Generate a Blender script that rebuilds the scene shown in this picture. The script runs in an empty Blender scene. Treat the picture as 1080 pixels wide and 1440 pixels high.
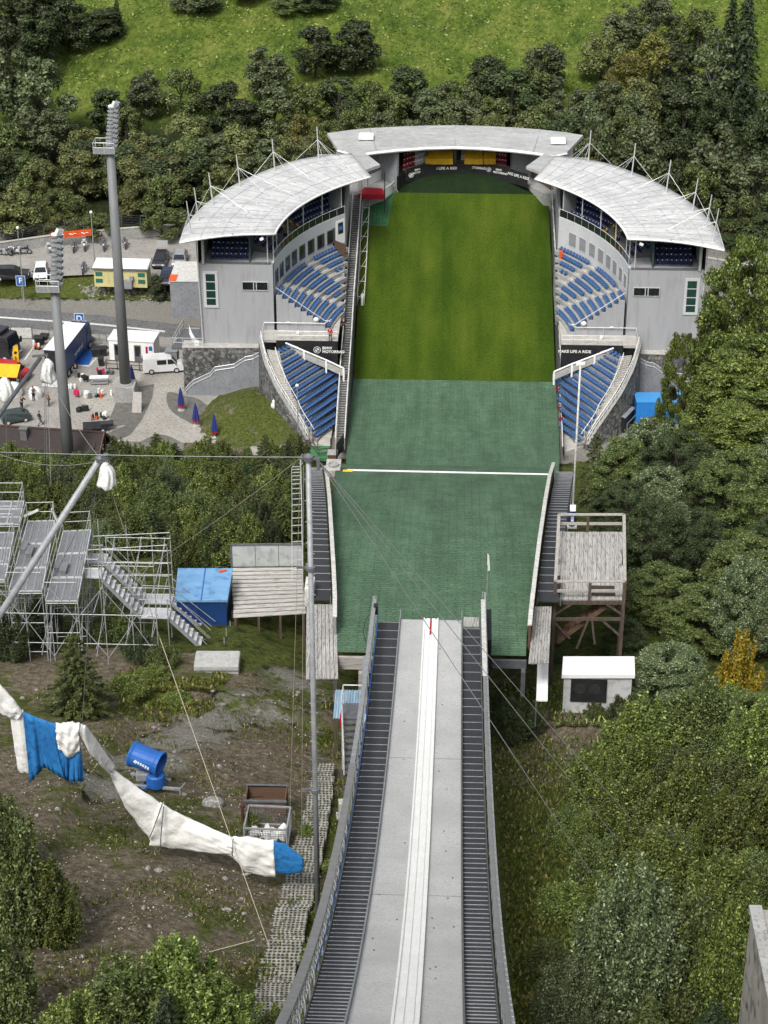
import bpy, math, random
import numpy as np
from mathutils import Vector, Matrix
random.seed(7); rng = np.random.default_rng(11)
R = math.radians
sc = bpy.context.scene
COL = sc.collection
V3 = lambda *a: np.array(a, float)

# ------------------------------------------------------------------ camera
FPX = 2900.0; PITCH = R(28.7); YAW = R(2.2)
CAM = V3(.94, 0, 103.0)
cf = V3(-math.sin(YAW)*math.cos(PITCH), math.cos(YAW)*math.cos(PITCH), -math.sin(PITCH))
cr = V3(math.cos(YAW), math.sin(YAW), 0); cu = np.cross(cr, cf)
cam_d = bpy.data.cameras.new('camera'); cam = bpy.data.objects.new('camera', cam_d); COL.objects.link(cam)
cam_d.sensor_fit = 'VERTICAL'; cam_d.sensor_height = 24.0; cam_d.lens = 24.0*FPX/1440
cam_d.clip_start = .5; cam_d.clip_end = 4000
cam.location = CAM; cam.rotation_euler = (math.pi/2-PITCH, 0, YAW)
sc.camera = cam

def ray(u, v): return cf + cr*(u-540)/FPX - cu*(v-720)/FPX
def PZ(u, v, z):
    d = ray(u, v); return CAM + d*((z-CAM[2])/d[2])
def PY(u, v, y):
    d = ray(u, v); return CAM + d*((y-CAM[1])/d[1])
def PX(P):
    q = np.asarray(P, float)-CAM; w = q@cf
    return 540+FPX*(q@cr)/w, 720-FPX*(q@cu)/w, w
def hit(u, v, fn, y0=25, y1=420, st=.25):
    d = ray(u, v); py = None
    y = y0
    while y < y1:
        p = CAM + d*(y/d[1])
        if p[2] <= fn(p[0], p[1]): return p
        y += st
    return p

# ------------------------------------------------------------------ objects
def tag(o, label=None, cat=None, group=None, kind=None):
    if label: o['label'] = label
    if cat: o['category'] = cat
    if group: o['group'] = group
    if kind: o['kind'] = kind
    return o
def thing(name, label, cat, loc=(0,0,0), rz=0, group=None):
    o = bpy.data.objects.new(name, None); COL.objects.link(o)
    o.location = tuple(float(q) for q in loc); o.rotation_euler = (0,0,rz); o.empty_display_size = .2
    return tag(o, label, cat, group)
def kids(o): return [c for c in bpy.data.objects if c.parent is o]
_tree = {}
def copy_tree(o, parent=None, cache=True):
    c = o.copy(); COL.objects.link(c)
    if parent is not None: c.parent = parent
    for ch in kids(o): copy_tree(ch, c)
    return c

class MB:
    """collects shapes, then links them as one mesh object"""
    def __init__(s): s.v = []; s.f = []; s.m = []; s.mi = 0
    def add(s, verts, faces):
        b = len(s.v); s.v += [tuple(float(q) for q in p) for p in verts]
        s.f += [tuple(i+b for i in f) for f in faces]; s.m += [s.mi]*len(faces); return s
    def quad(s, a, b, c, d): return s.add([a,b,c,d], [(0,1,2,3)])
    def tri(s, a, b, c): return s.add([a,b,c], [(0,1,2)])
    def poly(s, pts): return s.add(pts, [tuple(range(len(pts)))])
    def hexa(s, p):   # 8 points: bottom 0-3 ccw, top 4-7
        return s.add(p, [(3,2,1,0),(4,5,6,7),(0,1,5,4),(1,2,6,5),(2,3,7,6),(3,0,4,7)])
    def box(s, x0, x1, y0, y1, z0, z1):
        return s.hexa([(x0,y0,z0),(x1,y0,z0),(x1,y1,z0),(x0,y1,z0),(x0,y0,z1),(x1,y0,z1),(x1,y1,z1),(x0,y1,z1)])
    def cbox(s, c, sx, sy, sz, rz=0, rx=0, ry=0):
        M = Matrix.Rotation(rz,3,'Z') @ Matrix.Rotation(ry,3,'Y') @ Matrix.Rotation(rx,3,'X')
        P = []
        for z in (-.5,.5):
            for x,y in ((-.5,-.5),(.5,-.5),(.5,.5),(-.5,.5)):
                P.append(Vector(tuple(float(q) for q in c)) + M @ Vector((x*sx,y*sy,z*sz)))
        return s.hexa(P)
    def beam(s, a, b, w, h, up=(0,0,1)):
        a = V3(*a); b = V3(*b); d = b-a; L = np.linalg.norm(d)
        if L < 1e-6: return s
        d /= L; x = np.cross(d, V3(*up)); n = np.linalg.norm(x)
        if n < 1e-4: x = np.cross(d, V3(0,1,0)); n = np.linalg.norm(x)
        x /= n; u = np.cross(x, d); x = x*w/2; u = u*h/2
        return s.hexa([a-x-u,a+x-u,b+x-u,b-x-u,a-x+u,a+x+u,b+x+u,b-x+u])
    def tube(s, a, b, r, r2=None, n=6, cap=True):
        a = V3(*a); b = V3(*b); r2 = r if r2 is None else r2
        d = b-a; L = np.linalg.norm(d)
        if L < 1e-6: return s
        d /= L; x = np.cross(d, V3(0,0,1))
        if np.linalg.norm(x) < 1e-3: x = V3(1,0,0)
        x /= np.linalg.norm(x); y = np.cross(d, x)
        vs = []
        for P, rr in ((a,r),(b,r2)):
            for i in range(n):
                t = 2*math.pi*i/n; vs.append(P + rr*(math.cos(t)*x+math.sin(t)*y))
        fs = [(i,(i+1)%n,n+(i+1)%n,n+i) for i in range(n)]
        if cap: fs += [tuple(range(n))[::-1], tuple(range(n,2*n))]
        return s.add(vs, fs)
    def path(s, pts, r, n=5, closed=False):
        """r: float or list, smooth tube along points"""
        pts = [V3(*p) for p in pts]; m = len(pts)
        rr = r if hasattr(r,'__len__') else [r]*m
        vs = []
        for i,p in enumerate(pts):
            d = pts[min(i+1,m-1)]-pts[max(i-1,0)]; d = d/max(np.linalg.norm(d),1e-9)
            x = np.cross(d, V3(0,0,1))
            if np.linalg.norm(x) < 1e-2: x = np.cross(d, V3(0,1,0))
            x /= np.linalg.norm(x); y = np.cross(d,x)
            for k in range(n):
                t = 2*math.pi*k/n; vs.append(p + rr[i]*(math.cos(t)*x+math.sin(t)*y))
        fs = []
        for i in range(m-1):
            for k in range(n):
                fs.append((i*n+k, i*n+(k+1)%n, (i+1)*n+(k+1)%n, (i+1)*n+k))
        fs += [tuple(range(n))[::-1], tuple(range((m-1)*n, m*n))]
        return s.add(vs, fs)
    def prism(s, pts, z0, z1):
        """pts: plan polygon ccw"""
        n = len(pts)
        vs = [(p[0],p[1],z0) for p in pts]+[(p[0],p[1],z1) for p in pts]
        fs = [tuple(range(n))[::-1], tuple(range(n,2*n))]+[(i,(i+1)%n,n+(i+1)%n,n+i) for i in range(n)]
        return s.add(vs, fs)
    def slab(s, top, bot):
        """top/bot: same number of 3D points ccw seen from above"""
        n = len(top)
        return s.add(list(bot)+list(top), [tuple(range(n))[::-1], tuple(range(n,2*n))]+[(i,(i+1)%n,n+(i+1)%n,n+i) for i in range(n)])
    def strip(s, A, B):
        n = len(A); return s.add(list(A)+list(B), [(i,i+1,n+i+1,n+i) for i in range(n-1)])
    def lathe(s, c, prof, n=16, axis='Z'):
        vs = []
        for r,z in prof:
            for i in range(n):
                t = 2*math.pi*i/n; vs.append((c[0]+r*math.cos(t), c[1]+r*math.sin(t), c[2]+z))
        m = len(prof)
        fs = [(j*n+i, j*n+(i+1)%n, (j+1)*n+(i+1)%n, (j+1)*n+i) for j in range(m-1) for i in range(n)]
        fs += [tuple(range(n))[::-1], tuple(range((m-1)*n, m*n))]
        return s.add(vs, fs)
    def ball(s, c, rx, ry, rz, nu=10, nv=6):
        vs = []; fs = []
        for j in range(1,nv):
            p = math.pi*j/nv
            for i in range(nu):
                t = 2*math.pi*i/nu; vs.append((c[0]+rx*math.sin(p)*math.cos(t), c[1]+ry*math.sin(p)*math.sin(t), c[2]+rz*math.cos(p)))
        a = len(vs); vs += [(c[0],c[1],c[2]+rz),(c[0],c[1],c[2]-rz)]
        for j in range(nv-2):
            for i in range(nu): fs.append((j*nu+i,(j+1)*nu+i,(j+1)*nu+(i+1)%nu,j*nu+(i+1)%nu))
        for i in range(nu):
            fs.append((i,(i+1)%nu,a)); fs.append(((nv-2)*nu+(i+1)%nu,(nv-2)*nu+i,a+1))
        return s.add(vs, fs)
    def wheel(s, c, r, w, ax=(0,1,0), n=14):
        a = V3(*ax); a /= np.linalg.norm(a); c = V3(*c)
        return s.tube(c-a*w/2, c+a*w/2, r, n=n)
    def build(s, name, mat, parent=None, off=(0,0,0), smooth=False, bevel=0):
        me = bpy.data.meshes.new(name)
        ox,oy,oz = [float(q) for q in off]
        me.from_pydata([(x-ox,y-oy,z-oz) for x,y,z in s.v], [], s.f)
        mats = mat if isinstance(mat,(list,tuple)) else [mat]
        for m_ in mats: me.materials.append(m_)
        if len(mats) > 1: me.polygons.foreach_set('material_index', s.m)
        if smooth: me.polygons.foreach_set('use_smooth', [True]*len(me.polygons))
        me.update()
        o = bpy.data.objects.new(name, me); COL.objects.link(o)
        if parent is not None: o.parent = parent
        if bevel:
            b = o.modifiers.new('bevel','BEVEL'); b.width = bevel; b.segments = 2; b.limit_method = 'ANGLE'; b.angle_limit = R(40)
        return o
def sheet(name, V, F, mat, smooth=True, **kw):
    m = MB(); m.add(V, F); return tag(m.build(name, mat, smooth=smooth), **kw)

# ------------------------------------------------------------------ materials
def srgb(r, g, b):
    f = lambda c: c/12.92 if c <= .04045 else ((c+.055)/1.055)**2.4
    return (f(r/255), f(g/255), f(b/255), 1)
_M = {}
def pm(name, c1, c2=None, scale=3., rough=.75, bump=0., bscale=None, metal=0., stretch=(1,1,1), detail=6., c3=None, fine=None, spec=.35, coord='Object', lo=.35, hi=.65):
    """paint-like procedural: noise mix of c1/c2, a finer noise to c3, optional bump"""
    if name in _M: return _M[name]
    m = bpy.data.materials.new(name); m.use_nodes = True
    nt = m.node_tree; N = nt.nodes; L = nt.links; b = N['Principled BSDF']
    b.inputs['Roughness'].default_value = rough; b.inputs['Metallic'].default_value = metal
    b.inputs['Specular IOR Level'].default_value = spec
    if c2 is None: c2 = tuple(q*.82 for q in c1[:3])+(1,)
    tc = N.new('ShaderNodeTexCoord'); mp = N.new('ShaderNodeMapping'); mp.inputs['Scale'].default_value = stretch
    L.new(tc.outputs[coord], mp.inputs['Vector'])
    n1 = N.new('ShaderNodeTexNoise'); n1.inputs['Scale'].default_value = scale; n1.inputs['Detail'].default_value = detail
    n1.inputs['Roughness'].default_value = .6
    L.new(mp.outputs[0], n1.inputs['Vector'])
    mr = N.new('ShaderNodeMapRange'); mr.inputs['From Min'].default_value = lo; mr.inputs['From Max'].default_value = hi
    L.new(n1.outputs['Fac'], mr.inputs['Value'])
    mx = N.new('ShaderNodeMixRGB'); mx.inputs[1].default_value = c1; mx.inputs[2].default_value = c2
    L.new(mr.outputs[0], mx.inputs[0]); out = mx.outputs[0]
    if c3 is not None:
        n2 = N.new('ShaderNodeTexNoise'); n2.inputs['Scale'].default_value = fine or scale*9; n2.inputs['Detail'].default_value = 4
        L.new(mp.outputs[0], n2.inputs['Vector'])
        r2 = N.new('ShaderNodeMapRange'); r2.inputs['From Min'].default_value = .52; r2.inputs['From Max'].default_value = .68
        L.new(n2.outputs['Fac'], r2.inputs['Value'])
        m2 = N.new('ShaderNodeMixRGB'); m2.inputs[2].default_value = c3; L.new(out, m2.inputs[1]); L.new(r2.outputs[0], m2.inputs[0]); out = m2.outputs[0]
    L.new(out, b.inputs['Base Color'])
    if bump:
        n3 = N.new('ShaderNodeTexNoise'); n3.inputs['Scale'].default_value = bscale or scale*4; n3.inputs['Detail'].default_value = 5
        L.new(mp.outputs[0], n3.inputs['Vector'])
        bp = N.new('ShaderNodeBump'); bp.inputs['Strength'].default_value = bump; bp.inputs['Distance'].default_value = .05
        L.new(n3.outputs['Fac'], bp.inputs['Height']); L.new(bp.outputs[0], b.inputs['Normal'])
    _M[name] = m; return m
def g(v, t=0): return (v, v*(1-t*.5), v*(1-t), 1)
STEEL = pm('galvanised', (.23,.24,.25,1), (.32,.33,.34,1), 4, .5, metal=.15, c3=(.2,.21,.22,1), fine=30)
STEELD = pm('dark_steel', (.09,.095,.105,1), (.14,.145,.155,1), 3, .5, metal=.1)
ALU = pm('aluminium', (.55,.56,.57,1), (.4,.41,.42,1), 5, .4, metal=.15, c3=(.6,.6,.6,1))
WHITE = pm('white_paint', (.80,.80,.79,1), (.72,.72,.70,1), 1.2, .5, c3=(.62,.61,.58,1), fine=14)
OFFW = pm('weathered_white', (.62,.61,.58,1), (.45,.44,.41,1), 2.5, .6, c3=(.3,.29,.27,1), fine=12)
BLACK = pm('black_paint', (.012,.012,.014,1), (.025,.025,.027,1), 2, .5)
RUBBER = pm('rubber', (.015,.015,.016,1), (.03,.03,.03,1), 5, .8)
GLASS = pm('dark_glass', (.008,.011,.012,1), (.02,.025,.026,1), .7, .12, spec=.6)
GREENGL = pm('green_glass', (.012,.035,.028,1), (.02,.055,.045,1), .8, .15, spec=.6)
CONC = pm('concrete', (.34,.34,.33,1), (.25,.25,.24,1), .9, .85, .25, 12, c3=(.17,.17,.16,1), fine=7)
CONCL = pm('light_concrete', (.46,.44,.41,1), (.34,.33,.30,1), 1.2, .85, .2, 12, c3=(.26,.25,.23,1), fine=8)
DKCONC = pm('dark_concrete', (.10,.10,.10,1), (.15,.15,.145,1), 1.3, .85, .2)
GREYP = pm('grey_panel', (.19,.20,.22,1), (.25,.26,.275,1), .6, .7, c3=(.16,.165,.18,1), fine=3)
RED = pm('red_paint', (.42,.012,.03,1), (.3,.01,.02,1), 1.5, .45)
REDCAR = pm('red_car_paint', (.45,.01,.02,1), (.36,.01,.015,1), 1.5, .25, spec=.6)
BLUE = pm('blue_paint', (.02,.12,.42,1), (.015,.09,.33,1), 1.5, .5)
SKYBLUE = pm('sky_blue_sheet', (.12,.27,.47,1), (.17,.33,.53,1), 1.5, .5, c3=(.09,.2,.38,1), fine=2)
NAVY = pm('navy_paint', (.012,.03,.12,1), (.02,.05,.17,1), 1., .4)
YELLOW = pm('yellow_paint', (.75,.45,.02,1), (.62,.36,.015,1), 1.5, .55)
ORANGE = pm('orange_paint', (.7,.10,.02,1), (.55,.08,.02,1), 1.5, .6)
SKIN = pm('skin', (.45,.26,.18,1), (.36,.2,.14,1), 8, .6)
HAIRM = pm('dark_hair', (.03,.02,.014,1), (.05,.033,.02,1), 30, .7)
def wood(name, c1, c2, c3, along='y', sc_=1.0):
    st = {'y':(5,.35,5),'x':(.35,5,5),'z':(5,5,.35)}[along]
    return pm(name, c1, c2, 1.6*sc_, .85, .35, 7, stretch=st, c3=c3, fine=5)
WOODG = wood('grey_wood', (.40,.39,.37,1), (.28,.27,.255,1), (.11,.10,.095,1), 'y')
WOODGX = wood('grey_wood_across', (.42,.40,.37,1), (.29,.27,.25,1), (.12,.11,.10,1), 'x')
WOODGZ = wood('grey_wood_upright', (.36,.33,.30,1), (.26,.23,.21,1), (.12,.10,.09,1), 'z')
WOODB = wood('brown_wood', (.13,.078,.05,1), (.088,.052,.034,1), (.06,.03,.018,1), 'x')
WOODBZ = wood('brown_timber', (.105,.08,.06,1), (.07,.052,.04,1), (.035,.027,.021,1), 'z')

def text_mesh(name, body, size, mat, parent, M, off=(0,0,0), extrude=.004, align='CENTER', bold=.0):
    c = bpy.data.curves.new('tmp_text','FONT'); c.body = body; c.size = size; c.extrude = extrude; c.align_x = align; c.align_y = 'CENTER'; c.offset = bold
    o = bpy.data.objects.new('tmp_text', c); COL.objects.link(o)
    bpy.context.view_layer.update()
    me = bpy.data.meshes.new_from_object(o.evaluated_get(bpy.context.evaluated_depsgraph_get()))
    bpy.data.objects.remove(o)
    me.transform(Matrix.Translation(Vector([-float(q) for q in off])) @ M); me.materials.clear(); me.materials.append(mat); me.name = name
    o = bpy.data.objects.new(name, me); COL.objects.link(o)
    if parent is not None: o.parent = parent
    return o
def frame(o, x, n):
    """matrix with local x along x, local z along n"""
    x = Vector(tuple(map(float,x))).normalized(); n = Vector(tuple(map(float,n))).normalized(); y = n.cross(x).normalized(); x = y.cross(n)
    return Matrix(((x[0],y[0],n[0],o[0]),(x[1],y[1],n[1],o[1]),(x[2],y[2],n[2],o[2]),(0,0,0,1)))
def ip(x, xs, ys): return float(np.interp(x, xs, ys))
def vnoise(x, y, s=1., seed=0):
    """smooth pseudo noise -1..1 for numpy arrays"""
    a = 0
    for k,(fx,fy,ph,am) in enumerate([(1,.7,.3,.5),(-.6,1.1,1.7,.5),(2.1,-1.6,2.9,.28),(1.7,2.4,.8,.25),(4.3,-3.1,1.1,.14),(3.3,5.2,2.2,.13)]):
        a = a + am*np.sin(s*(fx*x+fy*y)+ph+seed*1.7*(k+1))
    return a/1.2
# ------------------------------------------------------------------ hill profile and terrain
def HILL(y):
    """landing hill and outrun, height along the axis"""
    if y < 126: t = y-82; return 50.5-.064*t-(.454/88)*t*t
    if y < 140: t = y-126; return 37.69-.518*t-(.142/28)*t*t
    if y < 158.6: return 29.44-.66*(y-140)
    if y < 211: t = (y-158.6)/52.4; return 17.17*(1-t)**2
    if y < 214: return 0.
    if y < 226: t = y-214; return .0175*t*t
    return 2.52+.42*(y-226)
Hf = lambda x, y: HILL(y)
def edge_pts(px): 
    out = []
    for u, v in px:
        p = hit(u, v, Hf, 80, 260, .05); out.append((p[1], p[0]))
    return sorted(out)
_el = edge_pts([(475.5,950),(473,880),(470,800),(464,720),(470,676),(487,640),(490,610),(495,560),(497.5,535),(501,470),(506,390),(511,300),(514,258)])
_er = edge_pts([(738,955),(741,890),(749,840),(757,780),(766,710),(775,668),(787,646),(786,610),(783,560),(781,535),(778,450),(775,370),(772,300),(770,262)])
ELy = [q[0] for q in _el]; ELx = [q[1] for q in _el]; ERy = [q[0] for q in _er]; ERx = [q[1] for q in _er]
xL = lambda y: ip(y, ELy, ELx)
xR = lambda y: ip(y, ERy, ERx)

TY = [-20,0,20,40,60,80,100,126,140,160,180,198,203,232,243.5,248,258,275,300,330,380,460,700,1200]
TZ = [86,76.5,69,61.3,53.9,46.8,42,34.5,27,14,5.5,.6,0,0,.05,1.7,1.75,2.4,5,11,21,38,110,320]
def T(x, y):
    z = ip(y, TY, TZ)
    w = min(max((y-30)/20,0),1)
    if y < 200:
        k = min(max((200-y)/40,0),1)
        if x < -4: z += 1.6*k*min((-4-x)/6,1)                      # the left flank lies a little higher
        if x > 16: z += .22*(x-16)*k                               # the wooded right flank rises
        if x > -14 and x < 14 and y > 82: z = min(z, HILL(y)-1.2)
        if abs(x) < 14 and y < 82.5: z -= .6
    else:
        if x > -22 and x < 24 and y < 262: z = min(z, -.4)
        # grass mound before the left stand
        d = ((x+20.5)/7.5)**2+((y-210)/8.5)**2
        if d < 1 and x < -14: z += 2.6*(1-d)**1.2
    if y > 300: z += (math.sin(x*.021+1)*2.2+math.sin(x*.05+y*.03)*.9)*min((y-300)/60,1)
    return z
from mathutils.noise import noise as PN
def Tn(x, y):
    z = T(x, y)
    if y < 200: z += .28*PN(Vector((x*.35,y*.35,0)))+.13*PN(Vector((x*1.1,y*1.1,5)))+.06*PN(Vector((x*2.9,y*2.9,9)))
    elif y > 290: z += .7*PN(Vector((x*.11,y*.11,2)))+.3*PN(Vector((x*.4,y*.4,2)))
    return z
def ground(u, v, st=.2): return hit(u, v, Tn, 25, 420, st)

gx = np.concatenate([np.arange(-260,-60,10), np.arange(-60,-34,2.), np.arange(-34,40,.7), np.arange(40,66,2.), np.arange(66,270,10)])
gy = np.concatenate([np.arange(-30,24,6), np.arange(24,110,.7), np.arange(110,210,1.4), np.arange(210,300,2.0), np.arange(300,420,3.), np.arange(420,1210,30)])
TV = np.array([(x,y,Tn(x,y)) for y in gy for x in gx])
nx, ny = len(gx), len(gy)
TFc = [(j*nx+i, j*nx+i+1, (j+1)*nx+i+1, (j+1)*nx+i) for j in range(ny-1) for i in range(nx-1)]
# cover masks, in world coordinates (what grows or lies there)
X, Yy = TV[:,0], TV[:,1]
n1 = vnoise(X, Yy, .35, 1); n2 = vnoise(X, Yy, 1.3, 2)
def bump2(cx, cy, rx, ry): return np.clip(1.25-np.sqrt(((X-cx)/rx)**2+((Yy-cy)/ry)**2), 0, 1)
grass = np.zeros(len(X)); dirt = np.zeros(len(X)); grav = np.zeros(len(X)); mead = np.zeros(len(X))
left_open = (X < -1.5) & (Yy < 88) & (Yy > 20)
dirt[left_open] = 1; grass[left_open] = np.clip(.33+.30*n1[left_open]+.18*n2[left_open],0,.68)
pG = [ground(u,v) for u,v in ((440,975),(380,990),(300,1010),(240,1045))]
pG += [ground(u,v) for u,v in ((410,955),(340,1000),(270,1030),(205,1075),(150,1110))]
for q in pG: grav = np.maximum(grav, .92*bump2(q[0], q[1], 2.3, 2.0))
for u,v,rx,ry,a in ((200,985,2.5,2.2,1),(150,1040,1.6,1.4,.8),(350,905,2.2,1.2,.8),(470,1180,1.1,3.5,1),(350,1390,1.3,2.2,1),(450,1290,.9,4,.9),(420,1150,1.2,1.2,.7),(250,1230,1.6,.6,.5),(60,1240,2,3,.4),(300,1330,1.6,.8,.5),(460,1040,.8,1.8,.7)):
    q = ground(u,v); grass = np.maximum(grass, a*bump2(q[0], q[1], rx, ry))
right_open = (X > 1.5) & (Yy < 90) & (Yy > 20)
grass[right_open] = np.clip(.75+.3*n1[right_open],0,1); dirt[right_open] = 1
for u,v,rx,ry,a in ((770,1050,1.9,2.2,1),(745,1095,1.6,2.,.8),(830,1020,2.2,1.0,.8)):
    q = ground(u,v); k = a*bump2(q[0], q[1], rx, ry); dirt = np.maximum(dirt, k); grass = grass*(1-k)
mid = (Yy >= 88) & (Yy < 200); grass[mid] = .6
mound = (Yy >= 199) & (Yy < 221) & (X > -29) & (X < -13); grass[mound] = np.clip(.62+.3*n1[mound]+.2*n2[mound],0,1); dirt[mound] = 1
lot = (Yy >= 200) & (Yy < 262) & ~mound; grav[lot] = .8
bank = (Yy > 242.5) & (Yy < 250) & (X < -20); grass[bank] = 1; grav[bank] = 0
mead[(Yy > 296)] = np.clip((Yy[Yy>296]-296)/8,0,1)
me = bpy.data.meshes.new('ground'); me.from_pydata(TV.tolist(), [], TFc); me.update()
me.polygons.foreach_set('use_smooth', [True]*len(me.polygons))
at = me.color_attributes.new('cover','FLOAT_COLOR','POINT')
at.data.foreach_set('color', np.stack([grass, np.maximum(dirt*(1-grav),0), grav, mead], 1).astype(np.float32).ravel())

def ground_material():
    m = bpy.data.materials.new('hillside_cover'); m.use_nodes = True
    nt = m.node_tree; N = nt.nodes; L = nt.links; b = N['Principled BSDF']; b.inputs['Roughness'].default_value = .95; b.inputs['Specular IOR Level'].default_value = .1
    tc = N.new('ShaderNodeTexCoord')
    def noise(s, d=6, st=None, rough=.6):
        n = N.new('ShaderNodeTexNoise'); n.inputs['Scale'].default_value = s; n.inputs['Detail'].default_value = d; n.inputs['Roughness'].default_value = rough
        if st:
            mp = N.new('ShaderNodeMapping'); mp.inputs['Scale'].default_value = st; L.new(tc.outputs['Object'], mp.inputs[0]); L.new(mp.outputs[0], n.inputs['Vector'])
        else: L.new(tc.outputs['Object'], n.inputs['Vector'])
        return n.outputs['Fac']
    def ramp(f, cols):
        r = N.new('ShaderNodeValToRGB'); e = r.color_ramp.elements
        e[0].position, e[0].color = cols[0]; e[1].position, e[1].color = cols[-1]
        for p,c in cols[1:-1]: q = e.new(p); q.color = c
        L.new(f, r.inputs[0]); return r.outputs[0]
    def mix(f, a, c):
        x = N.new('ShaderNodeMixRGB'); L.new(f, x.inputs[0]); L.new(a, x.inputs[1]); L.new(c, x.inputs[2]); return x.outputs[0]
    def mth(op, a, c):
        x = N.new('ShaderNodeMath'); x.operation = op; x.use_clamp = True
        for i,q in enumerate((a,c)):
            if isinstance(q,(int,float)): x.inputs[i].default_value = q
            else: L.new(q, x.inputs[i])
        return x.outputs[0]
    at = N.new('ShaderNodeVertexColor'); at.layer_name = 'cover'
    sp = N.new('ShaderNodeSeparateColor'); L.new(at.outputs['Color'], sp.inputs[0])
    soil = ramp(noise(3.2,10,rough=.72), [(.3,(.055,.044,.029,1)),(.46,(.125,.103,.071,1)),(.58,(.19,.163,.12,1)),(.7,(.31,.28,.225,1))])
    gravel = ramp(noise(9,8,rough=.75), [(.32,(.105,.10,.088,1)),(.5,(.205,.195,.172,1)),(.7,(.36,.345,.315,1))])
    gr = ramp(noise(3.5,8,rough=.7), [(.3,(.024,.032,.009,1)),(.46,(.06,.078,.018,1)),(.6,(.10,.115,.028,1)),(.75,(.16,.135,.06,1))])
    forest = ramp(noise(1.5,6), [(.3,(.008,.012,.005,1)),(.7,(.035,.045,.016,1))])
    md = ramp(noise(.22,10,(1,.55,1),.68), [(.32,(.04,.07,.012,1)),(.47,(.085,.125,.02,1)),(.57,(.125,.16,.03,1)),(.72,(.18,.18,.05,1))])
    md2 = ramp(noise(1.6,6,(1,.5,1),.75), [(.34,(.35,.42,.3,1)),(.55,(1,1,1,1)),(.75,(1.25,1.2,1.1,1))])
    mm = N.new('ShaderNodeMixRGB'); mm.blend_type = 'MULTIPLY'; mm.inputs[0].default_value = 1; L.new(md, mm.inputs[1]); L.new(md2, mm.inputs[2])
    br = noise(1.1,8,rough=.7)
    def mask(ch, w=.55): # ragged edge
        s = mth('ADD', sp.outputs[ch], mth('SUBTRACT', br, .5)) if False else None
        x = N.new('ShaderNodeMapRange'); 
        a = N.new('ShaderNodeMath'); a.operation='ADD'; L.new(sp.outputs[ch], a.inputs[0])
        c = N.new('ShaderNodeMath'); c.operation='MULTIPLY_ADD'; L.new(br, c.inputs[0]); c.inputs[1].default_value = 1.6; c.inputs[2].default_value = -.8
        L.new(c.outputs[0], a.inputs[1]); L.new(a.outputs[0], x.inputs[0]); x.inputs[1].default_value = .38; x.inputs[2].default_value = .62
        return x.outputs[0]
    c = mix(mask(1), forest, soil); c = mix(mask(2), c, gravel); c = mix(mask(0), c, gr); c = mix(at.outputs['Alpha'], c, mm.outputs[0])
    L.new(c, b.inputs['Base Color'])
    bp = N.new('ShaderNodeBump'); bp.inputs['Strength'].default_value = .9; bp.inputs['Distance'].default_value = .25
    L.new(noise(3.,9,rough=.75), bp.inputs['Height']); L.new(bp.outputs[0], b.inputs['Normal'])
    return m
me.materials.append(ground_material())
gob = bpy.data.objects.new('ground', me); COL.objects.link(gob); tag(gob, kind='structure')

# flat sheets: yard, paths, road, upper car park
ASPH = pm('asphalt_old', (.24,.23,.21,1), (.30,.285,.26,1), .35, .9, .3, 20, c3=(.18,.17,.155,1), fine=3)
ROADM = pm('asphalt_road', (.11,.11,.112,1), (.14,.14,.14,1), .4, .85, .25, 20, c3=(.06,.06,.06,1), fine=2.5)
PAVE = pm('pale_paving', (.36,.34,.30,1), (.30,.28,.25,1), .5, .9, .25, 18, c3=(.17,.16,.145,1), fine=4)
GRAVM = pm('grey_gravel', (.085,.082,.075,1), (.14,.135,.12,1), 1.4, .95, .5, 14, c3=(.2,.195,.18,1), fine=16)
def flat(name, px, z, mat, t=.0):
    P = [PZ(u,v,z) for u,v in px]
    # ccw from above
    a = sum(P[i][0]*P[(i+1)%len(P)][1]-P[(i+1)%len(P)][0]*P[i][1] for i in range(len(P)))
    if a < 0: P = P[::-1]
    m = MB(); m.poly(P); return tag(m.build(name, mat), kind='structure')
flat('yard', [(-260,645),(400,656),(420,560),(290,540),(262,474),(-260,446)], .03, ASPH)
flat('road', [(-400,428),(0,433),(140,443),(300,462),(300,474),(262,475),(140,470),(0,459),(-400,452)], .05, ROADM)
flat('car_park', [(-420,352),(0,352),(110,336),(250,326),(330,322),(330,402),(205,402),(200,374),(130,386),(0,392),(-420,396)], 1.82, ASPH)
# islands of loose gravel between pale paths
def smooth_poly(px, n=6):
    out = []; m = len(px)
    for i in range(m):
        p0,p1,p2,p3 = [np.array(px[(i+k-1)%m],float) for k in range(4)]
        for t in np.linspace(0,1,n,endpoint=False):
            out.append(tuple(.5*((2*p1)+(-p0+p2)*t+(2*p0-5*p1+4*p2-p3)*t*t+(-p0+3*p1-3*p2+p3)*t**3)))
    return out
flat('path', [(60,655),(345,656),(380,640),(338,622),(300,608),(262,588),(240,560),(262,540),(256,490),(180,520),(115,565),(150,600),(120,632)], .036, PAVE)
flat('gravel_bed', [(217,540),(214,560),(200,590),(183,612),(150,626),(140,614),(177,598),(150,600),(163,566),(176,546)], .042, GRAVM)
flat('gravel_patch', smooth_poly([(172,640),(196,622),(226,611),(256,623),(286,648),(230,652)]), .042, GRAVM)
flat('gravel_strip', smooth_poly([(236,552),(258,556),(284,564),(316,596),(346,640),(338,630),(306,612),(262,592),(238,574)]), .044, GRAVM)
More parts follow.
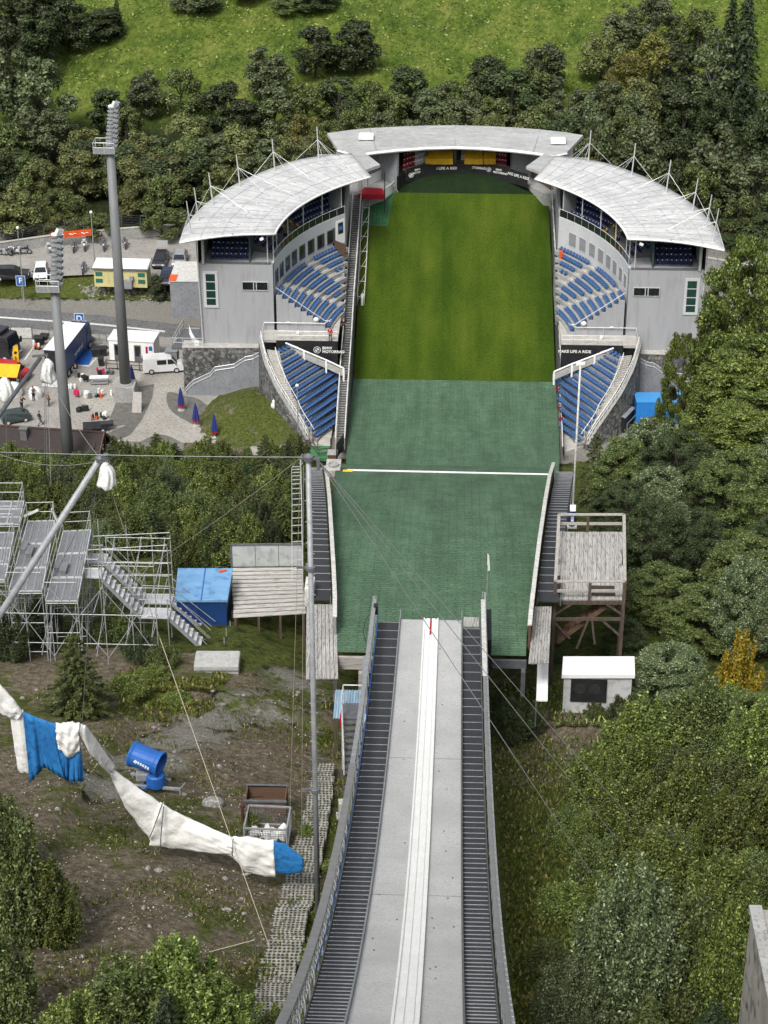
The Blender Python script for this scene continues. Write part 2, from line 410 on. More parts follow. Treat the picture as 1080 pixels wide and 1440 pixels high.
# painted lines
LINE = pm('road_line', (.62,.62,.6,1), (.5,.5,.48,1), 2, .8, c3=(.3,.3,.3,1), fine=6)
flat('road_marking', [(-400,443),(0,445),(140,455),(232,465),(232,467.2),(140,457.2),(0,447.2),(-400,445.2)], .058, LINE)
flat('parking_line', [(48,485),(50,485),(36,506),(33.5,506)], .04, LINE); flat('parking_line', [(24,482),(26,482),(14,494),(11,494)], .04, LINE)
flat('blue_bay', [(112,482),(131,485),(136,490),(124,515),(104,511)], .04, BLUE)
flat('blue_bay_line', [(134.5,503),(136.5,503.5),(126,515.5),(111,514.5),(111,513),(124.5,513.5)], .046, LINE)
# retaining kerb wall beside the road end
# ------------------------------------------------------------------ landing mats and outrun grass
def wave_mat(name, cols, period, kind='mat'):
    m = bpy.data.materials.new(name); m.use_nodes = True
    nt = m.node_tree; N = nt.nodes; L = nt.links; b = N['Principled BSDF']; b.inputs['Roughness'].default_value = .85; b.inputs['Specular IOR Level'].default_value = .15
    uv = N.new('ShaderNodeUVMap')
    def noise(s, st=(1,1,1), d=5, rough=.6):
        mp = N.new('ShaderNodeMapping'); mp.inputs['Scale'].default_value = st; L.new(uv.outputs[0], mp.inputs[0])
        n = N.new('ShaderNodeTexNoise'); n.inputs['Scale'].default_value = s; n.inputs['Detail'].default_value = d; n.inputs['Roughness'].default_value = rough; L.new(mp.outputs[0], n.inputs['Vector']); return n.outputs['Fac']
    br = N.new('ShaderNodeTexBrick'); br.inputs['Scale'].default_value = 1; br.inputs['Brick Width'].default_value = .85; br.inputs['Row Height'].default_value = period
    br.inputs['Mortar Size'].default_value = .028; br.inputs['Mortar Smooth'].default_value = .6; br.offset = .5
    br.inputs['Color1'].default_value = (1,1,1,1); br.inputs['Color2'].default_value = (.80,.80,.80,1); br.inputs['Mortar'].default_value = (.42,.42,.42,1)
    # wobble the rows a little
    mp = N.new('ShaderNodeVectorMath'); mp.operation = 'ADD'; L.new(uv.outputs[0], mp.inputs[0])
    nz = N.new('ShaderNodeTexNoise'); nz.inputs['Scale'].default_value = 2.5; L.new(uv.outputs[0], nz.inputs['Vector'])
    ml = N.new('ShaderNodeVectorMath'); ml.operation = 'SCALE'; ml.inputs['Scale'].default_value = .22; L.new(nz.outputs['Color'], ml.inputs[0]); L.new(ml.outputs[0], mp.inputs[1]); L.new(mp.outputs[0], br.inputs['Vector'])
    rp = N.new('ShaderNodeValToRGB'); e = rp.color_ramp.elements
    e[0].position, e[0].color = .3, cols[0]; e[1].position, e[1].color = .7, cols[1]
    L.new(noise(.5,(1,1.6,1),7,.7), rp.inputs[0])
    mu = N.new('ShaderNodeMixRGB'); mu.blend_type = 'MULTIPLY'; mu.inputs[0].default_value = .8; L.new(rp.outputs[0], mu.inputs[1]); L.new(br.outputs['Color'], mu.inputs[2])
    n2 = N.new('ShaderNodeMapRange'); L.new(noise(5,(1,2.2,1),6,.8), n2.inputs[0]); n2.inputs[1].default_value = .34; n2.inputs[2].default_value = .7; n2.inputs[3].default_value = .42; n2.inputs[4].default_value = 1.35
    m2 = N.new('ShaderNodeMixRGB'); m2.blend_type = 'MULTIPLY'; m2.inputs[0].default_value = 1; L.new(mu.outputs[0], m2.inputs[1]); L.new(n2.outputs[0], m2.inputs[2])
    n4 = N.new('ShaderNodeMapRange'); L.new(noise(.35,(2.2,.35,1),7,.65), n4.inputs[0]); n4.inputs[1].default_value = .36; n4.inputs[2].default_value = .66; n4.inputs[3].default_value = .78; n4.inputs[4].default_value = 1.14
    m4 = N.new('ShaderNodeMixRGB'); m4.blend_type = 'MULTIPLY'; m4.inputs[0].default_value = 1; L.new(m2.outputs[0], m4.inputs[1]); L.new(n4.outputs[0], m4.inputs[2]); m2 = m4
    L.new(m2.outputs[0], b.inputs['Base Color'])
    bp = N.new('ShaderNodeBump'); bp.inputs['Strength'].default_value = .55; bp.inputs['Distance'].default_value = .08
    L.new(br.outputs['Color'], bp.inputs['Height']); L.new(bp.outputs[0], b.inputs['Normal'])
    return m
MATS = wave_mat('plastic_mats', ((.080,.152,.09,1),(.12,.205,.128,1)), .26)
MATSD = wave_mat('dark_mats', ((.011,.027,.008,1),(.017,.038,.012,1)), .3)
MATSL = wave_mat('fresh_mats', ((.04,.13,.055,1),(.055,.165,.075,1)), .5)
def turf():
    m = bpy.data.materials.new('outrun_turf'); m.use_nodes = True
    nt = m.node_tree; N = nt.nodes; L = nt.links; b = N['Principled BSDF']; b.inputs['Roughness'].default_value = .95; b.inputs['Specular IOR Level'].default_value = .08
    uv = N.new('ShaderNodeUVMap')
    def noise(s, st=(1,1,1), d=6, rough=.65):
        mp = N.new('ShaderNodeMapping'); mp.inputs['Scale'].default_value = st; L.new(uv.outputs[0], mp.inputs[0])
        n = N.new('ShaderNodeTexNoise'); n.inputs['Scale'].default_value = s; n.inputs['Detail'].default_value = d; n.inputs['Roughness'].default_value = rough; L.new(mp.outputs[0], n.inputs['Vector']); return n.outputs['Fac']
    def ramp(f, cols):
        r = N.new('ShaderNodeValToRGB'); e = r.color_ramp.elements
        e[0].position, e[0].color = cols[0]; e[1].position, e[1].color = cols[-1]
        for p,c in cols[1:-1]: q = e.new(p); q.color = c
        L.new(f, r.inputs[0]); return r.outputs[0]
    base = ramp(noise(.16,(1.5,.5,1),8,.62), [(.25,(.026,.05,.006,1)),(.48,(.044,.076,.008,1)),(.62,(.064,.094,.011,1)),(.8,(.09,.105,.02,1))])
    fine = ramp(noise(4.5,(1,.7,1),6,.75), [(.3,(.6,.62,.5,1)),(.55,(1,1,1,1)),(.75,(1.3,1.2,1.1,1))])
    stp = ramp(noise(.33,(1,.03,1),3,.5), [(.38,(.78,.85,.75,1)),(.6,(1.12,1.06,1.0,1))])
    a = N.new('ShaderNodeMixRGB'); a.blend_type = 'MULTIPLY'; a.inputs[0].default_value = 1; L.new(base,a.inputs[1]); L.new(fine,a.inputs[2])
    c = N.new('ShaderNodeMixRGB'); c.blend_type = 'MULTIPLY'; c.inputs[0].default_value = 1; L.new(a.outputs[0],c.inputs[1]); L.new(stp,c.inputs[2])
    L.new(c.outputs[0], b.inputs['Base Color'])
    bp = N.new('ShaderNodeBump'); bp.inputs['Strength'].default_value = .5; bp.inputs['Distance'].default_value = .06
    L.new(noise(7), bp.inputs['Height']); L.new(bp.outputs[0], b.inputs['Normal'])
    return m
def hill_sheet(name, ys, mat, dz=0., lf=None, rf=None, nx_=10, label=None):
    lf = lf or xL; rf = rf or xR
    V = []; UV = []; s = 0; py = None
    for y in ys:
        if py is not None: s += math.hypot(y-py, HILL(y)-HILL(py))
        py = y
        for i in range(nx_+1):
            x = lf(y)+(rf(y)-lf(y))*i/nx_
            V.append((x, y, HILL(y)+dz)); UV.append((x+20, s))
    F = [(j*(nx_+1)+i, j*(nx_+1)+i+1, (j+1)*(nx_+1)+i+1, (j+1)*(nx_+1)+i) for j in range(len(ys)-1) for i in range(nx_)]
    me = bpy.data.meshes.new(name); me.from_pydata(V, [], F); me.update()
    ul = me.uv_layers.new(name='UVMap')
    li = np.array([l.vertex_index for l in me.loops]); ul.data.foreach_set('uv', np.array(UV)[li].astype(np.float32).ravel())
    me.polygons.foreach_set('use_smooth', [True]*len(me.polygons)); me.materials.append(mat)
    o = bpy.data.objects.new(name, me); COL.objects.link(o)
    return tag(o, kind='structure')
yG = hit(640, 535, Hf, 100, 260, .05)[1]; yE = hit(640, 272, Hf, 100, 260, .05)[1]
hill_sheet('landing_slope', np.concatenate([np.arange(82,130,1.), np.arange(130,yG,1.5), [yG]]), MATS)
hill_sheet('outrun_grass', np.concatenate([[yG], np.arange(yG+.6,yE,1.), [yE]]), turf())
xRe = lambda y: ip(y, [yE, 254.5], [xR(yE), 6.])
xLe = lambda y: ip(y, [yE, 254.5], [xL(yE)+2.6, -3.6])
hill_sheet('end_mats', np.concatenate([[yE], np.arange(yE+.5,254.5,.7), [254.5]]), MATSD, .0, xLe, xRe)
# the pale green covered patch at the far left corner of the field
q0 = hit(515,318,Hf,200,260,.05); 
y0 = q0[1]; y1 = hit(515,272,Hf,200,260,.05)[1]
hill_sheet('mat_patch', np.linspace(y0,y1+2,8), MATSL, .02, lambda y: xL(y)-.1, lambda y: ip(y,[y0,y1-.6,y1+2],[xL(y)+3.2,xL(y)+3.6,xL(y)+4.6]))

# ------------------------------------------------------------------ crest line board, yellow block
yW = hit(626, 665, Hf, 85, 200, .05)[1]
t = thing('crest_board', 'long white board laid across the crest of the green landing mats', 'board', (0,yW,HILL(yW)))
a = V3(xL(yW)+.75, yW, HILL(yW)+.05); b_ = V3(xR(yW)-.1, yW-.12, HILL(yW)+.05)
m = MB(); m.beam(a, b_, .16, .1); m.build('white_board', WHITE, t, t.location)
m = MB(); m.beam(a+V3(.2,-.14,0), b_+V3(0,-.14,0), .1, .04); m.build('shadow_strip', STEELD, t, t.location)  # dark strip stands in for the shade along the board's near edge
yb = a+V3(.05,-.25,.0)
m = MB(); m.cbox(yb, .62, .3, .22); tag(m.build('marker_block', YELLOW, bevel=.02), 'yellow foam marker block at the left end of the white crest board', 'block')

# ------------------------------------------------------------------ inrun ramp
RR = 115.
def INR(y):
    if y >= 74.5: return 53+.1944*(81-y)
    s0 = .1908; s = s0+(74.5-y)/RR
    return 54.264+RR*(math.sqrt(1-s0*s0)-math.sqrt(1-s*s))
ys_in = [81-.6*i for i in range(int((81-28)/.6)+1)]
ir = thing('inrun_ramp', 'concrete ski jump inrun with white twin track dropping to the take-off lip', 'ski jump', (0,81,53))
off = ir.location
def ribbon(name, x0, x1, dz0, dz1, mat, ys=ys_in, par=ir, o=off, smooth=False):
    """long solid strip following the ramp profile"""
    m = MB(); n = len(ys); V = []
    for y in ys:
        z = INR(y); V += [(x0,y,z+dz0),(x1,y,z+dz0),(x1,y,z+dz1),(x0,y,z+dz1)]
    F = []
    for i in range(n-1):
        for k in range(4):
            F.append((i*4+k, (i+1)*4+k, (i+1)*4+(k+1)%4, i*4+(k+1)%4))
    F += [(0,1,2,3), tuple((n-1)*4+k for k in (3,2,1,0))]
    m.add(V, F); return m.build(name, mat, par, o, smooth)
FELT = pm('grey_ramp_carpet', (.37,.37,.362,1), (.45,.45,.44,1), .5, .95, .3, 30, c3=(.31,.31,.30,1), fine=14, stretch=(1,.8,1))
ribbon('deck', -1.4, 1.4, -.45, 0, FELT)
for sx in (-1,1):
    ribbon('kerb', sx*1.43-.025, sx*1.43+.025, -.4, .1 if sx>0 else .14, STEELD if sx>0 else GREYP)
tk = ribbon('track', -.345, .345, .004, .05, pm('track_white',(.76,.76,.75,1),(.68,.68,.66,1),2,.5))
for x0,x1,h in ((-.345,-.28,.11),(-.20,-.045,.085),(.045,.20,.085),(.28,.345,.11)):
    ribbon('track_rib', x0, x1, .05, h, WHITE, par=tk)
ribbon('red_marker', -.045+.005, .045-.005, .05, .088, RED, ys=[80.9,80.2,79.6,79.0], par=tk)
# seams in the carpet and bolt heads
m = MB()
for k,y in enumerate(np.arange(36,79,14.6)):
    for sx in (-1,1): m.beam((sx*.40,y,INR(y)+.004),(sx*1.39,y,INR(y)+.004),.02,.004)
rs = random.Random(4)
for k in range(22):
    y = rs.uniform(34,80); x = rs.choice([-1,1])*rs.uniform(.45,1.3); m.cbox((x,y,INR(y)+.012),.05,.06,.02)
m.build('carpet_seam', STEELD, ir, off)
m = MB()
for sx in (-1,1):
    m.beam((sx*1.41,80.95,52.6),(sx*1.41,80.95,53.55),.035,.05)
m.build('lip_post', STEEL, ir, off)
# stairs on both sides
GRAT = pm('stair_grating', (.028,.03,.034,1), (.045,.047,.052,1), 6, .6, metal=.3, stretch=(14,1,1), c3=(.075,.08,.09,1), fine=9)
def stairs(x0, x1, yend, name):
    m = MB(); nb = m; z = INR(yend)-.05; y = yend; top = INR(29)
    zz = z; yl = yend
    while zz < top-.25:
        # next riser where profile has climbed .2
        lo, hi = 28., yl
        for _ in range(26):
            md_ = (lo+hi)/2
            if INR(md_)-.05 > zz+.2: lo = md_
            else: hi = md_
        yn = (lo+hi)/2
        m.box(x0,x1,yn+.02,yl,zz-.03,zz)
        m.mi = 1; nb.box(x0,x1,yl-.03,yl+.002,zz-.05,zz+.012); m.mi = 0
        m.mi = 2; m.box(x0,x1,yn,yn+.018,zz,zz+.16); m.mi = 0
        zz += .2; yl = yn
    m.build(name, [GRAT,STEEL,BLACK], ir, off)
stairs(-2.42,-1.47,80.7,'stair'); stairs(1.47,2.24,80.1,'stair')
for x in (-2.46,-1.46): ribbon('stair_stringer', x-.02, x+.02, -.3, -.02 if x<-2 else -.01, STEELD)
for x in (2.27,): ribbon('stair_stringer', x-.02, x+.02, -.3, .02, STEELD)
# parapets with caps, posts, mesh of crossed wires
def parapet(x, h, yend, capw, side, posts):
    ribbon('parapet_cap', x-capw/2, x+capw/2, h-.04, h, STEEL if side<0 else pm('parapet_sheet',(.2,.2,.2,1)), ys=[y for y in ys_in if y<=yend], smooth=False)
    y = yend-.1
    while y > 29:
        m = MB(); m.beam((x,y,INR(y)-.4),(x,y,INR(y)+h-.04),.05,.07); y -= posts; m.build('parapet_post', STEEL, ir, off)
    m = MB()
    for k in range(1,5):
        for i in range(0,len(ys_in)-2,2):
            ya, yb2 = ys_in[i], ys_in[i+2]
            if ya > yend: continue
            m.beam((x,ya,INR(ya)+h*k/5),(x,yb2,INR(yb2)+h*k/5),.016,.016)
    y = min(yend,58) if side<0 else 0
    while y > 30:
        m.beam((x-.01*0,y,INR(y)+.05),(x,y-.75,INR(y-.75)+h-.05),.011,.011); m.beam((x,y-.75,INR(y-.75)+.05),(x,y,INR(y)+h-.05),.011,.011); y -= .5
    m.build('parapet_wire', STEEL, ir, off)
    m = MB(); y = yend-.4                                            # folded sheet edge with brackets on the outer side
    while y > 29:
        m.cbox((x+side*(capw/2+.04),y,INR(y)+h-.14),.09,.56,.2,rx=-math.atan((INR(y-.2)-INR(y+.2))/.4)); y -= .62
    m.build('edge_bracket', STEEL, ir, off)
parapet(-2.56, 1.1, 81.5, .1, -1, 1.5); parapet(2.36, 1.1, 82.3, .13, 1, 1.5)
ribbon('parapet_cap', -2.70, -2.46, 1.1, 1.14, pm('parapet_sheet',(.20,.205,.21,1),(.15,.155,.16,1),.7,.5,c3=(.4,.4,.4,1),fine=1.6), ys=[y for y in ys_in if y<=62])
ribbon('parapet_skirt', 2.40, 2.43, -.4, 1.0, STEELD)
ribbon('parapet_cap', 2.27, 2.47, 1.1, 1.15, OFFW, ys=[y for y in ys_in if y>=72 and y<=82])
m = MB(); m.path([(-2.38,y,INR(y)+.72+.05*math.sin(y*2.1)) for y in np.arange(80,40,-.5)], .022); m.build('blue_hose', BLUE, ir, off)
m = MB(); m.path([(-2.62,79.8,INR(79.8)+.9),(-2.95,79.5,53.9),(-3.05,79.2,53.4),(-2.9,78.9,53.),(-2.6,78.7,53.)], .02); m.cbox((-2.5,79.9,54.2),.2,.25,.45); m.build('cable_box', BLACK, ir, off)
m = MB(); 
for k in range(6): m.cbox((1.54+.12*k,80.75,INR(80.6)+.0),.11,.8,.05)
m.build('end_planks', WOODG, ir, off)
m = MB(); m.box(2.5,2.78,79.2,81.9,51.2,53.1); m.build('side_box', BLACK, ir, off, bevel=.02)
m = MB(); m.beam((2.55,82.,53.6),(2.55,82.,55.4),.03,.03); fp = m.build('flag_staff', STEEL, ir, off)
m = MB(); m.quad((2.55,82,55.95),(2.60,82.02,55.9),(2.66,82.05,55.1),(2.55,82,55.05)); m.quad((2.56,82,55.05),(2.67,82.05,55.1),(2.61,82.02,55.9),(2.56,82,55.95)); m.beam((2.55,82.,55.4),(2.55,82.,56),.03,.03); m.build('flag', WHITE, fp, off)
# take-off structure and girder with legs down to the ground
m = MB(); m.slab([(-1.38,81,52.5),(-1.38,76,53.4),(1.38,76,53.4),(1.38,81,52.5)][::-1], [(-1.38,81,50.2),(-1.38,76,49.5),(1.38,76,49.5),(1.38,81,50.2)][::-1]); m.build('takeoff_block', DKCONC, ir, off)
for sx in (-1,1): ribbon('girder', sx*1.2-.15, sx*1.2+.15, -1.25, -.46, STEELD)
for y in (70,58,46,36):
    m = MB()
    for sx in (-1,1): m.beam((sx*1.2,y,INR(y)-1.3),(sx*1.2,y,T(sx*1.2,y)-.8),.35,.35,(0,1,0))
    m.build('pylon', CONC, ir, off)

# ------------------------------------------------------------------ knoll side walls, stairs and planks
def hx(u, v, dz=0.): return hit(u, v, lambda x,y: HILL(y)+dz, 80, 260, .05)
def side_wall(name, label, px, h, thick, mats, sgn):
    P = [hx(u,v) for u,v in px]
    t = thing(name, label, 'side wall', P[0])
    m = MB()
    A = [p+V3(0,0,-.3) for p in P]; B = [p+V3(-sgn*thick*0,0,hh) for p,hh in zip(P,h)]
    A2 = [p+V3(sgn*thick,0,-.3) for p in P]; B2 = [p+V3(sgn*thick,0,hh) for p,hh in zip(P,h)]
    m.strip(A,B); m.strip(B2,A2); m.quad(A[0],A2[0],B2[0],B[0]); m.quad(A[-1],B[-1],B2[-1],A2[-1])
    m.build('panel', mats[0], t, t.location)
    m = MB(); C1 = [p+V3(-sgn*.04,0,.0) for p in B]; C2 = [p+V3(sgn*.05,0,0) for p in B2]; U1=[p+V3(0,0,.05) for p in C1]; U2=[p+V3(0,0,.05) for p in C2]
    m.strip(C1,U1); m.strip(U1,U2); m.strip(U2,C2); m.quad(C1[0],C2[0],U2[0],U1[0]); m.quad(C1[-1],U1[-1],U2[-1],C2[-1])
    m.build('cap', mats[1], t, t.location)
    return t
PL = [(473,893),(473,862),(471,820),(468,770),(465,720),(462,690),(459,668)]
side_wall('side_wall', 'grey boarded side wall with pale cap along the left edge of the upper mats', PL, [1.,1.02,1.05,1.05,.95,.85,.6], .12, (GREYP, OFFW), -1)
PRr = [(742,905),(744,882),(749,840),(756,785),(764,730),(770,696),(776,672)]
side_wall('side_wall', 'brown boarded side wall with white cap and arched end right of the upper mats', PRr, [1.,1.05,1.1,1.2,1.2,1.25,1.05], .12, (WOODB, OFFW), 1)
def knoll_stair(label, pa, w, ya, yb, sgn):
    """pa(y): inner edge x; stair lies outside it"""
    t = thing('hill_stair', label, 'stair', (pa(ya)+sgn*w/2, ya, HILL(ya)))
    m = MB(); nb = m; y = ya; z = HILL(ya)+.1
    while y < yb:
        y2 = y; 
        while HILL(y2)+.1 > z-.19 and y2 < y+1.0: y2 += .02
        x0, x1 = sorted((pa(y)+sgn*.18, pa(y)+sgn*(.18+w)))
        m.mi = 0; m.box(x0,x1,y,y2,z-.06,z); m.mi = 1; nb.box(x0,x1,y2-.05,y2,z-.07,z+.014)
        z = HILL(y2)+.1; y = y2
    m.build('steps', [GRAT,STEEL], t, t.location)
    m = MB()
    for e in (.14,.24+w):
        pts = [(pa(q)+sgn*e,q,HILL(q)) for q in np.arange(ya,yb,2.)]
        for p,q in zip(pts[:-1],pts[1:]): m.beam(p,q,.05,.26)
    m.build('stringer', STEELD, t, t.location)
    return t
yLa = hx(445,846)[1]; yLb = hx(455,664)[1]
pxl = [(p[1],p[0]-.12) for p in (hx(u,v) for u,v in PL)]; pxr = [(p[1],p[0]+.12) for p in (hx(u,v) for u,v in PRr)]
pl_ = lambda y: ip(y,*zip(*pxl)); pr_ = lambda y: ip(y,*zip(*pxr))
sl = knoll_stair('dark grated stair outside the left side wall of the upper mats', pl_, .98, yLa, yLb, -1)
knoll_stair('dark grated stair between the right side wall and the wooden tower', pr_, 1.05, hx(745,848)[1], hx(776,670)[1], 1)
# railing with white posts outside the left stair
ra = MB(); t = thing('railing', 'thin pale metal railing with rungs left of the grated stair', 'railing', (pl_(yLa)-1.5,yLa,HILL(yLa)))
for y in np.arange(yLa+1.5,yLb,1.4):
    m = MB(); x = pl_(y)-1.5; m.beam((x,y,HILL(y)-.4),(x,y,HILL(y)+1.2),.05,.05); m.beam((x,y,HILL(y)+.5),(x-.55,y,HILL(y)+.45),.035,.035); m.build('post', ALU, t, t.location)
    for hh in (.6,1.2): ra.beam((x,y,HILL(y)+hh),(pl_(y+1.4)-1.5,y+1.4,HILL(y+1.4)+hh),.04,.04)
    ra.beam((x-.55,y,HILL(y)+.45),(pl_(y+1.4)-2.05,y+1.4,HILL(y+1.4)+.45),.03,.03)
ra.build('rails', ALU, t, t.location)
def planks(label, px, gap, mat, rows, dz=.02):
    """plank deck following the slope, planks run along the hill"""
    c = [hit(u,v,lambda x,y: HILL(y)+dz,70,200,.05) for u,v in px]   # near-left, near-right, far-right, far-left
    t = thing('plank_deck', label, 'deck', c[0]); m = MB(); n = rows
    for i in range(n):
        f0 = (i+.02)/n; f1 = (i+1-gap)/n
        j = rs.uniform(-.1,.1); 
        def at(f, s): 
            q = (c[0]+(c[1]-c[0])*f)*(1-s)+(c[3]+(c[2]-c[3])*f)*s; return V3(q[0],q[1],HILL(max(q[1],82))+dz+j*.1)
        for s0,s1 in ((0,.49),(.495,1)):
            P = [at(f0,s0),at(f1,s0),at(f1,s1),at(f0,s1)]
            m.slab(P,[p-V3(0,0,.06) for p in P])
    m.build('planks', mat, t, t.location)
    m = MB()
    for s in (.05,.5,.95):
        A = (c[0]*(1-s)+c[3]*s); B = (c[1]*(1-s)+c[2]*s)
        m.beam(V3(A[0],A[1],HILL(max(A[1],82))-.12),V3(B[0],B[1],HILL(max(B[1],82))-.12),.1,.12)
    m.build('bearers', WOODBZ, t, t.location); return t
planks('weathered pale plank deck at the foot of the left grated stair', [(430,951),(476,951),(473,850),(431,850)], .10, WOODG, 8)
planks('narrow weathered plank deck beside the right edge of the mats', [(743,932),(772,932),(776,853),(752,853)], .10, WOODG, 7)
# timber base under the mats' lower edge
m = MB()
for k in range(3): m.box(-4.6,-2.6,81.85-.02*k,82.0,50.3-.22*k-.2,50.3-.22*k)
m.box(-4.6,-4.4,81.5,81.9,48,49.9); m.box(-3.4,-3.2,81.5,81.84,48,49.6); tag(m.build('mat_edge_beam', WOODGX), 'pale timber edge under the lower left corner of the green mats', 'timber edge')
m = MB()
for k in range(2): m.box(2.9,4.5,81.85-.02*k,82.0,50.3-.22*k-.2,50.3-.22*k)
m.box(4.25,4.45,81.4,81.8,48.6,49.95); tag(m.build('mat_edge_beam', STEELD), 'dark timber edge and post under the lower right corner of the mats', 'timber edge')
# grey sheet flap and round concrete base at the top of the left wall
m = MB(); c = [hit(u,v,lambda x,y: HILL(y)+.1,80,200,.05) for u,v in ((508,951),(518,950),(521,922),(511,922))]
m.slab(c,[p-V3(0,0,.08) for p in c]); tag(m.build('sheet_panel', GREYP), 'tilted grey sheet panel on the mats left of the take-off', 'panel')
q = hx(469,660); t = thing('foundation_block', 'small square concrete base with round hole at the left end of the crest', 'concrete base', q)
m = MB(); m.cbox(q+V3(0,0,.1),.95,1.6,.5); m.build('block', CONCL, t, q, bevel=.03)
m = MB(); m.lathe(q+V3(0,-.1,.35),[(.3,0),(.36,.05),(.36,.12),(.28,.12),(.26,.02)],18); m.build('ring', CONC, t, q)
q = hx(468,646); t = thing('wooden_crate', 'brown wooden crate standing above the crest beside the left wall', 'crate', q); m = MB(); m.cbox(q+V3(0,0,.35),1.,1.2,.9); m.build('box', WOODB, t, q); m = MB(); m.cbox(q+V3(0,0,.85),1.1,1.3,.06); m.build('lid', WOODG, t, q)
# ------------------------------------------------------------------ stadium
MEMB = pm('roof_membrane', (.50,.505,.50,1), (.40,.405,.41,1), .35, .6, c3=(.56,.56,.55,1), fine=1.5)
ROOFG = pm('roof_sheet', (.36,.365,.36,1), (.27,.275,.275,1), .4, .7, c3=(.44,.44,.43,1), fine=2.5, stretch=(.6,2,1))
WALLG = pm('grey_render', (.33,.335,.35,1), (.295,.30,.315,1), .28, .85, .06, 12, c3=(.27,.272,.28,1), fine=.9, stretch=(2.2,2.2,.35))
WALLL = pm('pale_render', (.50,.505,.515,1), (.44,.445,.455,1), .3, .8, c3=(.44,.44,.45,1), fine=2)
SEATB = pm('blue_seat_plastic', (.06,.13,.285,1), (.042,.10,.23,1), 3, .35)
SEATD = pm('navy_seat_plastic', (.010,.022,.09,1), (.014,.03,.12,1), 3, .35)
SEATY = pm('yellow_seat_plastic', (.42,.26,.02,1), (.34,.2,.015,1), 3, .4)
SEATW = pm('white_seat_plastic', (.6,.6,.6,1), (.5,.5,.5,1), 3, .4)
SEATR = pm('red_seat_plastic', (.2,.01,.02,1), (.15,.01,.015,1), 3, .4)
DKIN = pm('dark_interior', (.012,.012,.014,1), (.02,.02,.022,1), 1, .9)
def stone_mat():
    m = bpy.data.materials.new('rubble_stone'); m.use_nodes = True; nt = m.node_tree; N = nt.nodes; L = nt.links; b = N['Principled BSDF']; b.inputs['Roughness'].default_value = .9
    tc = N.new('ShaderNodeTexCoord'); vo = N.new('ShaderNodeTexVoronoi'); vo.inputs['Scale'].default_value = 2.6; L.new(tc.outputs['Object'], vo.inputs['Vector'])
    ve = N.new('ShaderNodeTexVoronoi'); ve.feature = 'DISTANCE_TO_EDGE'; ve.inputs['Scale'].default_value = 2.6; L.new(tc.outputs['Object'], ve.inputs['Vector'])
    r = N.new('ShaderNodeValToRGB'); e = r.color_ramp.elements; e[0].color = (.045,.045,.045,1); e[1].color = (.22,.22,.21,1); sp = N.new('ShaderNodeSeparateColor'); L.new(vo.outputs['Color'], sp.inputs[0]); L.new(sp.outputs[0], r.inputs[0])
    r2 = N.new('ShaderNodeValToRGB'); e = r2.color_ramp.elements; e[0].color = (.25,.25,.25,1); e[1].position = .09; e[1].color = (1,1,1,1); L.new(ve.outputs['Distance'], r2.inputs[0])
    mu = N.new('ShaderNodeMixRGB'); mu.blend_type = 'MULTIPLY'; mu.inputs[0].default_value = 1; L.new(r.outputs[0], mu.inputs[1]); L.new(r2.outputs[0], mu.inputs[2]); L.new(mu.outputs[0], b.inputs['Base Color'])
    bp = N.new('ShaderNodeBump'); bp.inputs['Strength'].default_value = .6; bp.inputs['Distance'].default_value = .06; L.new(ve.outputs['Distance'], bp.inputs['Height']); L.new(bp.outputs[0], b.inputs['Normal'])
    return m
STONE = stone_mat()

def seat_mb(plate=True):
    m = MB(); m.mi = 0
    m.hexa([(-.21,-.2,.32),(.21,-.2,.32),(.21,.2,.30),(-.21,.2,.30),(-.22,-.21,.37),(.22,-.21,.37),(.21,.2,.34),(-.21,.2,.34)])
    m.hexa([(-.21,.16,.34),(.21,.16,.34),(.21,.2,.34),(-.21,.2,.34),(-.19,.21,.55),(.19,.21,.55),(.19,.25,.55),(-.19,.25,.55)])
    m.box(-.17,.17,-.02,.12,.0,.32)
    m.mi = 1 if plate else 0; m.hexa([(-.06,.170,.44),(.06,.170,.44),(.06,.20,.44),(-.06,.20,.44),(-.06,.185,.53),(.06,.185,.53),(.06,.215,.53),(-.06,.215,.53)])
    return m
def seat_mesh(name, mat):
    o = seat_mb(mat is not SEATB).build(name, [mat, WHITE]); me = o.data; bpy.data.objects.remove(o); return me
SM = {k: seat_mesh('seat', v) for k,v in dict(b=SEATB,d=SEATD,y=SEATY,w=SEATW,r=SEATR).items()}
_sv = np.array(seat_mb().v); _sf = seat_mb().f; _sm = seat_mb().m
SMAT = dict(b=SEATB,d=SEATD,y=SEATY,w=SEATW,r=SEATR); SKEY = list('bdywr')
def place_seats(lst, root, limit=100):
    """lst: (x,y,z,rz,kind), the ones that show largest first"""
    ol = root.location
    for x,y,z,rz,k in lst[:limit]:
        o = bpy.data.objects.new('seat', SM[k]); COL.objects.link(o); o.parent = root; o.location = (x-ol[0],y-ol[1],z-ol[2]); o.rotation_euler = (0,0,rz)
    if len(lst) > limit:
        m = MB()
        for x,y,z,rz,k in lst[limit:]:
            c,s = math.cos(rz), math.sin(rz)
            W = np.stack([_sv[:,0]*c-_sv[:,1]*s+x, _sv[:,0]*s+_sv[:,1]*c+y, _sv[:,2]+z],1); b = len(m.v)
            m.v += [tuple(q) for q in W]; m.f += [tuple(i+b for i in f) for f in _sf]; m.m += [5 if (q and k!='b') else SKEY.index(k) for q in _sm]
        o = m.build('seats', [SMAT[k] for k in SKEY]+[WHITE], root, ol); tag(o, kind='stuff')

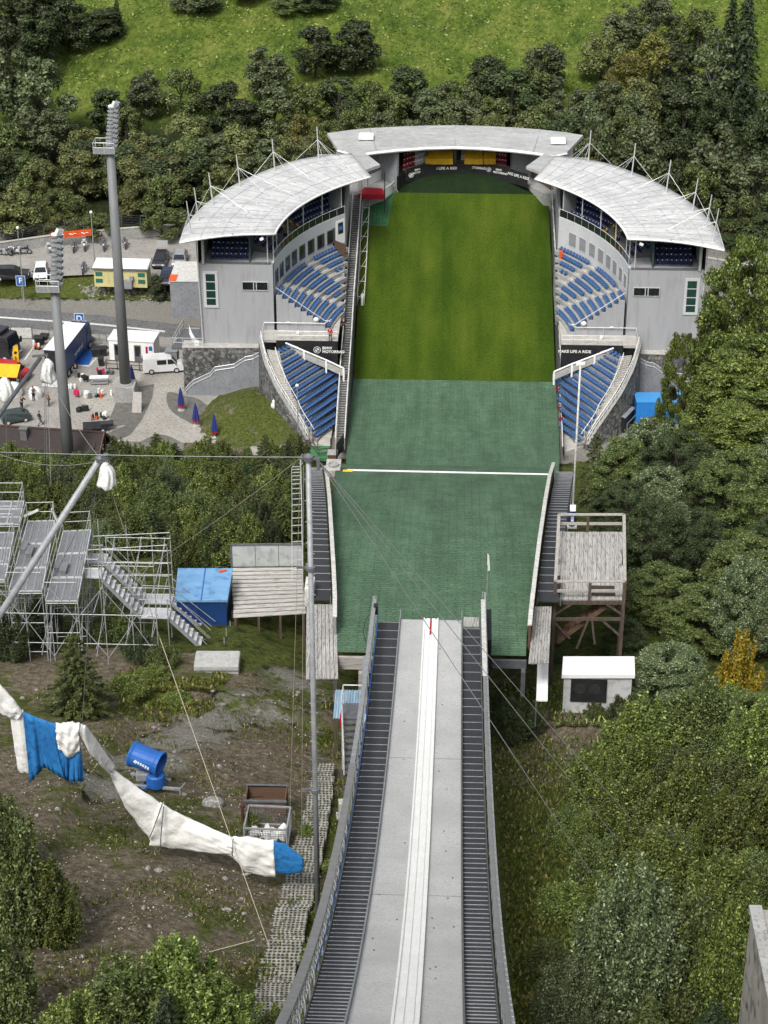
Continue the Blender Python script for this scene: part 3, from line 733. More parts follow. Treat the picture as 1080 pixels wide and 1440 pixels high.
CX, CY = 7.63, 215.0
class Side:
    """everything of one wing, worked out for the left wing and mirrored for the right"""
    def __init__(s, right): s.r = right
    def p(s, q): return V3((.2-q[0]) if s.r else q[0], q[1], q[2] if len(q)>2 else 0)
    def b(s, m, name, mat, par, smooth=False, bevel=0):
        if s.r:
            m.v = [(.2-x,y,z) for x,y,z in m.v]; m.f = [f[::-1] for f in m.f]
        return m.build(name, mat, par, par_root(par).location, smooth, bevel)
def par_root(o):
    while o.parent is not None: o = o.parent
    return o
def pol(r, a, z=0.): return V3(CX-r*math.cos(a), CY+r*math.sin(a), z)
FY = 217.6; ZW = 15.5; ZB = 11.6; ZC = 7.4
def arc(r, a0, a1, z, n=24): return [pol(r, a0+(a1-a0)*i/n, z) for i in range(n+1)]
def a_at_y(r, y): return math.asin((y-CY)/r)

def wing(right):
    S = Side(right); nm = 'right' if right else 'left'
    root = thing('grandstand', 'grey curved grandstand with white membrane roof on the right, partly behind bright trees' if right else 'grey curved grandstand with white membrane roof on the left, on dark stone base', 'grandstand', S.p((-24,FY,5.5)), 0, None)
    ri, ro = 27.8, 36.2; aend = lambda r: math.acos((CX+12.75)/r)
    a0i, a0o = a_at_y(ri,FY), a_at_y(ro,FY); a1 = aend(ri); a1o = aend(ro)
    # body with the roofed tier's floor on top
    m = MB(); inner = arc(ri, a0i, a1, 0); outer = arc(ro, a0o, a1o, 0)
    m.prism([tuple(p[:2]) for p in outer[::-1]]+[tuple(p[:2]) for p in inner], -.5, ZW); body = S.b(m, 'wall', WALLG, root)
    # pale curved facade, proud of the body
    m = MB(); m.strip(arc(ri-.06,a0i+.01,a1,ZB-.6), arc(ri-.06,a0i+.01,a1,ZW+.02)); m.strip(arc(ri-.06,a0i+.01,a1,ZW+.02), arc(ri+.25,a0i+.01,a1,ZW+.02)); S.b(m, 'curved_facade', WALLL, root, True)
    # windows along the curved facade
    wu = [382.2,388.2,395.5,406,418,432,447,463.5]; wv = [388,378.5,369,361,353,345.5,338.5,332.5]
    for k,(u,v) in enumerate(zip(wu,wv)):
        q = PZ(u,v,13.35); a = math.atan2(q[1]-CY, CX-q[0]); w = .66
        P = lambda da,z,dr: pol(ri-.06-dr, a+da/ri, z)
        m = MB()
        for e,z0,z1 in ((-w-.05,12.5,14.2),(w-.03,12.5,14.2)): m.hexa([P(e,z0,.0),P(e+.08,z0,.0),P(e+.08,z0,.05),P(e,z0,.05),P(e,z1,.0),P(e+.08,z1,.0),P(e+.08,z1,.05),P(e,z1,.05)])
        for z in (12.45,14.15): m.hexa([P(-w,z,0),P(w,z,0),P(w,z,.05),P(-w,z,.05),P(-w,z+.08,0),P(w,z+.08,0),P(w,z+.08,.05),P(-w,z+.08,.05)])
        if not right: m.hexa([P(.38,12.5,0),P(.46,12.5,0),P(.46,12.5,.05),P(.38,12.5,.05),P(.38,14.2,0),P(.46,14.2,0),P(.46,14.2,.05),P(.38,14.2,.05)])
        wf = S.b(m, 'window', STEELD if not right else ALU, root)
        m = MB(); m.hexa([P(-w,12.5,.002),P(w,12.5,.002),P(w,12.5,.02),P(-w,12.5,.02),P(-w,14.2,.002),P(w,14.2,.002),P(w,14.2,.02),P(-w,14.2,.02)])
        S.b(m, 'pane', GLASS if not right else pm('window_shutter',(.2,.205,.21,1),(.25,.255,.26,1),.4,.6,stretch=(1,1,9)), wf)
    if not right:
        q = PZ(484,328,13.5); a = math.atan2(q[1]-CY, CX-q[0]); P = lambda da,z,dr: pol(ri-.06-dr, a+da/ri, z)
        def plate(m,e0,e1,z0,z1,d): m.hexa([P(e0,z0,.0),P(e1,z0,.0),P(e1,z0,d),P(e0,z0,d),P(e0,z1,.0),P(e1,z1,.0),P(e1,z1,d),P(e0,z1,d)])
        m = MB(); plate(m,-.75,.75,12.,15.,.06); dr = S.b(m,'door_panel',WHITE,root)
        m = MB(); plate(m,-.42,.42,13.3,14.7,.09); sg = S.b(m,'sign',BLACK,dr); m = MB(); plate(m,-.24,.24,13.75,14.25,.12); S.b(m,'sign_symbol',pm('sign_blue',(.05,.2,.6,1),(.04,.16,.5,1),2,.5),dr)
        m = MB(); plate(m,-1.35,-.95,12.1,14.3,.03); S.b(m,'side_door',GLASS,root)
    # front wall: long window and tall green glazed bay
    def fr(name, u0,u1,v0,v1, nb, frame_m, pane_m, fw):
        A = PY(u0,v0,FY-.03); B = PY(u1,v1,FY-.03); x0,x1,z0,z1 = A[0],B[0],B[2],A[2]
        m = MB(); y0 = FY-.12
        m.box(x0-fw,x0,y0,FY-.002,z0-fw,z1+fw); m.box(x1,x1+fw,y0,FY-.002,z0-fw,z1+fw); m.box(x0,x1,y0,FY-.002,z0-fw,z0); m.box(x0,x1,y0,FY-.002,z1,z1+fw)
        for t_,vert in nb:
            if vert: xx = x0+(x1-x0)*t_; m.box(xx-.05,xx+.05,y0+.02,FY-.003,z0,z1)
            else: zz = z0+(z1-z0)*t_; m.box(x0,x1,y0+.02,FY-.003,zz-.04,zz+.04)
        w_ = S.b(m,name,frame_m,root); m = MB(); m.box(x0,x1,FY-.05,FY-.004,z0,z1); S.b(m,'pane',pane_m,w_)
    fr('window',341,376.5,396.5,408,[(.44,1),(.55,1)],ALU,GLASS,.05)
    fr('stair_window',289,304,385,429,[(.22,0),(.47,0),(.75,0)],WALLL,GREENGL,.3)
    m = MB(); m.box(-28.15,-20.2,FY-.06,FY+.3,ZW,ZW+.12); m.box(-28.2,-28.0,FY-.05,FY+1.2,5.5,ZW+.02) if False else None; S.b(m,'coping',STEELD,root)
    # stone base
    m = MB(); m.prism([(-30.6,216.3),(-21.2,216.6),(-21.2,FY+.6),(-30.6,FY+.6)], -.6, 5.55); S.b(m,'stone_base',STONE,root)
    m = MB(); m.prism([(-30.65,216.25),(-21.2,216.55),(-21.2,FY-.01),(-28.0,FY-.01),(-28.0,FY+.7),(-30.65,FY+.7)], 5.555, 5.63); S.b(m,'base_coping',CONCL,root)
    # roofed tier: stepped floor, seats, dark back wall
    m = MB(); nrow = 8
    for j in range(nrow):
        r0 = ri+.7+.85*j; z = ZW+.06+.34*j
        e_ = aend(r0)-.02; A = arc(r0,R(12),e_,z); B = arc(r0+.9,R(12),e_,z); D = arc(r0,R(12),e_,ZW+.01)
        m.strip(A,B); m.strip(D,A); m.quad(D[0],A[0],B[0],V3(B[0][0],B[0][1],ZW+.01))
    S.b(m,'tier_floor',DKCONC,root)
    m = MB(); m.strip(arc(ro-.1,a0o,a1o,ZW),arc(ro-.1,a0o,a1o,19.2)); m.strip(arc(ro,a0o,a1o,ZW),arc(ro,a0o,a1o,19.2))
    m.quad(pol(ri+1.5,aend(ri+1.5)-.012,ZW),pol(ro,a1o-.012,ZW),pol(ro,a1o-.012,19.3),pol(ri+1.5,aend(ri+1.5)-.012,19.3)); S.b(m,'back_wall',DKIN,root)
    m = MB(); q0 = pol(ri+.2,a1-.02,ZW); q1 = pol(ri+2.2,a1-.02,ZW)
    m.hexa([q0,q1,q1+V3(.1,.3,0),q0+V3(.1,.3,0)]+[p+V3(0,0,3.4) for p in (q0,q1,q1+V3(.1,.3,0),q0+V3(.1,.3,0))]); S.b(m,'end_panel',GREYP,root)
    seats = []
    for j in range(nrow):
        r0 = ri+.7+.85*j+.5; z = ZW+.06+.34*j
        aw = aend(r0)-.03-R(13); n = int(aw*r0/.56)
        for i in range(n):
            a = R(13)+(i+.5)*aw/n
            if abs(a-R(26))*r0 < .6: continue
            if j < 3 and abs(a-R(20))*r0 < 1.2: continue
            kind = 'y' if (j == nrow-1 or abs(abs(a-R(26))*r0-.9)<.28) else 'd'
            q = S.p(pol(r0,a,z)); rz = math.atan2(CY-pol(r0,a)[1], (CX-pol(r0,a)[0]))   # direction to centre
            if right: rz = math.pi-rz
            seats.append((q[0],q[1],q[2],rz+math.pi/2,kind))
    # end block of seats facing the hill
    m = MB()
    for j in range(5):
        y = FY+1.0+.85*j; z = ZW+.06+.36*j; m.box(-27.3,-22.9,y,y+.87,ZW+.012,z)
        for i in range(8):
            q = S.p((-27.0+.53*i,y+.45,z)); seats.insert(0,(q[0],q[1],q[2],0,'d'))
    S.b(m,'side_tier',DKCONC,root)
    m = MB(); m.box(-22.75,-22.6,FY+.5,FY+5,ZW,19.1); S.b(m,'partition',pm('teal_partition',(.03,.06,.075,1),(.045,.08,.09,1),1,.6),root)
    m = MB(); m.box(-28.0,-27.8,FY+.2,FY+6,ZW,19.1); S.b(m,'side_wall',GREYP,root)
    place_seats(seats, root)
    # glass parapet with rail and roof posts
    m = MB(); m.strip(arc(ri+.02,R(7.5),a1,ZW+.05),arc(ri+.02,R(7.5),a1,ZW+.95)); m.strip(arc(ri+.05,R(7.5),a1,ZW+.95),arc(ri+.05,R(7.5),a1,ZW+.05)); S.b(m,'parapet_glass',GLASS,root)
    m = MB(); m.path(arc(ri+.03,R(7),a1,ZW+1.02),.045); m.path(arc(ri-.0,R(6.5),a1,ZW+.06),.05)
    for k in range(14): a = R(7.5)+(a1-R(7.5))*k/13; m.beam(pol(ri+.03,a,ZW),pol(ri+.03,a,ZW+1.),.04,.06)
    S.b(m,'parapet_rail',ALU,root)
    m = MB()
    for a in (8,11.2,19,27,35,42): m.tube(pol(ri+.15,R(a),ZW),pol(ri+.15,R(a),19.25),.07)
    m.tube((-20.6,FY+.1,ZW),(-20.6,FY+.1,19.2),.07); m.tube((-27.9,FY-.1,ZW),(-27.9,FY-.1,19.2),.16); m.tube((-28.3,FY-.3,5.5),(-28.6,FY-.3,19.1),.07)
    S.b(m,'roof_post',ALU,root)
    m = MB(); m.beam((-20.9,FY-.9,19.0),(-21.3,FY-.9,18.8),.45,.3); S.b(m,'floodlight',WHITE,root,bevel=.05)
    # roof: crescent of stretched membrane, sagging between radial ribs
    n = 42; rr = 9
    def rin(t): return 27.35
    aI0, aI1, aO0, aO1 = R(3.6), R(50.5), R(-2.2), R(55.5)
    rows = []
    for j in range(rr+1):
        s = j/rr; row = []
        for i in range(n+1):
            t = i/n; a = (aI0+(aI1-aI0)*t)*(1-s)+(aO0+(aO1-aO0)*t)*s; r = 27.3+(37.6-27.3)*s
            if t > .8: r -= s*2.1*((t-.8)/.2)**1.5
            sag = -.22*abs(math.sin(math.pi*t*6))**.7*math.sin(math.pi*min(s*1.15,1))
            row.append(pol(r,a,19.45+.55*math.sin(math.pi*s*.85)*.6+sag+.12*(1-s)))
        rows.append(row)
    m = MB(); V = [p for row in rows for p in row]+[p-V3(0,0,.22) for row in rows for p in row]; W = n+1; o2 = len(V)//2
    F = [(j*W+i,j*W+i+1,(j+1)*W+i+1,(j+1)*W+i) for j in range(rr) for i in range(n)]
    F += [(o2+j*W+i,o2+(j+1)*W+i,o2+(j+1)*W+i+1,o2+j*W+i+1) for j in range(rr) for i in range(n)]
    F += [(i,o2+i,o2+i+1,i+1) for i in range(n)]+[(rr*W+i,rr*W+i+1,o2+rr*W+i+1,o2+rr*W+i) for i in range(n)]
    F += [(j*W,(j+1)*W,o2+(j+1)*W,o2+j*W) for j in range(rr)]+[(j*W+n,o2+j*W+n,o2+(j+1)*W+n,(j+1)*W+n) for j in range(rr)]
    m.add(V,F); roof = S.b(m,'roof',MEMB,root,True)
    m = MB()
    for i in range(0,n+1,2):
        m.path([rows[j][i]+V3(0,0,.02) for j in range(rr+1)], .022, 4)
    for j in (2,5,7): m.path([rows[j][i]+V3(0,0,.02) for i in range(n+1)], .02, 4)
    S.b(m,'roof_seam',pm('seam_grey',(.24,.245,.25,1),(.3,.3,.3,1),1,.7),roof)
    m = MB(); m.path([rows[0][i]-V3(0,0,.12) for i in range(n+1)], .14, 6); m.path([rows[j][0]-V3(0,0,.12) for j in range(rr+1)], .15, 6); S.b(m,'roof_edge',WHITE,roof,True)
    # masts with stays
    for k,t in enumerate((.045,.16,.31,.49,.68,.87)):
        i = int(round(t*n)); base = rows[rr-1][i]; mt = MB()
        rad = rows[rr][i]-rows[0][i]; rad = rad/np.linalg.norm(rad)
        top = base+V3(0,0,3.9)+rad*.4; at_ = base+(top-base)*.6
        mt.tube(base-V3(0,0,.5),top,.09,.06)
        ms = S.b(mt,'mast',ALU,roof); st = MB()
        for j,di in ((1,0),(4,-2),(4,2)):
            ii = min(max(i+di,0),n); st.tube(at_,rows[j][ii]+V3(0,0,.05),.026,n=4,cap=False)
        for di in (-3,3):
            ii = min(max(i+di,0),n); st.tube(at_,rows[rr][ii],.026,n=4,cap=False)
        for j,ii in ((1,i),(4,max(i-2,0)),(4,min(i+2,n)),(6,i)): st.cbox(rows[j][ii]+V3(0,0,.1),.25,.25,.2)
        S.b(st,'mast_stay',ALU,roof)
    # flat link roof towards the end building
    m = MB(); P = [pol(30.,R(50),19.2),pol(36,R(54.5),19.2),pol(36.6,R(59),19.2),pol(31,R(58),19.2)][::-1]; m.slab(P,[q-V3(0,0,.35) for q in P]); S.b(m,'link_roof',ROOFG,root)
    # outside stair landing at the outer end with railing
    m = MB(); m.prism([(-31.9,216.6),(-28.05,216.6),(-28.05,222),(-31.2,222)],5.2,5.45); S.b(m,'landing',STEELD,root)
    m = MB()
    for k in range(14): m.box(-31.3,-29.3,222+.35*k,222.36+.35*k,5.2-.3*k,5.45-.3*k) if 5.2-.3*k>0 else None
    S.b(m,'outer_stair',CONC,root)
    m = MB(); pts = [(-28.2,216.7,5.5),(-31.8,216.7,5.5),(-31.2,222,5.5),(-31.2,226,2)]
    for h in (.55,1.1):
        m.path([V3(*p)+V3(0,0,h) for p in pts],.035)
    for p,q in zip(pts[:-1],pts[1:]):
        for f in np.linspace(0,1,4): c = V3(*p)*(1-f)+V3(*q)*f; m.beam(c,c+V3(0,0,1.1),.04,.04)
    pts = [(-28.4,218.5,5.5),(-28.6,221,8),(-28.6,224,10.5)]
    for h in (.0,1.1): m.path([V3(*p)+V3(0,0,h) for p in pts],.06)
    S.b(m,'outer_railing',ALU,root)
    if not right:
        m = MB(); A = [V3(-29.8+.12*i,216.9,8.2-.22*i-.5*math.sin(i*.35)) for i in range(10)]; m.strip(A,[p-V3(0,.05,1.1) for p in A]); m.strip([p-V3(0,-.03,1.1) for p in A],[p+V3(0,.03,0) for p in A]); S.b(m,'white_tarp',WHITE,root,True)
    # grey parapet of the stair that climbs along the stone base
    m = MB(); P = [(262,556),(272,546),(296,535),(303,527),(330,523),(345,513),(356,511),(371,503)]
    B = [PY(u,v,215.4) for u,v in P]; 
    for p,q in zip(B[:-1],B[1:]):
        m.slab([p+V3(0,-.1,1.0),q+V3(0,-.1,1.0),q+V3(0,.1,1.0),p+V3(0,.1,1.0)],[V3(p[0],p[1]-.1,-.3),V3(q[0],q[1]-.1,-.3),V3(q[0],q[1]+.1,-.3),V3(p[0],p[1]+.1,-.3)])
    S.b(m,'stair_parapet',GREYP,root)
    m = MB(); m.path([p+V3(0,-.12,1.05) for p in B],.06); m.path([p+V3(0,-.14,.62) for p in B],.05)
    for p in B[::1]: m.beam(p+V3(0,-.13,.2),p+V3(0,-.13,1.05),.05,.05)
    S.b(m,'stair_rail',ALU,root)

    # ---------------------------------------------------------- middle terrace of blue seats
    root2 = thing('seating_terrace', 'curved concrete terrace of blue seats below the shuttered white facade of the right grandstand' if right else 'curved concrete terrace of blue seats below the dark windows of the left grandstand', 'terrace', S.p((-15,222,ZC)))
    K = 9; tread, rise = .69, .5
    def rk(k): return 27.15-tread*k
    cut = -12.55
    m = MB(); seats = []
    for k in range(K):
        r = rk(k); z = ZB-rise*k
        r0, r1 = r+tread/2, r-tread/2
        aL = a_at_y(r,FY) ; 
        aR = math.acos(min(.99,(CX-cut)/r))
        A = arc(r0,aL,aR,z,20); B = arc(r1,aL,aR,z,20); D = arc(r1,aL,aR,z-rise-(.1 if k==K-1 else 0),20)
        m.strip(B,A); m.strip(D,B)
        m.quad(A[0],B[0],V3(B[0][0],B[0][1],ZC-.2),V3(A[0][0],A[0][1],ZC-.2)); m.quad(B[-1],A[-1],V3(A[-1][0],A[-1][1],ZC-1),V3(B[-1][0],B[-1][1],ZC-1))
        dL = R(10+(22-16+6)*k/8*.5+0) ; 
        aisle1 = R(12+12.5*k/8); aisle2 = R(27.5+7.5*k/8)
        spans = [(aL+.006,aisle1-.75/r),(aisle1+.85/r,aisle2-.85/r),(aisle2+.85/r,aR-.3/r)]
        if k >= 6: spans = [spans[0],(spans[1][0],min(spans[1][1],aR-.3/r))]
        for s0,s1 in spans:
            n = int((s1-s0)*r/.52)
            if n < 1: continue
            for i in range(n):
                a = s0+(i+.5)*(s1-s0)/n; q = S.p(pol(r+.05,a,z)); rz = math.atan2(pol(r,a)[1]-CY, pol(r,a)[0]-CX)+math.pi   # towards the centre
                if right: rz = math.pi-rz
                seats.append((q[0],q[1],q[2],rz+math.pi/2,'b'))
    S.b(m,'terrace_steps',CONC,root2)
    seats = seats[::-1]; place_seats(seats, root2)
    # aisle steps (pale), two per row
    m = MB()
    for (a0_,a1_) in ((12,24.5),(27.5,35)):
        for k in range(2*K-2):
            kk = k/2; a = R(a0_+(a1_-a0_)*kk/8); r = rk(kk)+tread/2; z = ZB-rise*kk+.02-rise/2*(k%2)*0
            if CX-(r-.3)*math.cos(a+.6/r) > -12.75: break
            P = [pol(r,a-.55/r,z),pol(r,a+.55/r,z),pol(r-.36,a+.55/r,z),pol(r-.36,a-.55/r,z)]
            m.slab(P[::-1],[q-V3(0,0,.3) for q in P[::-1]])
    S.b(m,'aisle_steps',CONCL,root2)
    m = MB()                                                          # broad dark-edged steps at the lower right
    for k in range(6): m.box(-13.5+.1*k,-12.6,226.6+.62*k*.9,227.1+.62*k*.9,ZC-.2,ZC+.45+.5*k)
    S.b(m,'broad_steps',CONC,root2)
    # concourse floor, front wall below the seat ends, handrails
    m = MB(); m.prism([(-21.25,214.85),(-12.6,214.85),(-12.6,234),(-17,230),(-17,FY+.2),(-21.25,FY-.02)],ZC-.35,ZC); S.b(m,'concourse',CONCL,root2)
    m = MB(); st = [(-20.25,FY-.02,ZB-.3)]
    tp = [(pol(rk(k)+tread/2,a_at_y(rk(k),FY)),pol(rk(k)-tread/2,a_at_y(rk(k),FY)),ZB-rise*k) for k in range(K)]
    for A,B,z in tp: m.slab([V3(A[0],FY-.05,z+.12),V3(B[0],FY-.05,z+.12),V3(B[0],FY+.08,z+.12),V3(A[0],FY+.08,z+.12)],[V3(A[0],FY-.05,ZC),V3(B[0],FY-.05,ZC),V3(B[0],FY+.08,ZC),V3(A[0],FY+.08,ZC)])
    S.b(m,'end_wall',WALLG,root2)
    m = MB(); m.path([V3(A[0]-.0,FY-.02,z+1.05) for A,B,z in tp[0::4]]+[V3(tp[-1][1][0],FY-.02,tp[-1][2]+1.)],.05)
    m.path([(-21.2,FY-.3,ZC+1.05),(-14.2,FY-.3,ZC+1.05),(-13.4,FY-.3,ZC+1.6)],.045)
    for x in (-21.2,-17.5): m.beam((x,FY-.3,ZC),(x,FY-.3,ZC+1.05),.05,.05)
    for h in (.55,1.05): m.path([(-19.4,214.95,ZC+h),(-12.6,214.95,ZC+h)],.04)
    for x in np.linspace(-19.4,-12.6,6): m.beam((x,214.95,ZC),(x,214.95,ZC+1.05),.045,.045)
    m.path([(-19.4,214.95,ZC+1.05),(-21.0,214.95,ZC+.95)],.04); m.path([(-21.2,214.9,ZC+1.05),(-21.2,FY-.3,ZC+1.05)],.04); m.beam((-21.2,214.9,ZC),(-21.2,214.9,ZC+1.05),.05,.05)
    S.b(m,'handrail',ALU,root2)
    m = MB(); m.ball((-15.2,FY-.25,ZC+1.5),.32,.2,.28); m.ball((-17.2,216.2,ZC+.3),.2,.2,.3); m.box(-18.6,-18.2,FY-.2,FY-.06,ZC+.9,ZC+1.1); S.b(m,'lamp',WHITE,root2,True)
    m = MB(); q = PY(463,333,231.5); m.beam((-13.9,232.1,12.1),(-12.5,230.7,12.1),.12,1.5); S.b(m,'wood_screen',WOODB,root2) if not right else m
    if right: m = MB(); m.cbox((-13.0,231.6,11.6),.4,.4,1.0); S.b(m,'orange_box',ORANGE,root2)

    # ---------------------------------------------------------- lower wedge of seats
    root3 = thing('lower_stand', 'wedge of blue seats with side stair under the black slogan banner right of the hill' if right else 'wedge of blue seats with side stair under the black logo banner left of the hill', 'stand', S.p((-15,209,0)))
    LE = [(245,190),(262,265),(280,350),(305,425),(330,495),(358,565),(390,635),(425,700),(468,765),(485,850),(520,920),(560,985),(605,1040),(645,1105)]
    RE = [(370,130),(435,168),(510,215),(580,255),(690,270),(750,322),(825,355),(895,395),(935,455),(925,550),(905,655),(900,750),(880,865),(880,945)]
    U = lambda q: (360+q[0]/7.714, 470+q[1]/7.714)
    n = len(LE); zs = [6.9-.5*k for k in range(n)]
    Lp = [PZ(*U(q),z+.3) for q,z in zip(LE,zs)]; Rp = [PZ(*U(q),z+.3) for q,z in zip(RE,zs)]
    m = MB(); seats = []
    for k in range(n):
        L_, R_ = Lp[k].copy(), Rp[k].copy(); d = R_-L_; d[2]=0; ln = np.linalg.norm(d); d /= ln; nn = V3(d[1],-d[0],0)   # towards the hill
        z = zs[k]; L_[2]=R_[2]=z
        a,b = L_-d*.25-nn*.45, R_+d*1.0-nn*.45; c,e = b+nn*.85, a+nn*.85
        b[0] = min(b[0],-12.75); c[0] = min(c[0],-12.75)
        m.slab([e,c,b,a],[V3(p[0],p[1],-1.2) for p in (e,c,b,a)])
        ns = max(int(ln/.50),2)
        for i in range(ns):
            p = L_+d*(i+.5)*ln/ns; q = S.p(p); rz = math.atan2(nn[1],nn[0])
            if right: rz = math.pi-rz
            seats.append((q[0],q[1],q[2],rz+math.pi/2,'r' if (right and k in (9,11,12) and i>=ns-1) else 'b'))
    S.b(m,'row_steps',pm('stand_concrete',(.20,.198,.19,1),(.27,.265,.25,1),1.2,.9,c3=(.10,.1,.095,1),fine=7),root3)
    place_seats(seats[::-1], root3)
    # outer stair between stone wall and rows
    OW = [(118,165),(135,240),(165,340),(210,440),(262,560),(315,655),(370,740),(425,830),(480,915),(535,1000),(575,1080),(610,1150)]
    nst = 40; m = MB(); wl = MB()
    oz = np.linspace(7.3,.2,len(OW)); Op = [PZ(*U(q),z) for q,z in zip(OW,oz)]
    so = np.linspace(0,1,len(OW)); si = np.linspace(0,1,n)
    fo = lambda t: V3(*[np.interp(t,so,[p[i] for p in Op]) for i in range(3)]); fi = lambda t: V3(*[np.interp(t,si,[p[i] for p in Lp]) for i in range(3)])
    for k in range(nst):
        t0,t1 = k/nst,(k+.93)/nst; z = 7.3-7.1*k/nst
        P = [fo(t0),fi(t0),fi(t1),fo(t1)]
        P = [V3(p[0],p[1],z) for p in P]; P[1][0] += .05; P[2][0] += .05
        m.slab(P[::-1],[q-V3(0,0,.55) for q in P[::-1]])
    S.b(m,'side_stair',CONCL,root3)
    out = [fo(t)+V3(-.15,-.05,0) for t in np.linspace(-0,1,16)]; out = [V3(-21.3,FY-.4,7.4),V3(-21.3,214.8,7.4)]+[V3(p[0]-.25,p[1],p[2]+.1) for p in out]
    m = MB()
    for p,q in zip(out[:-1],out[1:]):
        m.slab([p+V3(-.3,0,.0),p+V3(.1,0,.0),q+V3(.1,0,.0),q+V3(-.3,0,.0)][::-1],[V3(p[0]-.5,p[1],-1.),V3(p[0]+.1,p[1],-1.),V3(q[0]+.1,q[1],-1.),V3(q[0]-.5,q[1],-1.)][::-1])
    S.b(m,'stone_wall',STONE,root3)
    m = MB()
    for p,q in zip(out[:-1],out[1:]): m.beam(p+V3(-.1,0,.03),q+V3(-.1,0,.03),.46,.08)
    S.b(m,'wall_coping',CONC,root3)
    m = MB()
    for h in (.5,1.0): m.path([p+V3(-.05,0,h+.05) for p in out[1:]],.035)
    for p in out[1:]: m.beam(p+V3(-.05,0,0),p+V3(-.05,0,1.05),.04,.04)
    inn = [fi(t)+(fo(t)-fi(t))*.35+V3(0,0,1.0) for t in np.linspace(.05,1,14)]; m.path(inn,.035)
    for p in inn[::2]: m.beam(p-V3(0,0,1.),p,.04,.04)
    S.b(m,'stair_railing',WHITE,root3)
    # banner wall under the concourse, white sloping rail
    A = PZ(*U((300,90)),7.0); 
    m = MB(); m.box(-19.6,-12.6,214.72,214.8,3.6,7.36); ban = S.b(m,'banner',BLACK,root3)
    m = MB(); P = [PZ(*U(q),z) for q,z in (((320,95),7.5),((520,180),6.8),((760,280),5.7),((950,370),4.8))]; m.path(P,.1,6); 
    for p in P[1:]: m.slab([p+V3(-.1,-.1,-.05),p+V3(.1,-.1,-.05),p+V3(.1,.1,-.05),p+V3(-.1,.1,-.05)],[p+V3(-.1,-.1,-1.6),p+V3(.1,-.1,-1.6),p+V3(.1,.1,-1.6),p+V3(-.1,.1,-1.6)])
    S.b(m,'sloping_rail',WHITE,root3)
    m = MB(); P2 = [p+V3(.15,-.1,-.35) for p in P]
    for p,q in zip(P2[:-1],P2[1:]): m.slab([p,q,q+V3(0,.3,0),p+V3(0,.3,0)],[p-V3(0,0,.7),q-V3(0,0,.7),q+V3(0,.3,-.7),p+V3(0,.3,-.7)])
    S.b(m,'rail_wall',CONCL,root3)
    m = MB(); m.prism([(-14.9,203.8),(-12.8,202.2),(-12.8,209.5),(-13.4,209)],-.6,.12); S.b(m,'foot_slab',CONCL,root3)
    o3 = root3.location; pos = lambda u,v: PY(u,v,214.70)
    if right:
        text_mesh('slogan','MAKE LIFE A RIDE',.47,WHITE,ban,frame(pos(808,494.5),(1,0,0),(0,-1,0)),o3,bold=.012)
    else:
        text_mesh('lettering','BMW',.47,WHITE,ban,frame(pos(453.2,489.6),(1,0,0),(0,-1,0)),o3,align='LEFT',bold=.014)
        text_mesh('lettering','MOTORRAD',.45,WHITE,ban,frame(pos(453.2,494.6),(1,0,0),(0,-1,0)),o3,align='LEFT',bold=.014)
        roundel(pos(446,492),.42,ban,o3)
    return root, root2, root3
def roundel(c, r, par, o):
    m = MB(); n = 28
    def ring(r0,r1,y,a0=0,a1=2*math.pi,k=n):
        A = [V3(c[0]+r0*math.cos(a),c[1]-y,c[2]+r0*math.sin(a)) for a in np.linspace(a0,a1,k+1)]; B = [V3(c[0]+r1*math.cos(a),c[1]-y,c[2]+r1*math.sin(a)) for a in np.linspace(a0,a1,k+1)]; m.strip(A,B)
    ring(r*.86,r,.004); ring(r*.5,r*.58,.004)
    for q in (0,2): ring(0.001,r*.5,.004,q*math.pi/2,(q+1)*math.pi/2,8)
    m.build('roundel', WHITE, par, o)
wl = wing(False); wr = wing(True)

# banners with slogans around the arc
bp = [PZ(u,v,14.0) for u,v in ((558,262),(570,251),(590,246.5),(615,243.5),(640,243),(665,243.5),(690,245.5),(715,250),(742,258))]
bn = thing('banner_row', 'black advertising boards with white lettering along the far arc of the field', 'banner', bp[4]); m = MB()
for a,b in zip(bp[:-1],bp[1:]): m.slab([V3(a[0],a[1],15.25),V3(b[0],b[1],15.25),V3(b[0],b[1]+.08,15.25),V3(a[0],a[1]+.08,15.25)],[V3(a[0],a[1],13.4),V3(b[0],b[1],13.4),V3(b[0],b[1]+.08,13.4),V3(a[0],a[1]+.08,13.4)])
m.build('boards', BLACK, bn, bn.location)
# ------------------------------------------------------------------ end building closing the bowl
eb = thing('end_stand', 'low arched stand with flat grey roof closing the far end of the field', 'grandstand', (0.2,253,14)); eo = eb.location
near = [PZ(u,v,18.4) for u,v in ((475,210),(500,217.5),(530,213),(560,210),(600,207),(640,206),(680,207.5),(720,210.5),(750,214),(778,218.5),(797,214))]
far = [PZ(u,v,18.7) for u,v in ((460,187),(490,183),(520,180),(560,178),(600,176.5),(640,176),(680,177),(720,179),(760,182),(795,186),(820,190))]
m = MB(); nA = len(near); m.slab([p for p in near]+far[::-1],[p-V3(0,0,.4) for p in near]+[p-V3(0,0,.4) for p in far[::-1]]); rf = m.build('roof', ROOFG, eb, eo)
m = MB(); m.path([p-V3(0,.05,.16) for p in near[1:-1]],.2,6); m.path([p-V3(0,.05,.16) for p in near[:2]],.16,5); m.path([p-V3(0,.05,.16) for p in near[-2:]],.16,5); m.build('roof_edge', WHITE, rf, eo)
m = MB()
for k in (2,5,8): m.beam(near[k]+V3(0,0,.02),far[k]+V3(0,0,.02),.12,.05)
m.build('roof_seam', STEEL, rf, eo)
m = MB()
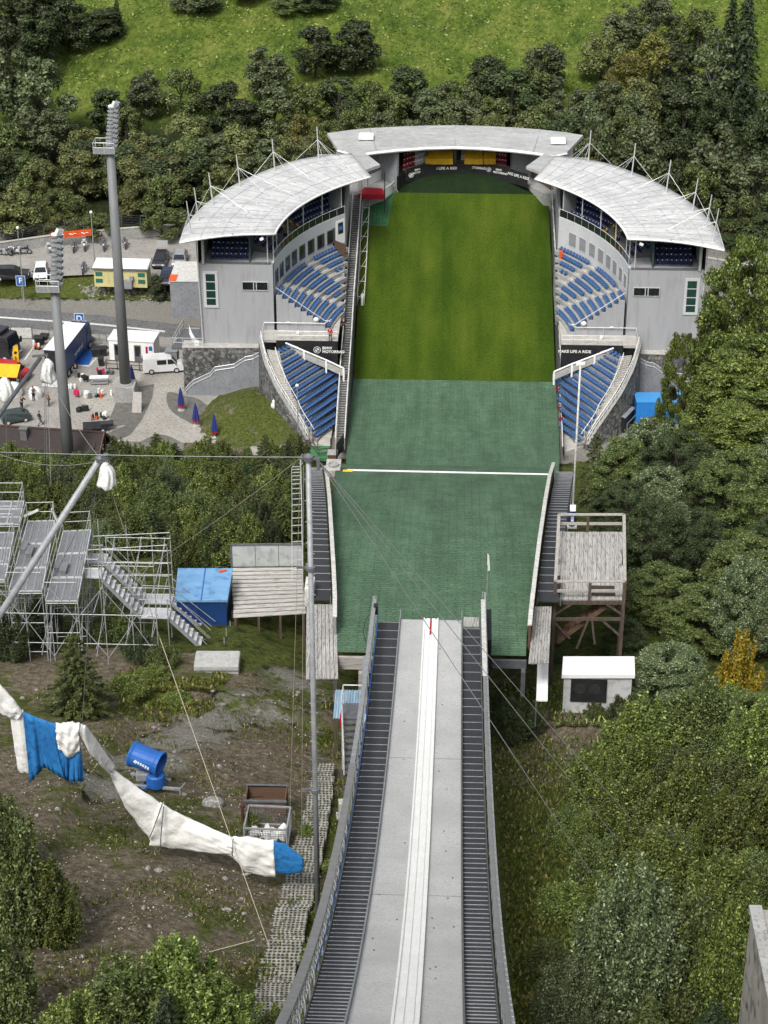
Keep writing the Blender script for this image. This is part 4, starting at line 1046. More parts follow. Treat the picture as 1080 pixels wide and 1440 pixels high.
for k0,k1,f0,f1 in ((2.2,4.7,.2,.85),(5.4,7.6,.2,.85)):
    def pt(k,f): i=int(k); t=k-i; a=near[i]*(1-t)+near[i+1]*t; b=far[i]*(1-t)+far[i+1]*t; return a*(1-f)+b*f+V3(0,0,.012)
    A=[pt(k,f0) for k in np.linspace(k0,k1,6)]; B=[pt(k,f1) for k in np.linspace(k0,k1,6)]; m.strip(A,B)
m.build('roof_patch', pm('roof_patch',(.27,.275,.27,1),(.33,.335,.33,1),.8,.75,c3=(.4,.4,.39,1),fine=2,stretch=(.5,2,1)), rf, eo)
for u,v in ((515,192),(785,198)):
    p = PZ(u,v,18.9); m = MB(); m.cbox(p,1.9,1.5,.4); m.cbox(p+V3(0,0,.25),1.7,1.3,.12); m.build('roof_hatch', WHITE, rf, eo, bevel=.03)
m = MB(); bx_=[p[0] for p in bp]; by_=[p[1] for p in bp]; W0 = [V3(p[0],max(p[1]+.35,ip(p[0],bx_,by_)+.9) if 2<i<8 else p[1]+4.4,p[2]) for i,p in enumerate(near)]
def wall_seg(m,a,b,z0,z1,t=.2): m.slab([V3(a[0],a[1],z1),V3(b[0],b[1],z1),V3(b[0],b[1]+t,z1),V3(a[0],a[1]+t,z1)],[V3(a[0],a[1],z0),V3(b[0],b[1],z0),V3(b[0],b[1]+t,z0),V3(a[0],a[1]+t,z0)])
for i in (1,2): wall_seg(m,W0[i],W0[i+1],12.5,18.0)
for i in (7,8): wall_seg(m,W0[i],W0[i+1],12.5,18.0)
m.build('wall', GREYP, eb, eo)
m = MB(); wall_seg(m,W0[0]+V3(.5,0,0),W0[1],9.5,18.); wall_seg(m,W0[9],W0[10]+V3(-.3,0,0),9.5,18.)
m.slab([far[0]+V3(1.2,-.3,-.45),far[0]+V3(1.2,-.1,-.45),W0[0]+V3(.7,.2,-.05),W0[0]+V3(.5,0,-.05)][::-1],[V3(q[0],q[1],9) for q in (far[0]+V3(1.2,-.3,0),far[0]+V3(1.2,-.1,0),W0[0]+V3(.7,.2,0),W0[0]+V3(.5,0,0))][::-1])
m.slab([far[-1]+V3(-1.2,-.3,-.45),far[-1]+V3(-1.2,-.1,-.45),W0[-1]+V3(-.7,.2,-.05),W0[-1]+V3(-.5,0,-.05)],[V3(q[0],q[1],9) for q in (far[-1]+V3(-1.2,-.3,0),far[-1]+V3(-1.2,-.1,0),W0[-1]+V3(-.7,.2,0),W0[-1]+V3(-.5,0,0))])
m.build('end_wall', WALLL, eb, eo)
m = MB(); 
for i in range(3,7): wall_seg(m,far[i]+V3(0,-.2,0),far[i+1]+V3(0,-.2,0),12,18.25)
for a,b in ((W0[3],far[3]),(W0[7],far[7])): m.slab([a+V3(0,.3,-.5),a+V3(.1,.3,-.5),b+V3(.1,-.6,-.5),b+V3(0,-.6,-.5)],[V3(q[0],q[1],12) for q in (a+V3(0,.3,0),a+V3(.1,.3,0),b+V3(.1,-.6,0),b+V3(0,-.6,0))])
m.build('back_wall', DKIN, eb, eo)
m = MB(); seats = []
for j in range(4):
    A = []; B = []
    for k in np.linspace(3.15,6.85,13):
        i=int(k); t=k-i; a=W0[i]*(1-t)+W0[i+1]*t; b=far[i]*(1-t)+far[i+1]*t; 
        y0 = a[1]+.3+j*.8; A.append(V3(a[0],y0,15.2+.42*j)); B.append(V3(a[0],y0+.81,15.2+.42*j))
    m.strip(A,B); m.strip([p-V3(0,0,.45) for p in A],A)
    for k in np.linspace(3.2,6.8,36):
        if abs(k-5) < .22: continue
        i=int(k); t=k-i; a=W0[i]*(1-t)+W0[i+1]*t
        mid_ = 3.55<k<6.45
        seats.append((a[0],a[1]+.7+j*.8,15.2+.42*j,0,('r' if not mid_ else 'w') if j<2 else ('w' if (j==2 and mid_) else ('r' if j==2 else 'd'))))
m.build('tier_floor', DKCONC, eb, eo); place_seats(seats, eb)
m = MB(); F0 = [p+V3(0,-.4,0) for p in W0]; F0[3]=V3(F0[3][0],252.3,0); F0[7]=V3(F0[7][0],252.3,0)
for i in range(3,7):
    a,b = F0[i],F0[i+1]; m.slab([V3(a[0],a[1],15.1),V3(b[0],b[1],15.1),V3(b[0],b[1]+.9,15.1),V3(a[0],a[1]+.9,15.1)],[V3(a[0],a[1],14.2),V3(b[0],b[1],14.2),V3(b[0],b[1]+.9,14.2),V3(a[0],a[1]+.9,14.2)])
m.build('deck', WOODB, eb, eo)
m = MB()
for k in (3.0,4.0,5.0,6.0,7.0):
    i=int(k); p=W0[i]; m.tube((p[0],p[1]-.1,14.9),(p[0],p[1]-.1,18.2),.1 if k!=5 else .25)
m.build('post', STEELD, eb, eo)
m = MB(); p = W0[5]; m.box(p[0]-.75,p[0]+.75,p[1]+.6,p[1]+3,15,18.1); m.build('gate', BLACK, eb, eo)
def on_banner(i, t, txt, size, dz=0., dx=0):
    a,b = bp[i],bp[i+1]; p = a+(b-a)*t; d = (b-a); d[2]=0; d/=np.linalg.norm(d); nrm = V3(d[1],-d[0],0)
    text_mesh('lettering', txt, size, WHITE, bn, frame(p+nrm*.02+d*dx+V3(0,0,14.62-p[2]+dz),d,nrm), bn.location, bold=.01)
    return p+nrm*.02, d
on_banner(1,.8,'BMW',.36,.2,.1); on_banner(1,.8,'MOTORRAD',.36,-.18,.35); on_banner(3,.3,'MAKE LIFE A RIDE',.5); on_banner(5,.0,'BMW MOTORRAD',.42,.12); on_banner(6,.45,'BMW',.36,.2,0); on_banner(6,.45,'MOTORRAD',.36,-.18,.25); on_banner(7,.45,'MAKE LIFE A RIDE',.5)
roundel((bp[1][0]+.75,bp[1][1]-.9+.3,14.65),.3,bn,bn.location); roundel((bp[6][0]-.25,bp[6][1]-.06,14.68),.3,bn,bn.location)
# yellow covered rows
for u0,u1,w in ((598,637,0),(653,679,0),(680,697,1)):
    a = PZ(u0,231,15.3); b = PZ(u1,231,15.3); y = min(a[1],b[1])+.2
    m = MB(); k = 8; A=[];B=[];C=[]
    for i in range(k+1):
        t=i/k; x=a[0]+(b[0]-a[0])*t; s=.06*math.sin(i*1.9); A.append(V3(x,y-.05+s,15.25)); B.append(V3(x,y+s,15.95)); C.append(V3(x,y+1.5,16.7-.12*abs(math.sin(i*1.3))))
    m.strip(A,B); m.strip(B,C); m.tri(A[0],B[0],C[0]); m.tri(A[-1],C[-1],B[-1]); m.strip([p+V3(0,1.7,0) for p in A],C)
    tag(m.build('seat_cover', pm('yellow_tarp',(.62,.36,.015,1),(.5,.28,.012,1),1.2,.6), smooth=False), {598:'long yellow tarpaulin over seats left of the centre gate of the end stand',653:'yellow tarpaulin over seats just right of the centre gate of the end stand',680:'short yellow tarpaulin box at the right of the end stand seats'}[u0], 'tarpaulin')
m = MB(); m.prism([(-17,247.5),(-12.4,246.5),(-8.5,248.5),(-6.2,251.5),(-3.2,254),(.3,254.6),(5,254.3),(9.2,251.6),(11.6,248),(17,247.5),(18,262),(-18,262)],9,13.35); tag(m.build('embankment',CONC),kind='structure')
# exit corner on the left: white boards, red mat, wooden fence
def vboard(name, label, cat, px, z0, h, mat, th=.06, dz=None):
    P = [PZ(u,v,z0) for u,v in px]; m = MB()
    for a,b in zip(P[:-1],P[1:]):
        d = b-a; nrm = V3(-d[1],d[0],0); nrm/=max(np.linalg.norm(nrm),1e-6)
        m.slab([a+V3(0,0,h),b+V3(0,0,h),b+nrm*th+V3(0,0,h),a+nrm*th+V3(0,0,h)],[a,b,b+nrm*th,a+nrm*th])
    return tag(m.build(name, mat), label, cat)
vboard('white_board','white boarded screen at the far left exit of the field','screen',[(503,268),(516,262),(528,256),(545,248),(556,244)],13.36,1.3,WHITE)
vboard('white_board','short white lettered board right of the red mat','board',[(541,279),(550,273),(557,265)],12.6,1.3,WHITE)
m = MB(); P=[PZ(u,v,13.7) for u,v in ((504,273),(541,274),(538,265),(512,263))]; m.slab(P,[p-V3(0,0,.6) for p in P]); tag(m.build('red_mat',RED),'red mat platform at the far left corner of the field','mat')
m = MB(); 
for u,v in ((508,266),(517,262),(541,280),(541,262)): p=PZ(u,v,13.3); m.box(p[0]-.06,p[0]+.06,p[1]-.06,p[1]+.06,11.5,15.2)
tag(m.build('gate_posts',BLACK),'black gate posts beside the red mat','gate')
vboard('wood_fence','brown boarded fence left of the far banners','fence',[(546,243),(556,239.5),(567,236)],14.4,1.0,WOODB,.1)
vboard('wood_fence','brown boarded fence right of the far banners beside the right grandstand','fence',[(722,239),(742,246),(760,256),(774,266)],13.6,1.5,WOODB,.1)
m = MB()
for k,(u,v) in enumerate(((745,250),(755,255),(765,261))): p=PZ(u,v,13.3); m.beam(p,p+V3(1.2,-1.6,-.4),1.1,.08)
tag(m.build('wood_ramp',WOODB),'brown wooden ramp steps at the far right corner of the field','ramp')

# ------------------------------------------------------------------ stairs and rails along both sides of the hill and field
def field_stair(sgn, label, ya, yb):
    ex = (lambda y: xL(y)) if sgn<0 else (lambda y: xR(y))
    t = thing('field_stair', label, 'stair', (ex(ya)+sgn*.7,ya,HILL(ya))); m = MB(); y = ya
    while y < yb:
        x0,x1 = sorted((ex(y)+sgn*.35,ex(y)+sgn*1.2)); y2=y+.44; m.mi=0; zz = .3+max(0,(y-203)*.28)*0+max(HILL(y),ip(y,[200,214,252],[.2,3.2,14.2]))
        m.box(x0,x1,y,y2,zz-.5,zz); m.mi=1; m.box(x0,x1,y-.01,y+.05,zz-.06,zz+.015); y=y2
    m.build('steps', [pm('dark_step',(.06,.06,.062,1),(.09,.09,.09,1),1.5,.8),CONC], t, t.location)
    zf = lambda y: max(HILL(y),ip(y,[200,214,252],[.2,3.2,14.2]))
    for e,nm_ in ((.27,'inner_rail'),(1.28,'outer_rail')):
        m = MB(); ys = np.arange(ya,yb,1.5); P=[V3(ex(q)+sgn*e,q,zf(q)+1.15) for q in ys]
        for p,q in zip(P[:-1],P[1:]): m.beam(p,q,.12 if sgn<0 else .09,.14)
        for p in P[::1]: m.beam(p,V3(p[0],p[1],HILL(p[1])-.3),.06,.06)
        m.build(nm_, OFFW, t, t.location)
    m = MB(); ys = np.arange(ya,yb,1.5)
    for p,q in zip(ys[:-1],ys[1:]): m.slab([V3(ex(p)+sgn*.2,p,zf(p)+.35),V3(ex(q)+sgn*.2,q,zf(q)+.35),V3(ex(q)+sgn*.24,q,zf(q)+.35),V3(ex(p)+sgn*.24,p,zf(p)+.35)],[V3(ex(p)+sgn*.2,p,HILL(p)-.5),V3(ex(q)+sgn*.2,q,HILL(q)-.5),V3(ex(q)+sgn*.24,q,HILL(q)-.5),V3(ex(p)+sgn*.24,p,HILL(p)-.5)])
    m.build('board', STEELD, t, t.location)
    return t
field_stair(-1,'long dark stair with pale rails between the left stands and the field',201.5,247)
field_stair(1,'narrow dark stair with pale rails between the right terrace and the field',215.,247)
t=thing('hill_rail','white edge rail between the right lower stand and the green mats','railing',(xR(208)+.3,208,.5)); P=[V3(xR(q)+.3,q,HILL(q)+1.0) for q in np.arange(200.5,217,1.5)]; m=MB()
for p,q in zip(P[:-1],P[1:]): m.beam(p,q,.13,.14)
m.build('rail',OFFW,t,t.location); m=MB()
for p,q in zip(P[:-1],P[1:]): m.slab([p,q,q+V3(.05,0,0),p+V3(.05,0,0)],[V3(p[0],p[1],HILL(p[1])-.5),V3(q[0],q[1],HILL(q[1])-.5),V3(q[0]+.05,q[1],HILL(q[1])-.5),V3(p[0]+.05,p[1],HILL(p[1])-.5)])
m.build('board',STEELD,t,t.location)
# light railing frame along the inner side of the field (left) and its white pads
def frame_rail(sgn, label, v0, v1):
    ex = (lambda y: xL(y)) if sgn<0 else (lambda y: xR(y)); ya = hit(640,v0,Hf,190,260,.05)[1]; yb = hit(640,v1,Hf,190,260,.05)[1]
    t = thing('field_rail', label, 'railing', (ex(ya),ya,HILL(ya))); m = MB()
    for e,h in ((-.1,1.0),(.75,1.0)):
        P=[V3(ex(q)-sgn*e,q,HILL(q)+h) for q in np.arange(ya,yb,1.2)]
        for p,q in zip(P[:-1],P[1:]): m.beam(p,q,.09,.1)
        for p in P[::3]: m.beam(p,p-V3(0,0,1.1),.07,.07)
    for q in np.arange(ya,yb,2.4): m.beam((ex(q)+sgn*.1,q,HILL(q)+1),(ex(q)-sgn*.75,q,HILL(q)+1),.07,.08); m.beam((ex(q)+sgn*.1,q,HILL(q)+.4),(ex(q+1.2)-sgn*.75,q+1.2,HILL(q+1.2)+1),.05,.06)
    m.build('frame', OFFW, t, t.location)
    m = MB(); m.cbox((ex(ya)-sgn*.5,ya+.3,HILL(ya)+.5),.3,1.4,1.1); m.build('pad', WHITE, t, t.location, bevel=.05)
frame_rail(-1,'pale open frame railing along the upper left edge of the grass field',430,285)
# ------------------------------------------------------------------ yard: masts, buildings, vehicles, people
def G0(u, v, z=.05): return PZ(u, v, z)
LAMPM = pm('lamp_lens', (.7,.72,.74,1), (.55,.57,.6,1), 4, .2, spec=.6)
def flood_mast(label, bu, bv, tv, plat_v, base_label=None):
    b = G0(bu,bv,0); 
    ztop = CAM[2]+ray(bu-20,tv)[2]/ray(bu-20,tv)[1]*b[1]; zp = CAM[2]+ray(bu-20,plat_v)[2]/ray(bu-20,plat_v)[1]*b[1]
    t = thing('floodlight_mast', label, 'light mast', b); o = b
    m = MB(); m.tube(b+V3(0,0,.8),b+V3(0,0,zp),.66,.46,16); m.build('pole', pm('mast_grey',(.15,.155,.16,1),(.18,.185,.19,1),.5,.6,metal=.1), t, o, True)
    m = MB(); m.slab([b+V3(x,y,1.9) for x,y in ((-1.15,-1.15),(1.15,-1.15),(1.15,1.15),(-1.15,1.15))],[b+V3(x,y,-.5) for x,y in ((-1.3,-1.3),(1.3,-1.3),(1.3,1.3),(-1.3,1.3))]); m.lathe(b+V3(0,0,1.9),[(.85,0),(.85,.1),(.7,.14)],16); m.build('footing', CONC, t, o, bevel=.04)
    m = MB(); z = zp; c = b+V3(0,0,z)
    m.cbox(c+V3(-.55,0,.1),2.3,1.7,.12); m.cbox(c+V3(-.55,-.82,.45),2.3,.05,.7); m.cbox(c+V3(.58,0,.45),.05,1.6,.7); pf = m.build('platform', STEEL, t, o)
    m = MB(); P = [(-1.7,-.85),(.6,-.85),(.6,.85),(-1.7,.85),(-1.7,-.85)]
    for h in (.6,1.15): m.path([c+V3(x,y,.15+h) for x,y in P],.03,4)
    for x,y in P[:4]+[(-.5,-.85),(-.5,.85)]: m.beam(c+V3(x,y,.1),c+V3(x,y,1.3),.05,.05)
    m.build('platform_rail', ALU, pf, o)
    m = MB(); H = ztop-zp; m.tube(c,c+V3(.55,0,H*.9),.42,.36,12)
    for k in range(11): p = c+V3(.05*k,0,.8+k*(H*.9-.9)/10); m.tube(p,p+V3(.0,0,.09),.47,.47,12)
    m.build('lamp_column', STEEL, t, o)
    for k in range(9):
        for s_ in (-.35,.35):
            p = c+V3(.62+.05*k,s_,.9+k*(H*.92-.7)/8); m = MB(); m.cbox(p,.45,.5,.36,rz=R(-12)*s_,ry=R(28)); m.cbox(p-V3(.2,0,.15),.3,.06,.2); lp = m.build('lamp', GREYP, t, o, bevel=.04)
            m = MB(); m.cbox(p+V3(.22,0,-.06),.03,.42,.3,rz=R(-12)*s_,ry=R(28)); m.build('lens', LAMPM, lp, o)
    m = MB(); q=c+V3(.75,0,H*.95); m.cbox(q,.5,.9,.35,ry=R(25)); m.lathe(c+V3(.55,0,H*.9),[(.36,0),(.45,.05),(.45,.14),(.3,.2)],14); m.build('top_cap', WHITE, t, o)
    return t
flood_mast('tall grey floodlight mast rising from a concrete footing beside the white cabin', 178, 560, 143, 214)
flood_mast('grey floodlight mast standing before the brown tiled roof, its foot hidden by bushes', 100.5, 692, 322, 408)
p = G0(192,580,.05); m = MB(); m.hexa([p+V3(-.55,-.05,0),p+V3(.55,-.05,0),p+V3(.55,.05,0),p+V3(-.55,.05,0),p+V3(-.35,.7,2.2),p+V3(.6,.7,2.2),p+V3(.6,.8,2.2),p+V3(-.35,.8,2.2)]); tag(m.build('leaning_board',CONCL),'pale board leaning against the concrete mast footing','board')

def block(name, label, cat, pu, pv, L, W, H, ang, z=.05, mats=None):
    """thing whose base centre shows at the pixel; ang = direction of its length from +x"""
    p = G0(pu,pv,z); t = thing(name,label,cat,p,R(ang)); return t
def lb(t, m, name, mat, bevel=0, par=None, smooth=False): return m.build(name, mat, par or t, (0,0,0), smooth, bevel)

# white cabin with wooden deck
t = block('cabin','white flat-roofed cabin with dark doors between the blue lorry and the white van','cabin',190,503,5.6,3,2.8,-6)
m = MB(); m.box(-2.75,2.75,-1.4,1.4,.15,2.75); lb(t,m,'wall',WHITE,.03)
m = MB(); m.box(-2.85,2.85,-1.5,1.5,2.751,2.95); lb(t,m,'roof',WHITE,.04)
for x in (-1.7,.75):
    m = MB(); m.box(x-.42,x+.42,-1.45,-1.4,.2,2.3); d=lb(t,m,'door',STEELD); m = MB(); m.box(x-.3,x+.3,-1.47,-1.45,.9,2.15); lb(t,m,'pane',GLASS,par=d); m = MB(); m.box(x+.3,x+.36,-1.5,-1.45,1.0,1.2); lb(t,m,'handle',ALU,par=d)
m = MB(); m.box(1.75,2.0,-1.44,-1.4,.4,2.2); lb(t,m,'red_sign',RED); m = MB(); m.box(2.15,2.55,-1.44,-1.4,1.7,2.25); lb(t,m,'blue_sign',BLUE)
t = block('wooden_deck','grey wooden deck with handrail in front of the white cabin','deck',183,517,5,1.4,.3,-6); m = MB()
for k in range(10): m.box(-2.7,2.7,-.75+.15*k,-.62+.15*k,.2,.28)
lb(t,m,'boards',WOODGX); m = MB()
for x in (-2.7,-1.35,0,1.35,2.7): m.box(x-.05,x+.05,-.82,-.74,0,1.25)
for h in (.7,1.15): m.box(-2.7,2.7,-.85,-.82,h,h+.1)
lb(t,m,'handrail',WOODBZ)
t = block('grey_cabinet','tall grey service cabinet between the white cabin and the grandstand base','cabinet',243,516,1,1,2.2,-5); m = MB(); m.box(-.7,.7,-.6,.6,0,2.2); lb(t,m,'body',GREYP,.03); m = MB(); m.box(-.76,.76,-.66,.66,2.21,2.3); lb(t,m,'top',STEEL); m = MB(); m.box(-.01,.01,-.62,-.601,.1,2.1); m.box(.1,.16,-.64,-.602,1.,1.3); lb(t,m,'door_seam',BLACK)
# bins
def bin_(u,v,label,sc_=1.):
    t = block('wheelie_bin',label,'bin',u,v,1,1,1,rs.uniform(-10,10)); t['group']='dark bins beside the white cabin'
    m = MB(); w=.55*sc_; m.hexa([(-w*.8,-.3,.08),(w*.8,-.3,.08),(w*.8,.3,.08),(-w*.8,.3,.08),(-w,-.38,1.0),(w,-.38,1.0),(w,.38,1.0),(-w,.38,1.0)]); lb(t,m,'body',BLACK,.03)
    m = MB(); m.hexa([(-w*1.04,-.42,1.0),(w*1.04,-.42,1.0),(w*1.04,.42,1.0),(-w*1.04,.42,1.0),(-w,-.36,1.1),(w,-.36,1.1),(w,.4,1.16),(-w,.4,1.16)]); lb(t,m,'lid',RUBBER)
    m = MB(); m.wheel((-w*.8,.3,.1),.1,.06,(1,0,0)); m.wheel((w*.8,.3,.1),.1,.06,(1,0,0)); lb(t,m,'wheels',RUBBER)
bin_(136,501,'left of the two big dark bins at the corner of the blue bay',1.1); bin_(144,500,'right of the two big dark bins at the corner of the blue bay',1.1); bin_(142.5,514,'small dark bin standing alone by the cabin deck',.65)
bin_(55,485,'dark bin left of the lorry trailer, on the parking bay',1.); bin_(63,482,'dark bin close to the corner of the lorry trailer roof',.9)

# ---- vehicles
CARGL = GLASS; HEADL = LAMPM; TAIL = pm('tail_lamp',(.35,.01,.01,1),(.25,.01,.01,1),3,.3)
def wheels(t, xs, w, r, par=None):
    for x in xs:
        for s_ in (-1,1):
            m = MB(); m.wheel((x,s_*(w/2-.1),r),r,.22,(0,1,0),16); o = lb(t,m,'wheel',RUBBER); m = MB(); m.wheel((x,s_*(w/2-.005+.01),r),r*.6,.03,(0,1,0),12); lb(t,m,'rim',ALU,par=o)
def profile_body(prof, w, tumble, zt):
    """side outline extruded over the width, narrowing towards the roof"""
    m = MB(); n = len(prof); V = []
    ss = (-1,-.86,.86,1)
    for s_ in ss:
        for x,z in prof:
            k = w/2-(tumble*max(0,(z-.9)/(zt-.9)) if z>.9 else 0); sh = .06 if abs(s_)==1 else 0
            V.append((x*(1-sh*.15), s_*k, z-(sh if z>.95 else 0)))
    F = []
    for a in range(3):
        for i in range(n): F.append((a*n+i, a*n+(i+1)%n, (a+1)*n+(i+1)%n, (a+1)*n+i))
    F += [tuple(range(n)), tuple(range(3*n,4*n))[::-1]]; m.add(V,F); return m
def car(u, v, ang, label, paint, kind='estate', z=1.84, name='parked_car', cat='car', group='cars on the upper car park'):
    p = G0(u,v,z); t = thing(name,label,cat,p,R(ang),group)
    if kind == 'van':
        L,W,H = 4.9,1.95,1.95
        prof = [(-2.45,.35),(2.35,.35),(2.45,.75),(2.2,1.02),(1.55,1.18),(.95,1.86),(.5,1.95),(-2.3,1.95),(-2.43,1.6)]
        win = [((1.48,1.22),(.98,1.78),(.5,1.78),(.5,1.2)),((.35,1.2),(.35,1.75),(-.75,1.75),(-.75,1.2))]; ws = ((1.6,1.16),(1.0,1.82)); rw=((-2.46,1.2),(-2.37,1.8)); wx=(1.5,-1.45); r=.34; tb=.12
    elif kind == 'suv':
        L,W,H = 4.7,1.9,1.72
        prof = [(-2.3,.35),(2.3,.35),(2.36,.75),(2.25,.98),(1.2,1.08),(.55,1.62),(.1,1.7),(-1.9,1.68),(-2.2,1.1),(-2.36,.9)]
        win = [((1.05,1.1),(.52,1.55),(-.3,1.6),(-.3,1.08)),((-.42,1.08),(-.42,1.6),(-1.8,1.56),(-2.0,1.12))]; ws=((1.2,1.1),(.58,1.6)); rw=((-2.22,1.12),(-1.95,1.62)); wx=(1.42,-1.4); r=.36; tb=.22
    else:
        L,W,H = 4.4,1.78,1.48
        prof = [(-2.15,.3),(2.15,.3),(2.2,.62),(2.08,.82),(1.15,.93),(.42,1.42),(0,1.48),(-1.55,1.46),(-2.0,1.0),(-2.2,.85)]
        win = [((1.,.95),(.4,1.36),(-.3,1.4),(-.3,.94)),((-.42,.94),(-.42,1.4),(-1.5,1.36),(-1.85,1.0))]; ws=((1.15,.95),(.46,1.4)); rw=((-2.02,1.),(-1.6,1.42)); wx=(1.35,-1.32); r=.32; tb=.22
    b = lb(t, profile_body(prof,W,tb,H), 'body', paint, .05, smooth=False)
    k = lambda z: W/2-(tb*max(0,(z-.9)/(H-.9)) if z>.9 else 0)+.012
    m = MB()
    for q in win:
        for s_ in (-1,1): m.poly([(x,s_*k(zz),zz) for x,zz in q])
    lb(t,m,'side_window',CARGL)
    m = MB(); (x0,z0),(x1,z1) = ws; m.quad((x0+.03,-k(z0)+.12,z0+.03),(x0+.03,k(z0)-.12,z0+.03),(x1+.05,k(z1)-.12,z1),(x1+.05,-k(z1)+.12,z1)); lb(t,m,'windscreen',CARGL)
    m = MB(); (x0,z0),(x1,z1) = rw; m.quad((x0-.03,k(z0)-.16,z0+.05),(x0-.03,-k(z0)+.16,z0+.05),(x1-.05,-k(z1)+.16,z1-.03),(x1-.05,k(z1)-.16,z1-.03)); lb(t,m,'rear_window',CARGL)
    wheels(t,wx,W,r)
    for s_ in (-1,1):
        m = MB(); m.cbox((prof[2][0]-.08,s_*(W/2-.3),prof[2][1]+.02),.16,.36,.16); lb(t,m,'headlight',HEADL,.02)
        m = MB(); m.cbox((-L/2+.1,s_*(W/2-.16),.85),.12,.22,.3); lb(t,m,'tail_light',TAIL,.02)
        m = MB(); m.cbox((ws[0][0]-.15,s_*(W/2+.1),ws[0][1]+.1),.14,.2,.13); lb(t,m,'mirror',BLACK,.02)
    m = MB(); m.cbox((prof[2][0]+.0,0,.5),.1,W*.8,.2); m.cbox((-L/2-.02+.06,0,.48),.1,W*.85,.2); lb(t,m,'bumper',RUBBER,.02)
    return t
BLKCAR = pm('black_car_paint',(.012,.013,.016,1),(.02,.02,.024,1),1,.2,spec=.6); SILV = pm('silver_car_paint',(.30,.31,.32,1),(.38,.39,.40,1),1,.3,metal=.3); DBLU = pm('dark_blue_car_paint',(.012,.018,.05,1),(.018,.025,.065,1),1,.22,spec=.6); WCAR = pm('white_car_paint',(.72,.72,.72,1),(.62,.62,.62,1),.8,.3,spec=.5)
car(230,521,11,'white panel van parked between the white cabin and the grandstand base',WCAR,'van',.06,'parked_van','van',None)
car(16,392,4,'black estate car parked side-on at the left edge of the upper car park',BLKCAR,'suv')
car(58,388,-82,'small white car parked nose-on beside the black estate',WCAR,'hatch')
c1 = car(226,371,-90,'dark estate car with its tailgate raised behind the yellow hut',BLKCAR,'estate')
m = MB(); m.hexa([(-2.0,-.75,1.45),(-2.0,.75,1.45),(-1.9,.75,1.5),(-1.9,-.75,1.5),(-2.5,-.7,2.3),(-2.5,.7,2.3),(-2.42,.7,2.34),(-2.42,-.7,2.34)]); lb(c1,m,'raised_tailgate',BLKCAR)
car(253,370,-88,'silver estate car parked nose-on right of the car with the raised tailgate',SILV,'estate')
car(235,396,-88,'dark blue car at the edge of the car park behind the grey block house',DBLU,'hatch'); car(263,396,-92,'dark car half hidden behind the grey block house roof',BLKCAR,'hatch')
# red van at left with yellow flag
car(14,531,-13,'red delivery van with dark windows at the left edge of the yard',REDCAR,'van',.06,'parked_van','van',None)
def feather(u,v,label):
    p = G0(u,v,0); t = thing('feather_flag',label,'flag',p); m = MB(); m.path([(0,0,0),(0,0,2.6),(.15,0,3.4),(.6,0,3.7)],.025); lb(t,m,'staff',STEEL)
    m = MB(); n=10; A=[(.02+.13*max(0,(i/n-.7)/.3),.03*math.sin(i),.8+2.6*i/n) for i in range(n+1)]; B=[(.75-.05*i/n,.05*math.sin(i*.8+1),.9+2.75*i/n) for i in range(n+1)]; m.strip(A,B); m.strip([(x,y+.02,z) for x,y,z in B],[(x,y+.02,z) for x,y,z in A]); c=lb(t,m,'cloth',YELLOW,smooth=True)
    m = MB(); m.cbox((.38,-.04,2.6),.3,.02,.36,ry=.5); m.cbox((.36,-.04,1.7),.12,.02,.9); lb(t,m,'printed_mark',BLACK,par=c)
feather(20,524,'yellow feather flag with dark print standing before the red van')
# black lorry cab at the left edge
t = block('lorry','black lorry cab standing at the left edge of the yard','lorry',2,503,6,2.5,3.4,-20)
m = MB(); m.hexa([(-1.1,-1.25,.6),(2.2,-1.25,.6),(2.2,1.25,.6),(-1.1,1.25,.6),(-1.0,-1.2,3.5),(1.8,-1.15,3.4),(1.8,1.15,3.4),(-1.0,1.2,3.5)]); lb(t,m,'cab',BLKCAR,.12)
m = MB(); m.quad((2.15,-1.1,1.9),(2.15,1.1,1.9),(1.98,1.05,2.9),(1.98,-1.05,2.9)); lb(t,m,'windscreen',GLASS)
for s_ in (-1,1):
    m = MB(); m.quad((.4,s_*1.27,1.9),(1.7,s_*1.27,1.9),(1.55,s_*1.24,2.7),(.4,s_*1.24,2.7)); lb(t,m,'side_window',GLASS); m = MB(); m.cbox((2.0,s_*1.5,2.2),.2,.3,.7); lb(t,m,'mirror',BLACK,.04); m = MB(); m.cbox((2.22,s_*.9,.85),.08,.4,.25); lb(t,m,'headlight',LAMPM)
m = MB(); m.box(-4.5,-1.1,-.5,.5,.6,.95); m.cbox((2.25,0,.75),.25,2.4,.35); lb(t,m,'chassis',STEELD); m = MB(); m.cbox((.2,0,3.65),1.2,2.2,.35); lb(t,m,'roof_fairing',BLKCAR,.08)
wheels(t,(1.3,-2.6,-3.8),2.5,.5)
